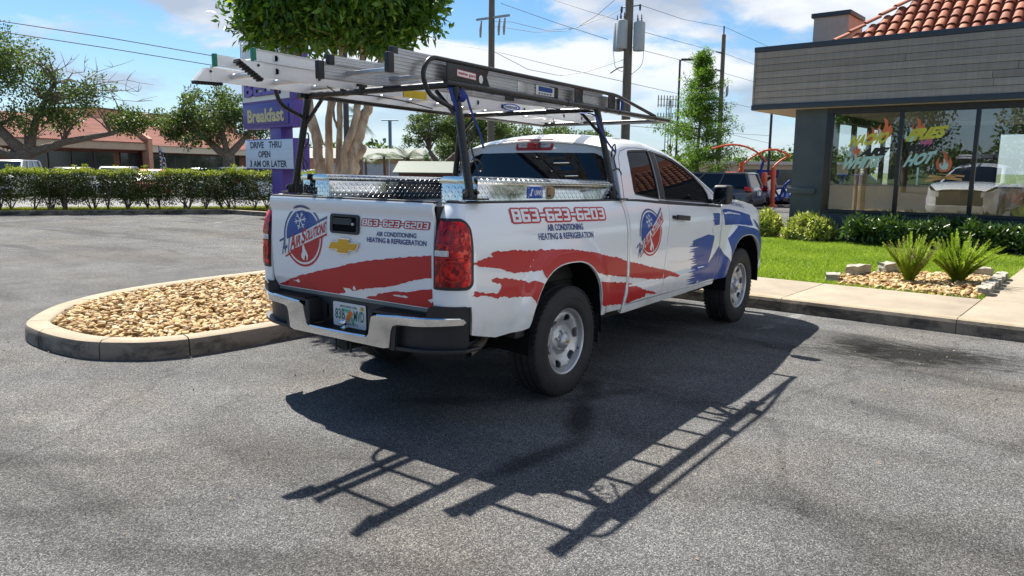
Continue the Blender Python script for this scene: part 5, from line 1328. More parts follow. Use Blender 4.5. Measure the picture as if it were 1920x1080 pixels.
lawnm = tint_mat('lawn_blades', [(0, (.09, .14, .018)), (.5, (.25, .36, .035)), (.85, (.38, .48, .055)), (1, (.45, .42, .16))], .6, trans=.4)
grassblades('lawn_grass', lawn_poly, .125, 150000, .030, .068, lawnm, 7, avoid=bed_poly)
sheet('fern_bed_soil', bed_poly, .136, sand)
pebbles('bed_pebbles', bed_poly, .150, 1500, .020, .040, pebm, 9)

# ================================================================ FOLIAGE
def leafcloud(name, cen, rad, per, L, Wd, mat, parent=None, seed=0, up=.2, flat=1., curl=.25, loc=None, droop=0.):
    """cen (n,3) clump centres, rad clump radius; per leaves in each"""
    R = np.random.default_rng(seed); cen = np.asarray(cen, float); n = len(cen)*per
    c = np.repeat(cen, per, 0); rr = np.repeat(np.broadcast_to(np.asarray(rad, float), (len(cen),)), per)
    d = R.normal(0, 1, (n, 3)); d /= np.linalg.norm(d, axis=1, keepdims=True); r = rr*R.uniform(.15, 1, n)**.6
    P = c+d*r[:, None]*np.array([1, 1, flat])
    t = d*.7+R.normal(0, .6, (n, 3)); t[:, 2] += up-droop; t /= np.linalg.norm(t, axis=1, keepdims=True)
    nn = R.normal(0, 1, (n, 3)); nn[:, 2] += .9; nn -= t*(nn*t).sum(1, keepdims=True); nn /= np.linalg.norm(nn, axis=1, keepdims=True)
    s = np.cross(nn, t); l = (L*R.uniform(.6, 1.2, n))[:, None]; w = l*(Wd/L)
    tip = P+t*l-nn*l*curl; a = P+t*l*.45+s*w/2; b = P+t*l*.45-s*w/2
    V = np.stack([P, a, tip, b], 1).reshape(-1, 3); i = np.arange(n)*4
    F = np.concatenate([np.stack([i, i+1, i+2], 1), np.stack([i, i+2, i+3], 1)])
    if loc is not None: V = V-np.array(loc)
    cl = np.repeat(R.uniform(-.2, .2, len(cen)), per)
    ti = np.clip(R.uniform(.15, .85, n)+cl, 0, 1)
    return mesh_obj(name, V, F, mat, parent, tint=np.tile(ti, 2))
barkm = pm('bark', (.16, .125, .095), .9, var=.45, vscale=9, bumpamt=.7, bscale=24)
def bark_mat():
    m, nt, b = _nodes('mottled_pale_bark')
    a = noisen(nt, 5.5, 7, .62, .8, stretch=(1, 1, .45)); c = noisen(nt, 22, 5, .65, .3, stretch=(1.3, 1.3, .3))
    col = rampn(nt, a, [(.28, (.15, .11, .075)), (.40, (.29, .215, .15)), (.50, (.42, .33, .235)), (.64, (.56, .48, .38))])
    col = mixn(nt, 1., col, rampn(nt, c, [(.3, .68), (.6, 1.12)]), 'MULTIPLY')
    nt.links.new(col, b.inputs['Base Color']); b.inputs['Roughness'].default_value = .85
    bump(nt, b, mathn(nt, 'ADD', a, mathn(nt, 'MULTIPLY', c, .6)), 1., .03); return m
pale_bark = bark_mat()
leaf_oak = tint_mat('oak_leaf', [(0, (.038, .062, .020)), (.5, (.085, .130, .036)), (1, (.17, .22, .07))], .5, trans=.35, vs=1.5, nz=.2)
leaf_main = tint_mat('glossy_leaf', [(0, (.024, .070, .010)), (.5, (.070, .165, .018)), (.85, (.16, .30, .03)), (1, (.34, .44, .05))], .38, trans=.32, spec=.5, vs=2, nz=.2)
leaf_light = tint_mat('feathery_leaf', [(0, (.06, .12, .015)), (.5, (.12, .23, .03)), (1, (.24, .36, .06))], .6, trans=.45, vs=2)
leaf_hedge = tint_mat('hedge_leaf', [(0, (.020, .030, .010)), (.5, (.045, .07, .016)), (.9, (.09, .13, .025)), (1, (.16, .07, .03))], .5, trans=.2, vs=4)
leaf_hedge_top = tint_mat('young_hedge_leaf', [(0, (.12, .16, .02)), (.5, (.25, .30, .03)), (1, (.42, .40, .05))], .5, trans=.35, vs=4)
leaf_sheff = tint_mat('dark_shrub_leaf', [(0, (.025, .055, .016)), (.5, (.060, .115, .028)), (.85, (.12, .20, .045)), (1, (.26, .32, .09))], .32, trans=.2, spec=.55, vs=3)
leaf_var = tint_mat('variegated_leaf', [(0, (.07, .13, .02)), (.25, (.24, .30, .05)), (.7, (.45, .46, .14)), (1, (.70, .66, .30))], .4, trans=.3, vs=3)
leaf_palm = tint_mat('palm_leaf', [(0, (.02, .05, .012)), (.6, (.05, .10, .02)), (1, (.13, .20, .04))], .6, trans=.12)
frond_fern = tint_mat('foxtail_frond', [(0, (.18, .26, .02)), (.6, (.36, .48, .045)), (1, (.55, .64, .09))], .55, trans=.3, vs=5)
dry_frond = tint_mat('dry_frond', [(0, (.22, .17, .12)), (1, (.38, .30, .22))], .8, trans=.2)

def tree(name, label, base, trunks, blobs, leafm, L, Wd, per, crad, bark, seed, group=None, branch_r=.05, flat=.8, cat='tree', nbr=None, up=.15, droop=0., twig=True):
    """trunks: list of ([(x,y,z)...], [r...]) in world coords; blobs: (cx,cy,cz, rx,ry,rz, n clumps)"""
    root = empty(name, base); tag(root, label, cat, group); B = np.array(base); R = np.random.default_rng(seed)
    for pts, rs in trunks:
        P = [np.array(p)-B for p in pts]; PP = []; RR = []
        for i in range(len(P)-1):
            for k in range(4):
                t = k/4; PP.append(P[i]*(1-t)+P[i+1]*t+R.normal(0, rs[i]*.10, 3)*(0 if k == 0 else 1)); RR.append(rs[i]*(1-t)+rs[i+1]*t)
        PP.append(P[-1]); RR.append(rs[-1])
        MB().tube([tuple(p) for p in PP], RR, 9).build('trunk', bark, root, smooth=True)
    nodes = [np.array(p) for pts, rs in trunks for p in pts[1:]]+[(np.array(pts[-1])+np.array(pts[-2]))/2 for pts, rs in trunks]
    cen = []
    for cx, cy, cz, rx, ry, rz, n in blobs:
        d = R.normal(0, 1, (n, 3)); d /= np.linalg.norm(d, axis=1, keepdims=True); r = R.uniform(.2, 1, (n, 1))**.45
        cen.append(np.array([cx, cy, cz])+d*r*np.array([rx, ry, rz]))
    cen = np.vstack(cen)
    mb = MB(); sel = cen if nbr is None else cen[R.permutation(len(cen))[:nbr]]
    for c in sel:
        dd = [np.linalg.norm(nd-c)+max(0, nd[2]-c[2])*1.5 for nd in nodes]; a = nodes[int(np.argmin(dd))]
        m1 = a+(c-a)*.35+np.array([0, 0, .12])*np.linalg.norm(c-a)+R.normal(0, .05, 3)*np.linalg.norm(c-a); m2 = a+(c-a)*.7+np.array([0, 0, .08])*np.linalg.norm(c-a)+R.normal(0, .05, 3)*np.linalg.norm(c-a)
        mb.tube([tuple(q-B) for q in (a, m1, m2, c)], [branch_r, branch_r*.6, branch_r*.35, branch_r*.12], 5, cap=False)
    if twig: mb.build('branches', bark, root, smooth=True)
    leafcloud('crown', cen, crad, per, L, Wd, leafm, root, seed, loc=B, flat=flat, up=up, droop=droop)
    return root

# the pale-barked tree in the island beyond the truck
TB = (1.79, 3.47, .10)
def tr_(o, z, d=0.): return (1.79+.6*o+.8*d, 3.47-.8*o+.6*d, z)
tree('shade_tree', 'pale barked multi trunk tree with dense glossy crown in the pebble island', TB,
     [([tr_(-.19, .08), tr_(-.245, 1.45), tr_(-.295, 1.90), tr_(-.355, 2.07), tr_(-.40, 2.40), tr_(-.50, 2.9, .1)], [.085, .065, .055, .05, .045, .03]),
      ([tr_(-.225, 1.80), tr_(-.27, 1.98), tr_(-.33, 2.20), tr_(-.36, 2.6)], [.03, .027, .024, .018]),
      ([tr_(-.12, .08, .1), tr_(-.17, 1.45, .1), tr_(-.17, 1.82, .12), tr_(-.165, 2.12, .12), tr_(-.13, 2.4, .15), tr_(-.08, 2.95, .2)], [.075, .055, .046, .042, .040, .03]),
      ([tr_(-.02, .08), tr_(-.03, 1.45), tr_(-.012, 1.95), tr_(.0, 2.3), tr_(.03, 2.9)], [.08, .045, .036, .034, .026]),
      ([tr_(-.012, 1.95), tr_(-.07, 2.10), tr_(-.075, 2.22), tr_(-.04, 2.34)], [.018, .014, .012, .009]),
      ([tr_(.06, 1.50, -.06), tr_(.055, 1.72, -.1), tr_(.15, 1.92, -.12), tr_(.215, 2.12, -.12), tr_(.24, 2.30, -.1), tr_(.28, 2.85)], [.05, .048, .045, .042, .040, .03]),
      ([tr_(.07, .08), tr_(.075, 1.45), tr_(.16, 1.79), tr_(.24, 2.03), tr_(.34, 2.28), tr_(.52, 2.9, .1)], [.135, .115, .092, .068, .056, .035]),
      ([tr_(.20, 1.66), tr_(.27, 1.77), tr_(.285, 1.80)], [.05, .042, .02])],
     [(1.79, 3.50, 3.90, .95, .95, .98, 170), (1.55, 3.80, 3.32, .62, .62, .44, 52), (2.05, 3.16, 3.28, .5, .5, .40, 40), (1.22, 4.30, 3.30, .16, .2, .3, 8), (2.40, 2.75, 3.55, .2, .2, .5, 16), (1.2, 4.3, 3.9, .2, .2, .5, 14), (1.38, 4.08, 3.36, .30, .34, .40, 34), (2.22, 2.98, 3.44, .30, .34, .45, 38)],
     leaf_main, .110, .046, 76, .26, pale_bark, 21, branch_r=.03, nbr=60, droop=.25)

# oaks on the left beyond the hedge
tree('oak_tree', 'large spreading oak with bare dying limbs in front of the plaza', (13.4, 43.9, 0),
     [([(13.37, 43.9, -.1), (13.4, 43.9, 1.5), (13.5, 43.7, 2.3)], [.62, .50, .44]),
      ([(13.5, 43.7, 2.1), (12.6, 44.8, 3.6), (12.2, 45.6, 5.6)], [.34, .24, .13]), ([(13.5, 43.7, 2.1), (14.9, 42.2, 2.8), (16.6, 40.2, 3.3), (17.6, 39.0, 3.9)], [.30, .20, .13, .06]),
      ([(13.6, 43.6, 2.2), (14.0, 43.1, 4.2), (14.8, 42.5, 6.0)], [.28, .18, .10]), ([(13.4, 43.8, 1.9), (11.9, 45.6, 2.5), (10.5, 47, 3.2)], [.28, .20, .12])],
     [(12.4, 46.0, 7.5, 2.3, 2.6, 2.2, 140), (14.0, 43.9, 6.5, 1.7, 2.0, 1.9, 110), (15.2, 42.1, 4.9, 1.5, 1.7, 1.3, 80), (17.2, 39.5, 4.0, 1.0, 1.5, .65, 70), (10.8, 47.4, 4.4, 1.8, 2.0, 1.8, 70), (14.0, 43.6, 4.0, 2.0, 2.4, .8, 60), (16.3, 40.9, 5.6, .9, 1.1, .8, 16)],
     leaf_oak, .19, .10, 30, .48, barkm, 31, branch_r=.07, nbr=150, group=None)
# bare limbs
def bare(name, label, base, tips, origin, seed, mat):
    R = np.random.default_rng(seed); root = empty(name, base); tag(root, label, 'branches'); mb = MB(); B = np.array(base)
    for t in tips:
        a = np.array(origin); t = np.array(t); P = [a]
        for k in range(1, 6): P.append(a+(t-a)*k/5+R.normal(0, .12, 3)+np.array([0, 0, .25*math.sin(k/5*PI)]))
        mb.tube([tuple(p-B) for p in P], [.07, .05, .038, .028, .02, .010], 5, cap=False)
        for k in range(1, 6):
            for q in range(3):
                e = P[k]+R.normal(0, .5, 3)*np.array([1, 1, .6])+(t-a)/np.linalg.norm(t-a)*.5
                mb.tube([tuple(P[k]-B), tuple((P[k]+e)/2-B+R.normal(0, .05, 3)), tuple(e-B)], [.018, .012, .006], 4, cap=False)
    return mb.build('limbs', mat, root, smooth=True)
dead = bare('dead_limbs', 'bare grey dead limbs reaching right from the spreading oak', (14.8, 42.5, 4.6), [(16.0, 41.0, 7.1), (16.8, 40.3, 6.9), (17.3, 39.6, 6.3), (17.8, 39.0, 5.7), (15.4, 42.2, 7.3), (17.6, 39.3, 5.1), (16.3, 40.8, 6.2)], (14.6, 42.7, 4.9), 5, pm('dead_wood', (.26, .22, .19), .9, var=.3))
tree('oak_tree', 'rounded dark green oak standing just left of the purple sign', (20.3, 34.6, 0),
     [([(20.3, 34.6, -.1), (20.3, 34.7, 1.4), (20.35, 34.8, 2.2)], [.42, .36, .30]), ([(20.35, 34.8, 2.1), (19.4, 36.2, 3.4), (18.9, 37.0, 4.2)], [.24, .16, .09]), ([(20.35, 34.8, 2.1), (21.0, 33.9, 3.2), (21.4, 33.4, 4.0)], [.22, .15, .09]), ([(20.35, 34.8, 2.1), (20.2, 35.2, 4.0)], [.2, .1])],
     [(19.9, 35.6, 4.6, 1.6, 2.0, 1.35, 140), (18.6, 37.5, 3.9, .9, 1.3, 1.0, 55), (21.2, 33.8, 4.0, .9, 1.2, 1.1, 65), (19.6, 36.1, 3.1, 1.6, 1.8, .5, 40)],
     leaf_oak, .17, .09, 44, .38, barkm, 33, branch_r=.05, nbr=90)
tree('oak_tree', 'broad pale green oak seen under the ladder rack beside the palms', (31.9, 29.2, 0),
     [([(31.9, 29.2, -.1), (31.95, 29.3, 1.6), (31.6, 29.9, 2.6)], [.30, .22, .13]), ([(31.95, 29.3, 1.5), (32.8, 28.4, 2.7), (33.4, 27.8, 3.4)], [.18, .12, .07])],
     [(31.6, 30.0, 4.2, 1.1, 1.4, .9, 70), (33.0, 28.3, 4.2, 1.4, 1.6, 1.0, 100), (34.2, 27.0, 4.0, 1.0, 1.0, .9, 50), (31.0, 30.7, 3.2, .5, .7, .3, 12)],
     leaf_oak, .16, .085, 55, .36, barkm, 35, branch_r=.05, nbr=60)
# the wood behind the cab roof
R_ = np.random.default_rng(8)
for k, (x, y, h, w, lb) in enumerate([(43.6, 37.6, 5.0, 2.3, 'dark oak mass left of centre behind the truck cab'), (46.2, 34.6, 5.4, 2.3, 'tall dark oak directly above the truck cab roof'), (48.6, 31.5, 5.2, 2.2, 'dark leafy oak behind the transformer pole'), (50.4, 28.8, 4.7, 1.9, 'lower dark oak at the right end of the wood behind the cab')]):
    tree('background_oak', lb, (x, y, 0), [([(x, y, -.1), (x, y, 2.6)], [.35, .25])], [(x, y, h-1.7, w, w, 1.75, 150)], leaf_oak, .22, .13, 42, .55, barkm, 50+k, group='oaks behind the truck cab', nbr=30, branch_r=.06)
# far tree lines that read as one mass
def mass(name, pts, h, w, seed, n=260, L=.5):
    R = np.random.default_rng(seed); c = []
    for k in range(n):
        i = R.integers(0, len(pts)-1); t = R.uniform(); p = np.array(pts[i])*(1-t)+np.array(pts[i+1])*t
        c.append((p[0]+R.normal(0, w), p[1]+R.normal(0, w), R.uniform(.3, 1)*h*(.75+.25*math.sin(p[0]*.35+seed))))
    o = leafcloud(name, c, 1.0, 36, L, L*.6, leaf_oak, None, seed); o['kind'] = 'stuff'; return o
mass('far_woods', [(38, 96), (60, 90), (74, 78), (95, 62), (112, 40), (118, 24)], 4.6, 2.0, 2, 420, .7)
mass('far_woods', [(98, 33), (103, 27), (107, 20)], 4.3, 1.2, 3, 120, .6)
mass('lot_edge_woods', [(-75, -60), (-82, -20), (-78, 20), (-66, 50)], 6.5, 2.5, 6, 300, .8)

# feathery cypress by the car wash
CY = (30.3, 11.2, 0)
def cypress():
    root = empty('cypress_tree', CY); tag(root, 'light green feathery conical cypress beside the parked dark SUV', 'tree'); B = np.array(CY); R = np.random.default_rng(4)
    MB().tube([(0, 0, -.05), (.02, .02, 1.6), (.1, .0, 3.2), (.22, .03, 5.35)], [.085, .065, .04, .010], 8).build('trunk', barkm, root, smooth=True)
    mb = MB(); cen = []; rad = []
    for k in range(130):
        z = .95+4.35*R.uniform()**1.2; w = (1.75*min(1, (5.75-z)/4.2)**1.0)*R.uniform(.45, 1.15)
        if 2.9 < z < 3.4: w *= .75
        a = R.uniform(0, 2*PI); o = np.array([.04*z, .005*z, z]); t = o+np.array([math.cos(a)*w, math.sin(a)*w, .35*w-.1])
        mb.tube([tuple(o), tuple((o+t)/2+np.array([0, 0, -.04])), tuple(t)], [.014, .009, .003], 4, cap=False)
        for q in range(5):
            f = .3+.7*q/4; cen.append(o+(t-o)*f+R.normal(0, .04, 3)+np.array([0, 0, -.05])); rad.append(.10+.07*f)
    mb.build('branches', barkm, root)
    leafcloud('crown', cen, rad, 27, .13, .028, leaf_light, root, 4, flat=.8, droop=.5); root.scale = (1.45, 1.45, 1.36)
cypress()

# palms under the rack
def palm(x, y, h, n, L, seed, label, fan=False, name='palm_tree'):
    root = empty(name, (x, y, 0)); tag(root, label, 'palm'); R = np.random.default_rng(seed)
    MB().tube([(0, 0, -.1), (.03, 0, h*.5), (0, 0, h)], [.12, .09, .08] if not fan else [.22, .2, .22], 8).build('trunk', barkm, root, smooth=True)
    V = []; F = []
    for k in range(n):
        a = 2*PI*k/n+R.uniform(-.2, .2); e = R.uniform(-.1, 1.1) if not fan else R.uniform(-.7, 1.2); P = []
        for t in np.linspace(0, 1, 7):
            r = L*t*math.cos(e*(1-.2*t)); z = L*t*math.sin(e)-L*.55*t*t*(.6 if fan else 1); P.append(np.array([r*math.cos(a), r*math.sin(a), h+z]))
        s = np.array([-math.sin(a), math.cos(a), 0])
        for i in range(1, 7):
            for j in (-1, 1):
                for q in range(3):
                    b0 = P[i-1]+(P[i]-P[i-1])*q/3; l = L*.34*math.sin(PI*min(.98, (i-.7+q/3)/6.6+.06)); tip = b0+s*j*l+(P[i]-P[i-1])*.8+np.array([0, 0, -l*.45]); n0 = len(V)
                    V += [b0, b0+(P[i]-P[i-1])*.22, tip]; F.append((n0, n0+1, n0+2))
    mesh_obj('fronds', V, np.array(F), leaf_palm, root, tint=R.uniform(0, 1, len(F)))
palm(30.49, 34.7, 2.05, 11, 1.1, 1, 'small palm left of the garage door under the rack'); palm(31.26, 33.73, 2.3, 12, 1.15, 2, 'thin palm in front of the grey garage door')
palm(32.17, 32.54, 2.2, 18, 1.35, 3, 'fullest and brightest green palm under the rack', True); palm(32.98, 31.45, 2.15, 14, 1.1, 4, 'ragged dark palm nearest the pale oak', True)
palm(24.2, 28.3, 4.3, 16, 1.1, 5, 'drooping palm crown beside the trunks of the shade tree', True)

# hedge beyond the lot
def hedge():
    root = empty('clipped_hedge', (7.4, 21.3, 0)); tag(root, 'long clipped hedge with yellow-green top behind the left kerb', 'hedge')
    B = np.array((7.4, 21.3, 0)); C0 = np.array((4.72, 22.6)); d = np.array((.798, -.602)); nrm = np.array((.602, .798)); R = np.random.default_rng(12); cs = []; top = []; stems = MB()
    for k in range(2300):
        t = R.uniform(-3.2, 9.6); u = R.uniform(.45, 1.35); z = .15+R.uniform(.10, 1)**.75*1.12
        if t < -.2 and z < .9 and R.uniform() < .65: continue
        if z < .40 and R.uniform() < .20+.30*math.sin(t*2.3+math.sin(t*.9)*2): continue
        if math.sin(t*1.7+1)*math.sin(t*4.3) > .72 and R.uniform() < .5: continue
        edge = .07*math.sin(t*5.1)+.05*math.sin(t*11)
        p = C0+d*t+nrm*(u+edge); cs.append((p[0], p[1], z))
    for k in range(620):
        t = R.uniform(-3.2, 9.6); u = R.uniform(.40, 1.40); p = C0+d*t+nrm*u; top.append((p[0], p[1], 1.28+R.uniform(0, .10)+.04*math.sin(t*4)+.03*math.sin(t*9.7)+(R.uniform(.05, .16) if R.uniform() < .08 else 0)))
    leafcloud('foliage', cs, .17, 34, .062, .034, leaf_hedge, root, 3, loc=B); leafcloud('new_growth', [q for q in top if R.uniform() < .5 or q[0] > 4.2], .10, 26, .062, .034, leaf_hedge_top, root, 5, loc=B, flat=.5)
    for t in np.arange(-3.1, 9.6, .36):
        p = C0+d*(t+R.uniform(-.35, .35))+nrm*R.uniform(.6, 1.2)
        for q in range(4):
            e = p+R.normal(0, .25, 2); stems.tube([(p[0]-B[0], p[1]-B[1], .1), ((p[0]+e[0])/2-B[0]+.02, (p[1]+e[1])/2-B[1], .55), (e[0]-B[0], e[1]-B[1], 1.05)], [.022, .016, .007], 5, cap=False)
    stems.build('stems', barkm, root)
hedge()
C0 = Vector((4.72, 22.6, 0)); dH = Vector((.798, -.602, 0)); nH = Vector((.602, .798, 0))
kl = empty('lot_kerb', (0, 0, 0)); kl['kind'] = 'structure'
for k in range(-14, 3):
    a = C0+dH*(2.5*k-.3 if k < 2 else 4.7); b = C0+dH*min(2.5*(k+1)-.3, 6.45)
    if (b-a).length < .2 or a.x > b.x: continue
    MB().obox((a+b)/2+nH*.08+Vector((0, 0, .05)), (b-a)/2-dH*.005, nH*.08, Vector((0, 0, .09))).build('kerb_stone', kerbm, kl, bevel=.02)
for p, q in (((9.87, 18.75, 0), (9.98, 16.5, 0)), ((9.98, 16.5, 0), (11.5, 15.6, 0)), ((11.5, 15.6, 0), (20, 13.5, 0))):
    p, q = Vector(p), Vector(q); d = (q-p).normalized(); n = Vector((-d.y, d.x, 0))
    MB().obox((p+q)/2+n*.08+Vector((0, 0, .05)), (q-p)/2, n*.08, Vector((0, 0, .09))).build('kerb_stone', kerbm, kl, bevel=.02)
vg = [tuple((C0+dH*a+nH*b).xy) for a, b in ((-40, .16), (6.4, .16), (14, .16), (14, 3.4), (-40, 3.4))]
sheet('verge', vg, .06, pm('dry_verge', (.16, .17, .05), .95, var=.4, vscale=5, bumpamt=.4, bscale=60))
grassblades('verge_grass', [tuple((C0+dH*a+nH*b).xy) for a, b in ((-4, .18), (10, .18), (10, 2.2), (-4, 2.2))], .06, 26000, .05, .14, tint_mat('verge_blades', [(0, (.12, .15, .02)), (1, (.36, .36, .07))], .7, trans=.4), 5, w=.009)
sheet('frontage_road', [tuple((C0+dH*a+nH*b).xy) for a, b in ((-60, 4.0), (60, 4.0), (60, 11), (-60, 11))], .0, pm('pale_road', (.17, .17, .165), .9, var=.12, vscale=2))

# ================================================================ PURPLE ROADSIDE SIGN
purple = pm('purple_sign_paint', (.085, .045, .30), .4, var=.06, vscale=2); purple_d = pm('purple_panel', (.060, .030, .235), .35, var=.08)
sgn_w = pm('sign_white', (.62, .70, .78), .4, var=.03); sgn_c = pm('sign_cream', (.80, .79, .74), .45, var=.02); dark_l = pm('changeable_letter', (.015, .018, .05), .5); gold_l = pm('gold_letter', (.66, .55, .24), .5); purple_l = pm('purple_letter', (.13, .055, .36), .4)
sg = empty('roadside_sign', (9.54, 16.95, 0), math.atan2(-.990, -.139)); tag(sg, 'purple pylon sign with DRIVE THRU letter board and Breakfast panel beyond the tailgate', 'sign')
MB().box((1.42, .08, -.1), (2.07, .46, 3.4)).build('post', purple, sg, bevel=.01)
MB().box((0, 0, 1.46), (2.9, .50, 2.345)).build('letter_board_box', purple, sg, bevel=.01)
MB().box((-.08, 0, 2.66), (2.98, .50, 3.38)).build('breakfast_box', purple, sg, bevel=.01)
MB().box((-.08, 0, 3.38), (2.98, .50, 5.32)).build('logo_box', purple, sg, bevel=.01)
SG = lambda off: (lambda U, V: np.stack([U, -off+0*U, V], 1))
MB().box((.02, -.02, 1.49), (2.88, -.001, 2.315)).build('letter_board', sgn_w, sg, bevel=.004)
for z in (1.765, 2.04): MB().box((.02, -.026, z-.006), (2.88, -.020, z+.006)).build('letter_rail', pm('rail_grey%d' % int(z*100), (.5, .57, .64), .4), sg)
MB().box((.04, -.03, 2.74), (2.72, -.001, 3.30)).build('breakfast_panel', purple_d, sg, bevel=.02)
MB().box((.0, -.02, 3.44), (2.80, -.001, 5.24)).build('logo_panel', sgn_c, sg, bevel=.005)
for body, q in (('DRIVE', ((.38, 2.085), (1.20, 2.085), (.38, 2.265))), ('THRU', ((1.52, 2.085), (2.26, 2.085), (1.52, 2.265))), ('OPEN', ((.86, 1.812), (1.58, 1.812), (.86, 1.990))),
                ('3 AM OR LATER', ((.30, 1.535), (2.52, 1.535), (.30, 1.715)))):
    lettering('board_lettering', body, q, SG(.0), dark_l, sg, off=.024, bold=.03, sgn=1.)
lettering('breakfast_lettering', 'Breakfast', ((.30, 2.84), (2.45, 2.84), (.30, 3.20)), SG(0), gold_l, sg, off=.034, bold=.035)
V, T = text2d('BELL', .04)
for nm, mt, o_ in (('logo_lettering', purple_l, .06), ):
    for off_ in np.linspace(.021, .08, 7):
        lettering(nm, 'BELL', ((.25, 3.60), (2.30, 3.60), (.25, 4.02)), SG(0), mt if off_ > .07 else purple_d, sg, off=float(off_), bold=.035)

# ================================================================ UTILITY POLES AND WIRES
wood = pm('weathered_pole_wood', (.145, .125, .10), .9, var=.4, vscale=3, bumpamt=.5, bscale=30, stretch=(6, 6, .5)); galv = pm('galvanised_grey', (.33, .36, .37), .5, metal=.2, var=.1); dark_metal = pm('dark_bronze_metal', (.035, .034, .034), .5, var=.2); porcelain = pm('insulator', (.05, .045, .045), .35)
def ppole(x, y, h, r, label, lean=(0, 0)):
    root = empty('utility_pole', (x, y, 0)); tag(root, label, 'utility pole', None); MB().tube([(0, 0, -.2), (lean[0]*h, lean[1]*h, h)], [r*1.15, r*.85], 14).build('pole', wood, root, smooth=True, angle=60); return root
pa = ppole(26.5, 20.85, 12.6, .165, 'wooden utility pole with cut-out switches seen above the ladders', (.002, -.001))
MB().box((-.06, -1.15, 8.97), (.06, .95, 9.07)).build('cross_arm', galv, pa, bevel=.01)
for yy in (-.95, -.62, .55): MB().tube([(-.1, yy, 8.9), (-.14, yy+.03, 8.45), (-.12, yy+.05, 8.10)], [.04, .065, .045], 8).build('cut_out_switch', pm('tan_insulator', (.34, .30, .24), .5) if yy == -.95 else MATS['tan_insulator'], pa, smooth=True)
MB().box((-.06, -1.4, 12.0), (.06, 1.0, 12.1)).build('cross_arm', wood, pa)
pb = ppole(27.75, 13.75, 13.6, .20, 'tall wooden pole carrying three grey transformer cans', (.003, .002))
for (dx, dy, z) in ((-.15, .42, 7.05), (-.30, .18, 7.1), (.05, -.52, 7.0)):
    MB().lathe([(0, 1.32), (.10, 1.31), (.24, 1.26), (.265, 1.22), (.265, .03), (.25, 0), (0, 0)], (dx, dy, z-.05), 'z', 24).build('transformer', pm('transformer_grey', (.40, .43, .44), .5, var=.06) if z == 7.05 else MATS['transformer_grey'], pb, smooth=True, angle=35)
    for q in (-.1, .1): MB().lathe([(.03, 0), (.05, .04), (.02, .09), (.045, .13), (.015, .19), (.03, .22), (.0, .36)], (dx, dy+q, z+1.24), 'z', 8).build('bushing', porcelain, pb, smooth=True)
MB().tube([(.02, .45, 8.95), (.02, -.5, 8.95)], .03, 6).build('cross_arm', galv, pb)
MB().ball((0, .40, 8.85), .10, 8, 6, (.6, .6, 1.8)).build('lightning_arrester', porcelain, pb, smooth=True); MB().ball((0, -.55, 8.85), .09, 8, 6, (.6, .6, 1.8)).build('lightning_arrester', porcelain, pb, smooth=True)
MB().tube([(0, .1, 6.3), (.0, .5, 6.25), (.0, .9, 6.05)], .03, 6).build('service_bracket', dark_metal, pb)
pc = ppole(50.1, 18.05, 11.3, .17, 'slim wooden pole rising behind the feathery cypress', (.010, .008))
MB().tube([(.1, .1, 11.2), (.1, .1, 11.9)], .05, 6).build('pole_top_pin', strap_blue, pc)
for z in (10.0, 8.75): MB().tube([(.1, .1, z), (-.25, .5, z+.1)], [.07, .04], 6).build('insulator_arm', porcelain, pc)
MB().ball((.15, -.35, 7.3), .22, 8, 6, (.5, .5, 1.8)).build('lightning_arrester', galv, pc, smooth=True)
def wire(pts, label, r=.013, cat='power line'):
    P = [Vector(p) for p in pts]; out = []
    for i in range(len(P)-1):
        for k in range(6): t = k/6; out.append(P[i].lerp(P[i+1], t))
    out.append(P[-1]); base = out[0].copy()
    o = MB().tube([p-base for p in out], r, 5, cap=False).build('power_line', dark_metal, None, smooth=True, loc=base); tag(o, label, cat, 'overhead wires')
def extend(a, b, k): return tuple(a[i]+(a[i]-b[i])*k for i in range(3))
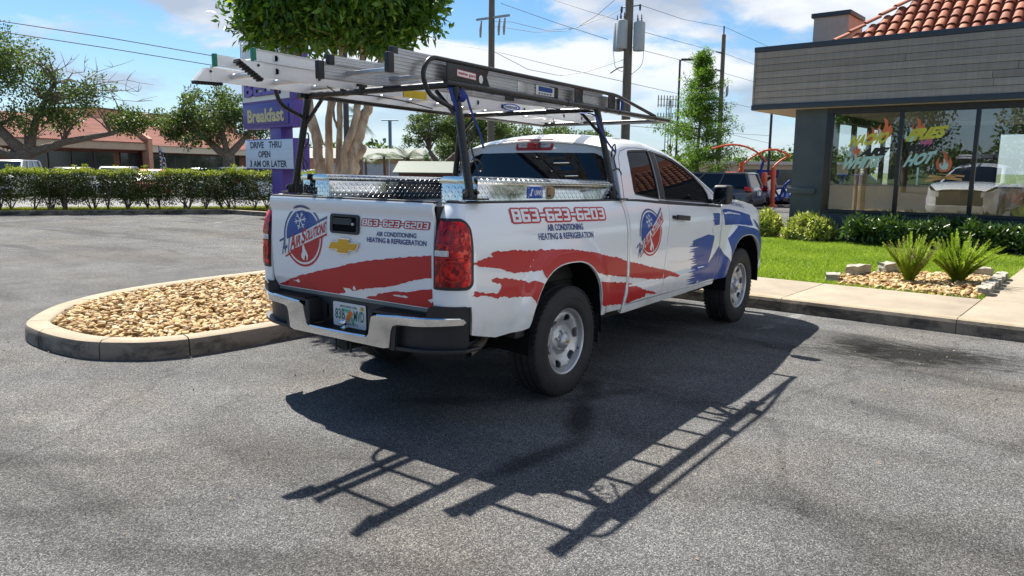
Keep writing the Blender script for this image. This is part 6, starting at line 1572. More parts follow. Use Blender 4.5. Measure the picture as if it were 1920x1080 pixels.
WW = [
 ([(26.37, 20.15, 9.61), (26.99, 17.35, 8.51), (27.52, 14.7, 7.55)], 'wire running down from the left pole to the transformer pole'),
 ([(28.83, 18.67, 10.02), (28.43, 16.45, 9.18), (28.21, 13.97, 8.3)], 'wire meeting the transformer pole from the top left'),
 ([(28.61, 13.66, 9.16), (39.43, 16.46, 10.51), (50.6, 18.15, 11.85), (58, 14.5, 9.9)], 'highest wire from the transformer pole over the cypress'),
 ([(28.19, 13.96, 8.15), (31.44, 14.76, 8.43), (44.86, 17.42, 9.62), (50.67, 18.23, 10.06), (58, 14.5, 8.4)], 'second wire right of the transformers'),
 ([(28.08, 13.86, 7.22), (31.32, 14.67, 7.5), (39.98, 16.81, 8.25), (50.31, 18.34, 8.7), (58, 14.7, 7.5)], 'third wire passing the street light head'),
 ([(30.07, 28.64, 9.23), (28.81, 25.01, 8.35), (26.67, 20.88, 7.45), (27.17, 17.42, 6.5), (27.72, 13.92, 5.61), (39.62, 16.76, 6.21), (49.83, 18.44, 6.65), (57.5, 15, 5.9)], 'long low wire crossing both wooden poles'),
 ([(27.57, 13.57, 3.58), (43.81, 17.37, 4.14), (56, 16.2, 4.3)], 'lower cable behind the cypress to the restaurant side'),
 ([(43.0, 19.4, 4.6), (49.56, 18.22, 4.45), (56, 16.2, 3.7)], 'lowest cable above the orange arches'),
 ([(26.85, 21.03, 8.92), (27.25, 20.14, 8.86), (27.54, 18.25, 8.31), (27.6, 16.46, 8.27), (27.81, 15.48, 8.78), (27.92, 14.64, 9.37), (28.0, 14.0, 10.0)], 'slack looping wire between the two wooden poles'),
 ([(26.82, 21.01, 8.71), (27.17, 18.73, 8.22), (27.51, 17.07, 8.16), (28.11, 15.07, 8.73), (28.25, 14.14, 9.13)], 'lower slack wire beneath the looping wire'),
 ([(26.67, 20.87, 7.43), (26.79, 18.75, 6.4), (27.09, 17.06, 6.02), (27.18, 15.61, 6.11), (27.7, 13.95, 6.6)], 'deep sagging wire crossing above the rack'),
 ([(2.5, 22.1, 5.75), (4.53, 22.99, 5.83), (8.92, 23.9, 5.92), (13.42, 24.65, 5.9), (19.29, 25.31, 6.1), (26.5, 21, 6.6)], 'upper of two wires crossing the left sky'),
 ([(2.5, 22.1, 5.45), (4.49, 22.96, 5.52), (8.88, 23.87, 5.56), (13.31, 24.69, 5.54), (19.25, 25.28, 5.81), (26.5, 21, 6.4)], 'lower of two wires crossing the left sky')]
for i, (p, lb) in enumerate(WW): wire(p, lb, .016 if i > 10 else .013)
for (pts) in ([(27.75, 14.2, 8.4), (27.6, 14.5, 7.4), (27.65, 14.35, 6.2), (27.75, 13.8, 6.0)], [(27.8, 13.3, 8.4), (27.9, 13.0, 7.6), (27.9, 13.05, 6.3), (27.8, 13.6, 5.9)]):
    o = MB().tube([Vector(p)-Vector((27.75, 13.75, 0)) for p in bend(pts, .4)], .012, 5).build('drop_lead', dark_metal, pb, smooth=True)

def lightpole(x, y, h, label, arm=True, r=.075):
    root = empty('street_light', (x, y, 0)); tag(root, label, 'street light'); MB().tube([(0, 0, -.1), (.0, .0, h)], [r, r*.85], 8).build('pole', dark_metal, root, smooth=True)
    if arm:
        MB().obox((.30, -.38, h+.02), (.26, -.33, .0), (.10, .08, 0), (0, 0, .06)).build('lamp_head', dark_metal, root, bevel=.03)
        MB().obox((.30, -.38, h-.042), (.20, -.26, .0), (.07, .055, 0), (0, 0, .006)).build('lamp_lens', clear_lens, root)
    return root
lightpole(38.75, 16.2, 8.05, 'dark street light left of the feathery cypress'); lightpole(36.6, 9.85, 7.5, 'dark lamp pole under the restaurant overhang')
lightpole(22.9, 27.75, 9.5, 'plain grey post behind the pale tree trunks', False, .16)
tw = empty('radio_mast', (81.5, 85.1, 0)); tag(tw, 'thin blue grey mast with a small crossbar far behind the palms', 'mast')
MB().tube([(0, 0, 0), (0, 0, 9.0)], .27, 8).build('mast', pm('mast_blue', (.10, .17, .26), .5), tw); MB().tube([(-.8, 1.1, 9.0), (.8, -1.1, 9.0)], .10, 6).build('crossbar', MATS['mast_blue'], tw); MB().ball((-.5, .8, 6.0), .3).build('dish', MATS['mast_blue'], tw)
ct = empty('cell_tower', (166, 77.5, 0)); tag(ct, 'distant lattice cell tower with antenna rows right of the transformer pole', 'tower')
for s_, t_ in ((-1, -1), (1, 1), (1, -1)): MB().tube([(s_*.9, t_*.9, 0), (s_*.55, t_*.55, 18.2)], .14, 5).build('lattice_leg', galv, ct)
for z in np.arange(1, 18, 1.3): MB().tube([(-.8, -.8, z), (.7, .7, z+.65), (.7, -.7, z+1.3)], .07, 4).build('lattice_brace', galv, ct)
for z in (13.9, 16.6, 18.0):
    for k in range(7): MB().box((-1.8+.55*k, 1.6-.5*k, z-.1), (-1.6+.55*k, 1.8-.5*k, z+1.3)).build('antenna', galv, ct)
    MB().tube([(-1.9, 1.8, z+.4), (1.9, -1.8, z+.4)], .08, 4).build('antenna_frame', galv, ct)

# ================================================================ RESTAURANT (local x = into the building, y = to the left)
rest = empty('restaurant', (0, 0, 0), -DL); tag(rest, 'grey plank fronted fast food restaurant with orange clay tile roof and painted windows', 'restaurant')
FA, FB = 12.42, 2.04
stucco = pm('slate_stucco', (.070, .088, .100), .85, var=.16, vscale=2.2, bumpamt=.55, bscale=22); stucco2 = pm('dark_trim_paint', (.028, .040, .056), .5, var=.12, vscale=4)
parap = pm('taupe_stucco', (.40, .37, .32), .9, var=.06, bumpamt=.3, bscale=50); frame_m = pm('bronze_window_frame', (.022, .020, .022), .4, var=.15)
def plank_mat():
    m, nt, b = _nodes('grey_wood_plank')
    n = noisen(nt, 3.0, 8, .65, .4, stretch=(1, .35, 7)); oi = nt.nodes.new('ShaderNodeObjectInfo')
    c = rampn(nt, n, [(.2, (.215, .195, .172)), (.55, (.275, .253, .226)), (.8, (.325, .303, .274))])
    c = mixn(nt, 1., c, rampn(nt, oi.outputs['Random'], [(0, .82), (1, 1.14)]), 'MULTIPLY')
    c = mixn(nt, 1., c, rampn(nt, noisen(nt, 9, 3, .7, 0, stretch=(1, 2.2, .12)), [(.35, 1.12), (.6, .95)]), 'MULTIPLY')
    nt.links.new(c, b.inputs['Base Color']); b.inputs['Roughness'].default_value = .75; bump(nt, b, n, .3, .006); return m
plankm = plank_mat()
def rb(lo, hi, name, mat, bevel=0., parent=rest): return MB().box(lo, hi).build(name, mat, parent, bevel=bevel)
# corner pillar, base walls
rb((FA, FB-.655, .1), (FA+.5, FB, 2.86), 'corner_pillar', stucco, .006)
rb((FA+.5, FB-.30, .1), (FA+1.0, FB, 2.86), 'side_wall', stucco); rb((FA+1.0, FB-.30, .1), (FA+8.0, FB, .9), 'side_wall', stucco); rb((FA+1.0, FB-.30, 2.7), (FA+8.0, FB, 2.86), 'side_wall', stucco); rb((FA+8.0, FB-.30, .1), (FA+9, FB, 2.86), 'side_wall', stucco)
for k_ in range(6): rb((FA+1.0+1.4*k_-.04, FB-.2, .9), (FA+1.0+1.4*k_+.04, FB-.08, 2.7), 'mullion', frame_m) if True else None  # unseen side window openings, added to let daylight into the dining room
rb((FA-.065, FB-.53, 1.075), (FA, FB+.065, 1.19), 'pillar_ledge', stucco, .006); rb((FA, FB, 1.075), (FA+.5, FB+.065, 1.19), 'pillar_ledge', stucco, .006)
rb((FA+.02, -9, .1), (FA+.30, FB-.655, .70), 'base_wall', stucco)
# fascia: frame, planks, cap
FT = FB+.905
rb((FA-.16, -9, 2.96), (FA+.2, FT-.03, 4.10), 'fascia_core', stucco2)
rb((FA-.22, -9, 2.855), (FA+.6, FT, 2.962), 'fascia_foot', stucco2, .006)
rb((FA-.21, -9, 4.075), (FA+.4, FT, 4.18), 'fascia_cap', stucco2, .006)
rb((FA+.1, FT-.10, 2.962), (FA+6, FT-.03, 4.075), 'fascia_side', plankm); rb((FA+.6, FT-.3, 2.855), (FA+6, FT, 2.962), 'fascia_foot', stucco2, .004); rb((FA+.4, FT-.3, 4.075), (FA+6, FT, 4.18), 'fascia_cap', stucco2, .004)
rb((FA-.2, -9, 2.845), (FA+6, FT-.02, 2.855), 'soffit', pm('pale_soffit', (.42, .36, .30), .8, var=.05))
R_ = random.Random(3); z = 2.964; ph = .1385
cuts_all = {0: [], 1: [-1.55], 2: [-1.52], 3: [-1.9, -4.3], 4: [-3.2], 5: [-.05, -2.1], 6: [-2.35], 7: [-2.35, -5]}
for r in range(8):
    ends = [FT-.055]+[c if r < 3 else c for c in sorted(cuts_all[r], reverse=True)]+[-9.]
    for e0, e1 in zip(ends[:-1], ends[1:]):
        d = R_.uniform(0, .004); rb((FA-.19-d, e1+.003, z+ph*r+.004), (FA-.162, e0-.003, z+ph*(r+1)-.004), 'plank', plankm, .003)
rb((FA-.196, FT-.052, 2.964), (FA-.150, FT-.005, 4.073), 'corner_board', plankm, .003)
# windows
gm = bpy.data.materials.new('shop_glass'); gm.use_nodes = True; nt = gm.node_tree; nt.nodes.clear()
o_ = nt.nodes.new('ShaderNodeOutputMaterial'); tr = nt.nodes.new('ShaderNodeBsdfTransparent'); gl_ = nt.nodes.new('ShaderNodeBsdfGlossy'); fr = nt.nodes.new('ShaderNodeLayerWeight'); mx = nt.nodes.new('ShaderNodeMixShader')
tr.inputs[0].default_value = (.90, .93, .92, 1); gl_.inputs['Roughness'].default_value = .004; gl_.inputs[0].default_value = (.85, .88, .92, 1); fr.inputs['Blend'].default_value = .5
wv_ = noisen(nt, .9, 2, .4); bpn = nt.nodes.new('ShaderNodeBump'); bpn.inputs['Strength'].default_value = .06; bpn.inputs['Distance'].default_value = .02; nt.links.new(wv_, bpn.inputs['Height']); nt.links.new(bpn.outputs[0], gl_.inputs['Normal'])
nt.links.new(mathn(nt, 'ADD', mathn(nt, 'MULTIPLY', mathn(nt, 'POWER', fr.outputs['Facing'], 3.0), .85), .13, True), mx.inputs[0]); nt.links.new(tr.outputs[0], mx.inputs[1]); nt.links.new(gl_.outputs[0], mx.inputs[2]); nt.links.new(mx.outputs[0], o_.inputs[0])
zb0, zt0 = .735, 2.745; edges = [FB-.78, FB-2.075, FB-3.375, FB-4.70, FB-6.0, FB-7.3]
rb((FA-.01, -9, .70), (FA+.20, FB-.655, .735), 'window_sill', frame_m, .004); rb((FA+.0, -9, zt0), (FA+.3, FB-.655, 2.86), 'window_head', frame_m)
for k, e in enumerate([FB-.715]+edges[1:]): rb((FA+.0, e-.035 if k else FB-.78, zb0), (FA+.12, e+.035 if k else FB-.655, zt0), 'mullion', frame_m, .004)
for k in range(5):
    a, b_ = edges[k]-(.035 if k else 0), edges[k+1]+.035
    rb((FA+.050, b_, zb0), (FA+.062, a, zt0), 'window_pane', gm)
    rb((FA+.03, b_, zb0), (FA+.09, a, zb0+.03), 'window_rail', frame_m); rb((FA+.03, b_, zt0-.03), (FA+.09, a, zt0), 'window_rail', frame_m)
# interior
tan = pm('tan_booth_panel', (.86, .46, .18), .6, var=.12, vscale=3); dark_in = pm('dim_interior_wall', (.10, .095, .09), .8, var=.3, vscale=1.2)
rb((FA+.35, -9, .75), (FA+.42, FB-.7, 1.26), 'booth_panel', tan); rb((FA+.33, -9, 1.26), (FA+.46, FB-.68, 1.29), 'booth_cap', pm('booth_cap_wood', (.16, .09, .05), .4))
rb((FA+.3, -9, .10), (FA+8.5, FB-.3, .16), 'dining_floor', pm('brown_floor_tile', (.16, .12, .10), .4, var=.15)); rb((FA+.35, -9, 2.86), (FA+9, FB-.3, 2.93), 'ceiling', pm('ceiling_tile', (.45, .45, .44), .9))
rb((FA+8.4, -.6, .1), (FA+8.5, FB-.3, 2.86), 'inner_wall', dark_in); rb((FA+8.4, -9, .1), (FA+8.5, -.6, 1.0), 'inner_wall', dark_in); rb((FA+8.4, -9, 2.6), (FA+8.5, -.6, 2.86), 'inner_wall', dark_in)
for b_ in (-.6, -1.9, -3.2, -4.9, -6.6, -8.3): rb((FA+8.4, b_-.05, 1.0), (FA+8.5, b_+.05, 2.6), 'far_mullion', frame_m)  # back wall opening enlarged so that more sky light reaches the interior
rb((FA+2.6, -1.2, .16), (FA+3.3, .2, 1.1), 'service_counter', dark_in); 
for b_ in (-.6, -2.4): MB().lathe([(.0, .16), (.02, .15), (.16, .0), (.15, .0), (0, .1)], (FA+1.8, b_, 2.15), 'z', 16).tube([(FA+1.8, b_, 2.3), (FA+1.8, b_, 2.86)], .008, 5).build('pendant_lamp', frame_m, rest)
rb((FA+.2, -9, 2.97), (FA+9, FT-.2, 3.9), 'roof_void', dark_in)
# painted window lettering
WS = lambda U, V: np.stack([FA+.046+0*U, FB-U, V], 1)
yel = pm('yellow_window_paint', (.62, .58, .06), .6, var=.12); mint = pm('mint_window_paint', (.48, .68, .60), .6, var=.12); blkp = pm('black_window_paint', (.02, .02, .02), .6); orange_p = pm('orange_window_paint', (.70, .16, .06), .6, var=.3, vscale=6); fries_p = pm('fries_paint', (.72, .38, .12), .6, var=.2); pinkp = pm('pink_window_paint', (.62, .14, .26), .6, var=.3)
def wtext(body, u0, u1, v0, v1, dv, mt, bold=.05, sh=.3):
    lettering('window_lettering', body, ((u0, v0), (u1, v0+dv), (u0+.05, v1)), WS, mt, rest, off=.006, bold=bold, shear=sh, sgn=1.)
wtext('NACHO', 1.12, 1.80, 2.06, 2.26, .07, yel, .06); wtext('ARE', 1.36, 1.80, 1.87, 2.01, .01, blkp, .08, .2); wtext('WHITE', .98, 1.68, 1.60, 1.80, .06, mint, .06)
wtext('FRIES', 2.19, 2.80, 2.16, 2.36, .06, yel, .06); wtext('NOW', 2.16, 2.58, 1.95, 2.07, .01, blkp, .08, .2); wtext('HOT', 2.18, 2.64, 1.66, 1.86, .08, mint, .06)
def flame(u, v, s_, mt, of=.0012):
    P = [(0, 0), (-.10, .10), (-.12, .22), (-.05, .34), (-.06, .20), (0, .16), (.04, .32), (.00, .48), (.10, .40), (.12, .24), (.17, .32), (.22, .18), (.18, .04), (.10, 0)]
    patch('painted_flame', [(u+a*s_, v+b*s_) for a, b in P], WS, mt, rest, step=.3, off=of, sgn=1.)
flame(1.74, 2.22, .85, orange_p); flame(1.52, 2.16, .62, orange_p, .0014); flame(1.66, 2.20, .45, mint, .002); flame(2.34, 2.24, .75, orange_p); flame(2.22, 2.14, .6, mint, .002); flame(2.84, 1.56, .85, orange_p); flame(2.86, 1.60, .45, mint, .002)
flame(1.25, 1.90, .42, orange_p, .0016); flame(1.12, 1.86, .32, mint, .002); flame(2.52, 2.02, .6, pinkp, .0017)
for p in ([(2.62, 1.46), (2.66, 1.50), (3.20, 1.44), (3.22, 1.39)], [(2.58, 1.40), (3.10, 1.52), (3.12, 1.47), (2.60, 1.36)], [(2.75, 1.53), (3.25, 1.50), (3.24, 1.46)]): patch('painted_fries', p, WS, fries_p, rest, step=.4, off=.0025, sgn=1.)
patch('paint_drip', [(2.43, 1.30), (2.455, 1.30), (2.46, 1.64), (2.42, 1.64)], WS, mint, rest, step=.4, off=.0024, sgn=1.)
# tile roof: every barrel tile its own piece
tile_m = pm('clay_tile', (.50, .145, .055), .75, var=.28, vscale=5, bumpamt=.2, bscale=40)
def tilem():
    m, nt, b = _nodes('clay_roof_tile'); oi = nt.nodes.new('ShaderNodeObjectInfo')
    c = rampn(nt, oi.outputs['Random'], [(0, (.22, .065, .032)), (.5, (.34, .105, .048)), (1, (.43, .165, .085))])
    c = mixn(nt, 1., c, rampn(nt, noisen(nt, 9, 5, .6), [(.35, .62), (.65, 1.12)]), 'MULTIPLY')
    nt.links.new(c, b.inputs['Base Color']); b.inputs['Roughness'].default_value = .7; bump(nt, b, noisen(nt, 60, 3), .15, .004); return m
tile_m = tilem()
def tile_mesh(w, L):
    V = []; F = []; n = 7
    for i, (t, k) in enumerate(((0, 1.), (1, .88))):
        for j in range(n):
            a = PI*j/(n-1); V.append((t*L, -math.cos(a)*w/2*k, math.sin(a)*w*.36*k+(1-t)*.018))
    for i in range(2):
        for j in range(n):
            a = PI*j/(n-1); V.append((i*L, -math.cos(a)*w/2*.84, math.sin(a)*w*.26+(1-i)*.018))
    for j in range(n-1): F += [(j, j+1, n+j+1, n+j), (2*n+j, 3*n+j, 3*n+j+1, 2*n+j+1), (j, 2*n+j, 2*n+j+1, j+1)]
    me = bpy.data.meshes.new('roof_tile'); me.from_pydata(V, [], F); me.materials.append(tile_m); me.polygons.foreach_set('use_smooth', [True]*len(me.polygons)); me.set_sharp_from_angle(angle=.9); me.update(); return me
tw_, tl_ = .215, .29; tme = tile_mesh(.175, tl_+.045); pitch = math.radians(40); rx0, rz0 = FA+.42, 4.16; hip_b = FB-.62
ca, sa_ = math.cos(pitch), math.sin(pitch)
deck = MB().add([(rx0+.03, -9.5, rz0-.03), (rx0+.03, hip_b+.05, rz0-.03), (rx0+3.6*ca, hip_b-3.0, rz0+3.6*sa_-.03), (rx0+3.6*ca, -9.5, rz0+3.6*sa_-.03)], [(0, 1, 2, 3)]).add([(rx0+.03, hip_b+.05, rz0-.03), (rx0+6, hip_b+.05, rz0-.03), (rx0+6, hip_b-3.0, rz0+3.6*sa_-.03), (rx0+3.6*ca, hip_b-3.0, rz0+3.6*sa_-.03)], [(0, 1, 2, 3)]).build('roof_deck', tile_m, rest)
pan = pm('tile_pan', (.30, .075, .03), .8, var=.2)
nt_ = 0
for r in range(9):
    for c in range(33):
        y = hip_b-.12-c*tw_; d = r*tl_
        if y > hip_b-.10-(d+.15)*.80 or y < -5.2: continue
        o = bpy.data.objects.new('roof_tile', tme); COL.objects.link(o); o.parent = rest
        o.location = (rx0+d*ca+R_.uniform(-.006, .006), y+R_.uniform(-.006, .006), rz0+d*sa_+.01); o.rotation_euler = (R_.uniform(-.03, .03), -pitch+.05, R_.uniform(-.02, .02)); nt_ += 1
hd = Vector((3.6*ca, -3.05, 3.6*sa_)).normalized(); q_ = hd.to_track_quat('X', 'Z')
for k in range(9):
    o = bpy.data.objects.new('ridge_tile', tme); COL.objects.link(o); o.parent = rest; o.location = Vector((rx0-.02, hip_b+.04, rz0+.05))+hd*(.36*k); o.rotation_mode = 'QUATERNION'; o.rotation_quaternion = q_; o.scale = (1, 1.15, 1.2)
rb((FA+1.55, FB-.48, 4.1), (FA+2.6, FB+.28, 4.98), 'roof_block', parap); rb((FA+1.50, FB-.52, 4.98), (FA+2.65, FB+.33, 5.075), 'block_cap', stucco2, .005)
rb((FA+6, -9, 2.96), (FA+9, FT-.1, 4.3), 'rear_parapet', parap)

# ---------------------------------------------------------------- shrubs by the wall
def shrub(name, label, centre, r, n, per, leafm, L, Wd, seed, group=None, loc_z=.14):
    root = empty(name, (centre[0], centre[1], loc_z)); tag(root, label, 'shrub', group); R = np.random.default_rng(seed)
    d = R.normal(0, 1, (n, 3)); d /= np.linalg.norm(d, axis=1, keepdims=True); d[:, 2] = np.abs(d[:, 2])*1.0
    c = np.array([0, 0, .06])+d*np.array(r)*R.uniform(.35, 1, (n, 1))**.5
    mb = MB()
    for q in c[::4]: mb.tube([(q[0]*.2, q[1]*.2, -.02), tuple(q*.6), tuple(q)], [.012, .008, .004], 4, cap=False)
    mb.build('stems', barkm, root); leafcloud('foliage', c, .10, per, L, Wd, leafm, root, seed, up=.5)
shrub('variegated_shrub', 'smaller yellow green shrub at the far left corner of the restaurant', Bw(11.95, 2.35), (.36, .36, .46), 120, 24, leaf_var, .10, .040, 3)
shrub('variegated_shrub', 'rounded yellow green shrub in front of the corner pillar', Bw(11.75, 1.35), (.52, .52, .44), 200, 24, leaf_var, .10, .040, 4)
def whedge():
    base = Bw(11.7, -1.8); root = empty('window_hedge', (base[0], base[1], .14), -DL); tag(root, 'dark green leafy hedge along the wall beneath the painted windows', 'hedge'); R = np.random.default_rng(6); c = []
    for k in range(1150):
        u = R.uniform(-4.4, 2.35); c.append((R.uniform(-.42, .40), u, R.uniform(.05, 1)**.7*(.46+.04*math.sin(u*4.2)+.03*math.sin(u*9))))
    mb = MB()
    for k in range(60):
        u = R.uniform(-4.3, 2.3); x = R.uniform(-.3, .3); mb.tube([(x*.5, u, -.02), (x, u+R.normal(0, .06), .5)], [.014, .006], 4, cap=False)
    mb.build('stems', barkm, root); leafcloud('foliage', c, .11, 22, .115, .046, leaf_sheff, root, 8, up=.6)
whedge()

# foxtail ferns
def fern(x, y, label, n, h, seed, dry=.2):
    root = empty('foxtail_fern', (x, y, .16)); tag(root, label, 'fern'); R = np.random.default_rng(seed)
    for part, frac, mt in (('fronds', 1-dry, frond_fern), ('dry_fronds', dry, dry_frond)):
        V = []; F = []; T = []
        for k in range(int(n*frac)):
            a = R.uniform(0, 2*PI); lean = (R.uniform(.03, .80) if dry > .1 else R.uniform(.05, 1.25)); hh = h*R.uniform(.55, 1.05)*(1-.12*lean); P = []
            for t in np.linspace(0, 1, 13): r = .04+lean*hh*.75*t**1.25; P.append(np.array([r*math.cos(a)*1.0, r*math.sin(a), hh*t*(1-.22*lean*t)]))
            w0 = R.uniform(.024, .032)*(1 if part == 'fronds' else .45); tv = R.uniform(0, 1)
            for i in range(1, 13):
                wv = w0*1.15*math.sin(PI*min(1, (i/12)*.90+.10))**.6; t = P[i]-P[i-1]; t /= np.linalg.norm(t)
                for q in range(34 if part == 'fronds' else 10):
                    s = R.normal(0, 1, 3); s -= t*(s@t); s /= np.linalg.norm(s)
                    b0 = P[i-1]+(P[i]-P[i-1])*R.uniform(); tip = b0+s*wv+t*wv*1.3; u2 = np.cross(s, t)*.0038; n0 = len(V); V += [b0-u2, b0+u2, tip]; F.append((n0, n0+1, n0+2)); T.append(min(1, max(0, tv*.5+R.uniform(0, .5))))
        if F: mesh_obj(part, V, np.array(F), mt, root, tint=T)
fern(6.42, -1.98, 'greyish foxtail fern with dry fronds, left one in the pebble bed', 72, .72, 1, .42)
fern(6.78, -2.48, 'bright green spreading foxtail fern, right one in the pebble bed', 150, .74, 2, .03)
# edging rocks
rock_m = pm('limestone', (.33, .30, .245), .9, var=.3, vscale=9, bumpamt=.9, bscale=18)
def rock(x, y, L, w, h, rz, label, seed):
    R = random.Random(seed); import bmesh; me = bpy.data.meshes.new('edging_rock'); bm = bmesh.new(); bmesh.ops.create_cube(bm, size=1); bmesh.ops.subdivide_edges(bm, edges=bm.edges, cuts=3, use_grid_fill=True)
    for v in bm.verts: 
        v.co = v.co*(1-.18*(abs(v.co.x)*2)**4*.5); v.co = Vector((v.co.x*L, v.co.y*w, (v.co.z+.42)*h))+Vector([R.uniform(-1, 1)*.10*min(w, h) for _ in range(3)])
    bm.to_mesh(me); bm.free(); me.materials.append(rock_m); me.polygons.foreach_set('use_smooth', [True]*len(me.polygons)); me.set_sharp_from_angle(angle=.5)
    o = bpy.data.objects.new('edging_rock', me); COL.objects.link(o); o.location = (x, y, .15); o.rotation_euler = (0, 0, rz); tag(o, label, 'rock', 'limestone edging rocks')
rock(5.98, -1.16, .26, .16, .10, .2, 'small pale rock at the left corner of the fern bed beside the sidewalk', 1)
rock(6.75, -1.30, .52, .18, .15, -.12, 'long grey rock at the back left edge of the fern bed', 2)
rock(7.28, -1.62, .36, .2, .16, -.75, 'grey rock just left of the greyish fern', 3)
rock(7.75, -2.55, .5, .2, .12, -1.3, 'flat pale rock behind the bright green fern', 4)
for k in range(6):
    rock(7.55-k*.32, -2.90+.012*k, .30, .13, .10, .03, ['end', 'second', 'third', 'fourth', 'fifth', 'sixth'][k]+' narrow edging stone counted from the back along the walkway side of the fern bed' if k else 'rearmost narrow edging stone along the walkway side of the fern bed', 10+k)

# ================================================================ CARS
car_glass = pm('car_glass', (.010, .012, .014), .04, var=.1, spec=.4)
def carpaint(nm, c, metal=.3): return pm(nm, c, .28, metal=metal, coat=1., var=.03, vscale=1)
def car(name, label, loc, rz, paintm_, L=4.7, H=1.45, Wd=1.82, suv=False, group=None, detail=True, cat='car', lamp_red=None):
    root = empty(name, loc, rz); tag(root, label, cat, group); h = Wd/2
    hood = .58*H if not suv else .60*H; gc = .18
    if suv: xs = [-.50, -.485, -.44, -.30, 0, .22, .36, .47, .50]; top = [.52, .60, .63, .64, .62, .60, .585, .54, .40]
    else: xs = [-.50, -.485, -.42, -.30, 0, .22, .36, .47, .50]; top = [.42, .56, .60, .62, .61, .59, .55, .47, .34]
    sec = [(-.5, 0), (-.5, .22), (-.485, .55), (-.46, .82), (-.40, .97), (-.30, 1.0), (0, 1.015)]
    rows = []
    for x, t in zip(xs, top):
        k = 1-.22*max(0, abs(x)-.40)/.10; zt = t*H; rows.append([(x*L, -sy*Wd*k*-1*-1, gc+(zt-gc)*sz) for sy, sz in [(a, b) for a, b in sec]]+[(x*L, a*Wd*k, gc+(zt-gc)*b) for a, b in [(-s0, s1) for s0, s1 in sec[::-1][1:]]][0:0])
        rows[-1] = [(x*L, a*Wd*k, gc+(zt-gc)*b) for a, b in sec]+[(x*L, -a*Wd*k, gc+(zt-gc)*b) for a, b in sec[::-1][1:]]
    m = len(rows[0]); V = [p for r in rows for p in r]; F = [(i*m+j, i*m+j+1, (i+1)*m+j+1, (i+1)*m+j) for i in range(len(rows)-1) for j in range(m-1)]+[tuple(range(m)), tuple((len(rows)-1)*m+j for j in range(m))]
    MB().add(V, F).build('body', paintm_, root, smooth=True, angle=38)
    b0, b1 = (-.485, .30) if suv else (-.42, .26); r0, r1 = (-.44, .10) if suv else (-.27, .06); zb1 = .60*H; zt = H
    lo = [(b0*L, .455*Wd), (b1*L, .44*Wd)]; hi = [(r0*L, .375*Wd), (r1*L, .37*Wd)]
    V = []
    for (x, y), z in ((lo[0], zb1), (lo[1], zb1), (hi[0], zt-.06), (hi[1], zt-.06)): V += [(x, -y, z), (x, y, z)]
    gv = V
    MB().add(gv, [(0, 2, 6, 4), (1, 5, 7, 3), (0, 4, 5, 1), (2, 3, 7, 6)]).build('windows', car_glass, root)
    # roof and pillars
    MB().prism([(r0*L-.06, zt-.07), (r1*L+.05, zt-.07), (r1*L-.1, zt), (r0*L+.05, zt)], 'y', -.385*Wd, .385*Wd).build('roof', paintm_, root, bevel=.03, smooth=True)
    pmt = paintm_
    for s_ in (-1, 1):
        for a, c in ((lo[0], hi[0]), (lo[1], hi[1])): MB().tube([(a[0], s_*a[1], zb1-.02), (c[0], s_*(c[1]+.01), zt-.05)], .045 if a is lo[1] else .07, 6).build('pillar', pmt, root, smooth=True)
    for f in (.36, .68): 
        for s_ in (-1, 1):
            xa = lo[0][0]+(lo[1][0]-lo[0][0])*f; xb = hi[0][0]+(hi[1][0]-hi[0][0])*f; MB().tube([(xa, s_*.452*Wd, zb1), (xb, s_*.376*Wd, zt-.05)], .035, 6).build('pillar', pmt, root, smooth=True)
    if detail:
        for s_ in (-1, 1):
            MB().box((-.492*L, s_*.40*Wd-.14, .50*H), (-.44*L, s_*.42*Wd+.12, .61*H)).build('tail_light', red_lens, root, bevel=.02)
            MB().box((.43*L, s_*.36*Wd-.16, .36*H), (.478*L, s_*.36*Wd+.16, .45*H)).build('headlight', clear_lens, root, bevel=.03)
            MB().box((.12*L, s_*.52*Wd-.07, .60*H), (.15*L, s_*.52*Wd+.07, .68*H)).build('mirror', paintm_, root, bevel=.02)
        MB().box((-.515*L, -.42*Wd, .20), (-.47*L, .42*Wd, .42)).build('rear_bumper', blk_plastic if suv else paintm_, root, bevel=.04)
        MB().box((.47*L, -.40*Wd, .20), (.507*L, .40*Wd, .40)).build('front_grille', blk_plastic, root, bevel=.04)
        MB().box((-.521*L, -.16, .34*H+.06), (-.505*L, .16, .34*H+.21)).build('number_plate', plate_w, root)
    for x in (-.30*L, .31*L):
        for s_ in (-1, 1):
            w = empty('wheel', (x, s_*(h-.11), .34)); w.parent = root
            MB().lathe([(.22, -.10), (.30, -.11), (.335, -.08), (.335, .08), (.30, .11), (.22, .10)], (0, 0, 0), 'y', 24).build('tyre', rubber, w, smooth=True, angle=50)
            mb = MB().lathe([(.225, s_*.06), (.225, s_*.10), (.205, s_*.10), (.20, s_*.05)], (0, 0, 0), 'y', 24)
            for q in range(5): a = 2*PI*q/5; mb.obox((.11*math.cos(a), s_*.085, .11*math.sin(a)), (.10*math.cos(a), 0, .10*math.sin(a)), (0, .012, 0), (-.028*math.sin(a), 0, .028*math.cos(a)))
            mb.lathe([(0, s_*.10), (.045, s_*.10), (.045, s_*.03)], (0, 0, 0), 'y', 12).build('rim', silver, w)
            MB().lathe([(0, s_*.02), (.22, s_*.02)], (0, 0, 0), 'y', 16).build('wheel_well', blk_soft, w)
    return root
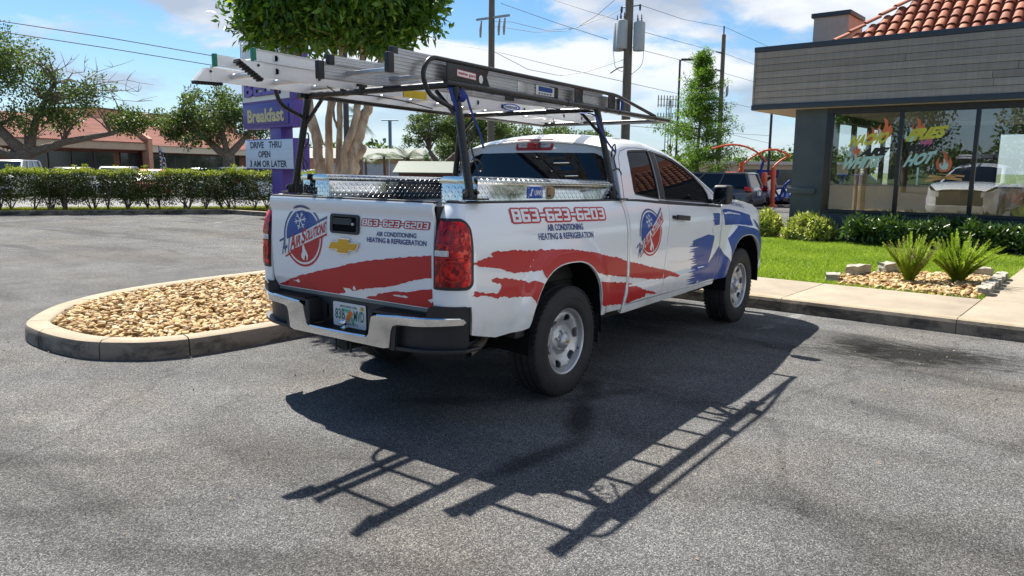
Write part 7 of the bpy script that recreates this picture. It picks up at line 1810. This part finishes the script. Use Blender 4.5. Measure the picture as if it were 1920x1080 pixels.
dark_suv = carpaint('charcoal_car_paint', (.075, .076, .08)); grey_car = carpaint('grey_car_paint', (.22, .23, .24)); blue_car = carpaint('blue_car_paint', (.015, .05, .22)); white_car = carpaint('white_car_paint', (.74, .75, .76), 0.); red_car = carpaint('red_car_paint', (.35, .02, .02)); tan_car = carpaint('silver_car_paint', (.42, .42, .40), .5); green_car = carpaint('dark_green_car_paint', (.03, .06, .05))
car('parked_suv', 'charcoal SUV with red tail lamps parked beyond the pickup bonnet', (26.9, 9.45, -.02), PI/2+.05, dark_suv, 4.75, 1.50, 1.85, True)
car('parked_car', 'light grey hatchback just right of the charcoal SUV', (30.4, 9.6, -.02), PI/2+.05, grey_car, 4.1, 1.38, 1.7, True)
car('parked_car', 'blue car behind the orange vacuum post by the restaurant corner', (31.6, 5.2, 0), PI/2+.6, blue_car, 4.4, 1.45, 1.8, False)
for i, (px_, y_, rz_, mt, lb, suv, H) in enumerate([(7.3, 41.6, 0.9, tan_car, 'silver car at the far left edge behind the hedge', False, 1.5), (10.9, 38.8, -2.2, white_car, 'white SUV with shining windscreen behind the hedge left of the oaks', True, 1.78), (13.2, 37.6, -2.2, dark_suv, 'dark low car behind the hedge in front of the shop doors', False, 1.45), (14.7, 35.9, -2.2, white_car, 'pale sedan behind the hedge under the oak branch', False, 1.50),
                                              (16.2, 35.0, -2.2, red_car, 'red car roof just showing above the hedge', False, 1.38), (18.0, 33.2, -2.2, green_car, 'dark green car behind the striped feather flag', False, 1.48), (20.2, 32.6, -1.0, white_car, 'white sedan behind the hedge right of the feather flag', False, 1.52), (22.4, 30.6, -2.2, tan_car, 'silver sedan between the feather flag and the sign', False, 1.44), (18.6, 27.2, -.9, white_car, 'white hatchback directly behind the purple sign', True, 1.52)]):
    car('parked_car', lb, (px_, y_, -.012), rz_, mt, 4.7, H, 1.82, suv, 'cars parked behind the hedge')
# white SUV nosed in two bays to the right, mirrored in the restaurant glass
car('parked_suv', 'white SUV nosed to the kerb, mirrored in the restaurant windows', (1.2, -6.2, 0), -DL, white_car, 4.9, 1.80, 1.95, True)
car('parked_car', 'red car in the bay beyond the white SUV, mirrored in the glass', (-9.5, -2.2, 0), PI/2, red_car, 4.5, 1.45, 1.82, False)

# ================================================================ CAR WASH VACUUM ARCHES
oran = pm('orange_powder_coat', (.72, .10, .02), .45, var=.06)
va = empty('vacuum_arch', (29.1, 7.6, 0)); tag(va, 'orange car wash vacuum arches with blue hoses beside the restaurant corner', 'vacuum station')
VO = Vector((29.1, 7.6, 0))
def vt(name, pts, r, mat): MB().tube([Vector(p)-VO for p in bend(pts, .4, 6)], r, 10).build(name, mat, va, smooth=True)
vt('arch_tube', [(28.46, 8.46, 1.51), (28.59, 8.36, 1.79), (28.81, 8.14, 2.07), (29.05, 7.88, 2.3), (29.27, 7.62, 2.45), (29.52, 7.3, 2.5), (29.71, 7.03, 2.41), (29.89, 6.73, 2.23)], .042, oran)
vt('arch_tube', [(27.9, 9.5, 2.5), (28.25, 9.05, 2.66), (28.53, 8.67, 2.69), (28.8, 8.29, 2.6), (29.03, 7.93, 2.4), (29.17, 7.68, 2.14), (29.24, 7.53, 1.94)], .042, oran)
vt('arch_tube', [(29.32, 7.32, 1.57), (29.48, 7.18, 1.85), (29.69, 6.96, 2.08), (29.89, 6.73, 2.23)], .042, oran)
for p, q, r in (((28.55, 8.36, 0), (28.59, 8.38, 1.95), .10), ((29.22, 7.14, 0), (29.37, 7.24, 1.70), .10)): MB().tube([Vector(p)-VO, Vector(q)-VO], r, 10).build('arch_post', oran, va, smooth=True)
MB().lathe([(.0, .12), (.10, .12), (.22, 0)], Vector((29.20, 7.12, 0))-VO, 'z', 14).build('post_foot', oran, va)
MB().box(Vector((28.95, 7.45, .9))-VO, Vector((29.35, 7.80, 1.5))-VO).build('vacuum_canister', oran, va, bevel=.08); MB().box(Vector((28.1, 8.5, .9))-VO, Vector((28.5, 8.95, 1.5))-VO).build('vacuum_canister', oran, va, bevel=.08)
for pts in ([(29.20, 7.66, 2.15), (29.14, 7.62, 1.85), (29.02, 7.70, 1.55), (28.92, 7.80, 1.15)], [(29.26, 7.60, 2.1), (29.16, 7.72, 1.75), (29.0, 7.62, 1.5), (28.85, 7.70, 1.1)], [(29.31, 7.28, 1.02), (29.42, 6.9, .35), (29.46, 6.8, .9), (29.72, 6.6, 1.15)], [(29.72, 6.67, 1.11), (29.46, 6.85, .53), (29.19, 7.15, .27)], [(29.34, 7.2, .75), (29.50, 6.75, .85), (29.6, 6.7, .45), (29.3, 7.0, .25)]): vt('vacuum_hose', pts, .045, strap_blue)
sgw = empty('safety_cone_sign', (31.0, 8.0, 0)); tag(sgw, 'red and blue menu board between the vacuum posts and the restaurant', 'sign board')
MB().box((-.05, -.5, 1.25), (.05, .5, 1.6)).build('board', strap_blue, sgw); MB().box((-.07, -.45, 1.3), (-.05, -.05, 1.55)).build('red_panel', red_car, sgw); MB().box((-.03, -.03, 0), (.03, .03, 1.25)).build('post', blk_plastic, sgw); sgw.name = 'menu_board'

# ================================================================ BUILDINGS FAR OFF
tanw = pm('tan_render', (.44, .35, .26), .85, var=.06, vscale=1); brickw = pm('brown_brick_wall', (.17, .075, .055), .9, var=.25, vscale=6); salmon = pm('salmon_render', (.50, .26, .18), .85, var=.06)
def rooftile_mat():
    m, nt, b = _nodes('far_clay_tiles'); tc = nt.nodes.new('ShaderNodeTexCoord'); w = nt.nodes.new('ShaderNodeTexWave'); w.inputs['Scale'].default_value = 1.5; w.bands_direction = 'X'; nt.links.new(tc.outputs['Object'], w.inputs[0])
    w2 = nt.nodes.new('ShaderNodeTexWave'); w2.inputs['Scale'].default_value = .75; w2.bands_direction = 'Z'; w2.wave_profile = 'SAW'; nt.links.new(tc.outputs['Object'], w2.inputs[0])
    c = rampn(nt, w.outputs['Fac'], [(.2, (.20, .055, .035)), (.7, (.38, .13, .085))]); c = mixn(nt, 1., c, rampn(nt, w2.outputs['Fac'], [(0, 1.1), (.75, .95), (1., .55)]), 'MULTIPLY'); c = mixn(nt, 1., c, rampn(nt, noisen(nt, 1.2, 4), [(.3, .85), (.7, 1.15)]), 'MULTIPLY')
    nt.links.new(c, b.inputs['Base Color']); b.inputs['Roughness'].default_value = .8
    bump(nt, b, mathn(nt, 'ADD', w.outputs['Fac'], w2.outputs['Fac']), .8, .08); return m
far_tile = rooftile_mat(); shop_glass = pm('far_shop_glass', (.03, .035, .04), .08, var=.5, vscale=.7, spec=.7)
def block(name, label, A, B, depth, cat='building'):
    """local x along the front from A to B, local y back from it"""
    d = Vector((B[0]-A[0], B[1]-A[1])); root = empty(name, (A[0], A[1], 0), math.atan2(d.y, d.x)); tag(root, label, cat); return root, d.length
PA, PB_ = (2.0, 61.5), (34.72, 71.69)
pz_, Lp = block('plaza_shops', 'long shopping plaza with red tile mansard roof behind the oaks', PA, PB_, 14, 'shopping plaza')
MB().box((0, .9, 0), (Lp, 14, 3.6)).build('wall', brickw, pz_)
MB().box((0, -.2, 3.08), (Lp, .2, 3.82)).build('fascia', tanw, pz_)
MB().add([(0, -.35, 3.80), (Lp, -.35, 3.80), (Lp, 3.2, 6.05), (0, 3.2, 6.05)], [(0, 1, 2, 3)]).add([(0, -.35, 3.74), (Lp, -.35, 3.74), (Lp, -.35, 3.80), (0, -.35, 3.80)], [(0, 1, 2, 3)]).build('mansard_roof', far_tile, pz_)
MB().box((0, 3.3, 3.6), (Lp, 14, 6.1)).build('upper_wall', tanw, pz_)
MB().box((0, -.2, 3.0), (Lp, 1.0, 3.08)).build('walkway_soffit', brickw, pz_)
for k in range(5):
    x0 = Lp-12.3+2.35*k if k < 4 else Lp-2.2
    MB().box((x0, .82, .35), (x0+2.2, .88, 2.75)).build('shop_window', shop_glass, pz_)
    MB().box((x0-.06, .80, .3), (x0+.02, .9, 2.8)).build('window_frame', frame_m, pz_)
for k in (3.2, 8, 12.8, 17.6): MB().box((k, -.1, 0), (k+.35, .25, 3.08)).build('walkway_pillar', brickw, pz_)
V = [(Lp-.02, -.55, 0), (Lp+.5, -.55, 0), (Lp+.5, .3, 0), (Lp-.02, .3, 0), (Lp-.02, -.55, 4.1), (Lp+.5, -.55, 4.1), (Lp+.5, .3, 4.1), (Lp-.02, .3, 4.1)]
MB().add(V, [(0, 3, 2, 1), (4, 5, 6, 7), (0, 1, 5, 4), (1, 2, 6, 5), (2, 3, 7, 6), (3, 0, 4, 7)]).obox((Lp+.24, 1.5, 5.15), (.26, 0, 0), (0, 2.0, 1.17), (0, -.12, .22)).build('parting_wall', salmon, pz_)
pz2, L2 = block('plaza_shops', 'lower right wing of the plaza with cream fascia and shop windows', (35.33, 71.65), (58, 82.5), 14, 'shopping plaza')
MB().box((0, .9, 0), (L2, 14, 3.4)).build('wall', brickw, pz2); MB().box((0, -.2, 2.88), (L2, .2, 3.58)).build('fascia', pm('cream_fascia', (.56, .50, .40), .85, var=.05), pz2)
MB().add([(0, -.35, 3.56), (L2, -.35, 3.56), (L2, 3.2, 5.75), (0, 3.2, 5.75)], [(0, 1, 2, 3)]).build('mansard_roof', far_tile, pz2)
MB().box((-.2, 5.5, 3.4), (L2, 14, 7.2)).build('upper_wall', salmon, pz2); MB().box((-.3, 5.4, 7.2), (L2, 14, 7.32)).build('parapet_cap', dark_metal, pz2)
for k in range(8):
    MB().box((.8+2.1*k, .82, .35), (2.8+2.1*k, .88, 2.7)).build('shop_window', shop_glass, pz2); MB().box((2.8+2.1*k, .80, .3), (2.9+2.1*k, .9, 2.75)).build('window_frame', frame_m, pz2)
fl = empty('feather_flag', (19.5, 40.6, 0)); tag(fl, 'striped feather flag with dark BAR letters in front of the plaza', 'flag')
fd = Vector((.60, -.80, 0)).normalized(); a_ = math.atan2(fd.y, fd.x); fl.rotation_euler = (0, 0, a_)
MB().tube([(0, 0, 0), (0, 0, 2.75)], .02, 5).build('flag_pole', blk_plastic, fl)
MB().prism([(.02, .95), (.42, .95), (.36, 1.9), (.20, 2.5), (.02, 2.72)], 'y', -.004, .004).build('banner', pm('banner_white', (.62, .62, .66), .8), fl)
FS = lambda U, V: np.stack([U, -.006+0*U, V], 1)
for k in range(7): MB().box((.02, -.006, 1.0+.22*k), (.12, -.0045, 1.10+.22*k)).build('banner_stripe', decal_red if k % 2 else decal_blue, fl)
for ch, z in (('B', 2.06), ('A', 1.72), ('R', 1.38)): lettering('banner_letter', ch, ((.15, z), (.36, z), (.15, z+.26)), FS, dark_l, fl, off=.002, bold=.05)
# garage house and green roofed shed under the rack
hs, Lh = block('garage_house', 'low pinkish house with grey garage doors behind the palms', (34.2, 46.0), (39.9, 38.8), 8, 'house')
MB().box((0, 0, 0), (Lh, 8, 2.25)).build('wall', salmon, hs); MB().add([(-.3, -.4, 2.25), (Lh+.3, -.4, 2.25), (Lh+.3, 4, 3.15), (-.3, 4, 3.15)], [(0, 1, 2, 3)]).build('roof', pm('pale_roof', (.14, .155, .13), .7), hs)
for k in range(3): MB().box((2.1+2.4*k, -.06, 0), (4.0+2.4*k, -.02, 1.85)).build('garage_door', pm('garage_grey', (.42, .44, .47), .6) if k == 0 else MATS['garage_grey'], hs); MB().box((1.95+2.4*k, -.08, 0), (2.05+2.4*k, .0, 2.2)).build('door_post', sgn_w, hs)
sh2, Ls = block('green_shed', 'long low shed with pale green roof left of the rear window', (26.1, 27.2), (31.2, 20.8), 6, 'shed')
MB().box((0, .3, 0), (Ls, 5, 1.32)).build('wall', brickw, sh2); MB().add([(-.3, -.1, 1.30), (Ls+.3, -.1, 1.30), (Ls+.3, 3, 1.95), (-.3, 3, 1.95)], [(0, 1, 2, 3)]).add([(-.3, -.1, 1.24), (Ls+.3, -.1, 1.24), (Ls+.3, -.1, 1.30), (-.3, -.1, 1.30)], [(0, 1, 2, 3)]).build('roof', pm('green_metal_roof', (.105, .13, .10), .6), sh2)
gw = MB().box((0, -.15, 0), (22, .15, 2.05)).build('block_wall', galv, None); gw.location = (41.5, 39.5, 0); gw.rotation_euler = (0, 0, -.9); tag(gw, 'plain grey block wall beyond the palms', 'wall')
fb, Lf = block('flat_roofed_shop', 'long beige flat roofed building beyond the orange arches', (63.0, 25.5), (70.5, 13.5), 10)
MB().box((0, 0, 0), (Lf, 10, 2.15)).build('wall', pm('beige_wall', (.50, .38, .26), .85, var=.1), fb); MB().box((-.3, -.4, 2.15), (Lf+.3, 10, 2.45)).build('roof', pm('beige_roof', (.52, .47, .40), .8), fb)
for k in range(4): MB().box((1.2+3.2*k, -.05, .3), (2.8+3.2*k, 0, 1.7)).build('window', shop_glass, fb)

# what stands behind the photographer and shows only as reflections
for k, (x, y, h, w) in enumerate([(-20, -12, 7, 3.2), (-13, -22, 8, 3.4), (-4, -26, 7, 3.0), (8, -24, 7.5, 3.2), (-27, 2, 6.5, 3.2), (20, -22, 7, 3), (-34, 12, 7, 3.2)]):
    lb = ['tree behind the camera reflected left of the window lettering', 'tall tree behind the camera toward the street', 'tree behind the camera reflected in the second window', 'tree right of the white SUV', 'round tree behind the camera on the left', 'tree at the far right end of the lot', 'tree behind the camera nearest the left lot edge', 'largest tree straight behind the camera', 'tree between the street trees behind the camera'][k]
    tree('lot_tree', lb, (x, y, 0), [([(x, y, -.1), (x, y, h*.45)], [.28, .2])], [(x, y, h*.66, w, w, h*.33, 90)], leaf_oak, .30, .18, 26, .75, barkm, 80+k, nbr=25, branch_r=.06)
# small litter: leaves and grit on the asphalt
Rl_ = np.random.default_rng(17); n = 420
pp = np.concatenate([np.stack([Rl_.normal(2.9, .9, 150), Rl_.normal(-2.6, .7, 150)], 1), np.stack([Rl_.uniform(-3.2, 3, 200), Rl_.uniform(-3.4, 2.0, 200)], 1), np.stack([Rl_.normal(-1.9, .25, 70), Rl_.normal(3.2, .5, 70)], 1)])
c3 = np.array([(a, b, .006) for a, b in pp if not (-1.97 < a < 9 and b > 1.9 and inpoly(np.array([(a, b)]), isl)[0]) and a < 4.0])
c3 = np.vstack([c3, [(a, b, .165) for a, b in zip(Rl_.uniform(-1.2, 3, 90), Rl_.uniform(2.4, 4.7, 90))]])
lit = leafcloud('leaf_litter', c3, .004, 1, .020, .009, tint_mat('dry_litter', [(0, (.10, .06, .03)), (1, (.42, .28, .14))], .8), None, 5, flat=.1, curl=.05); lit['kind'] = 'stuff'
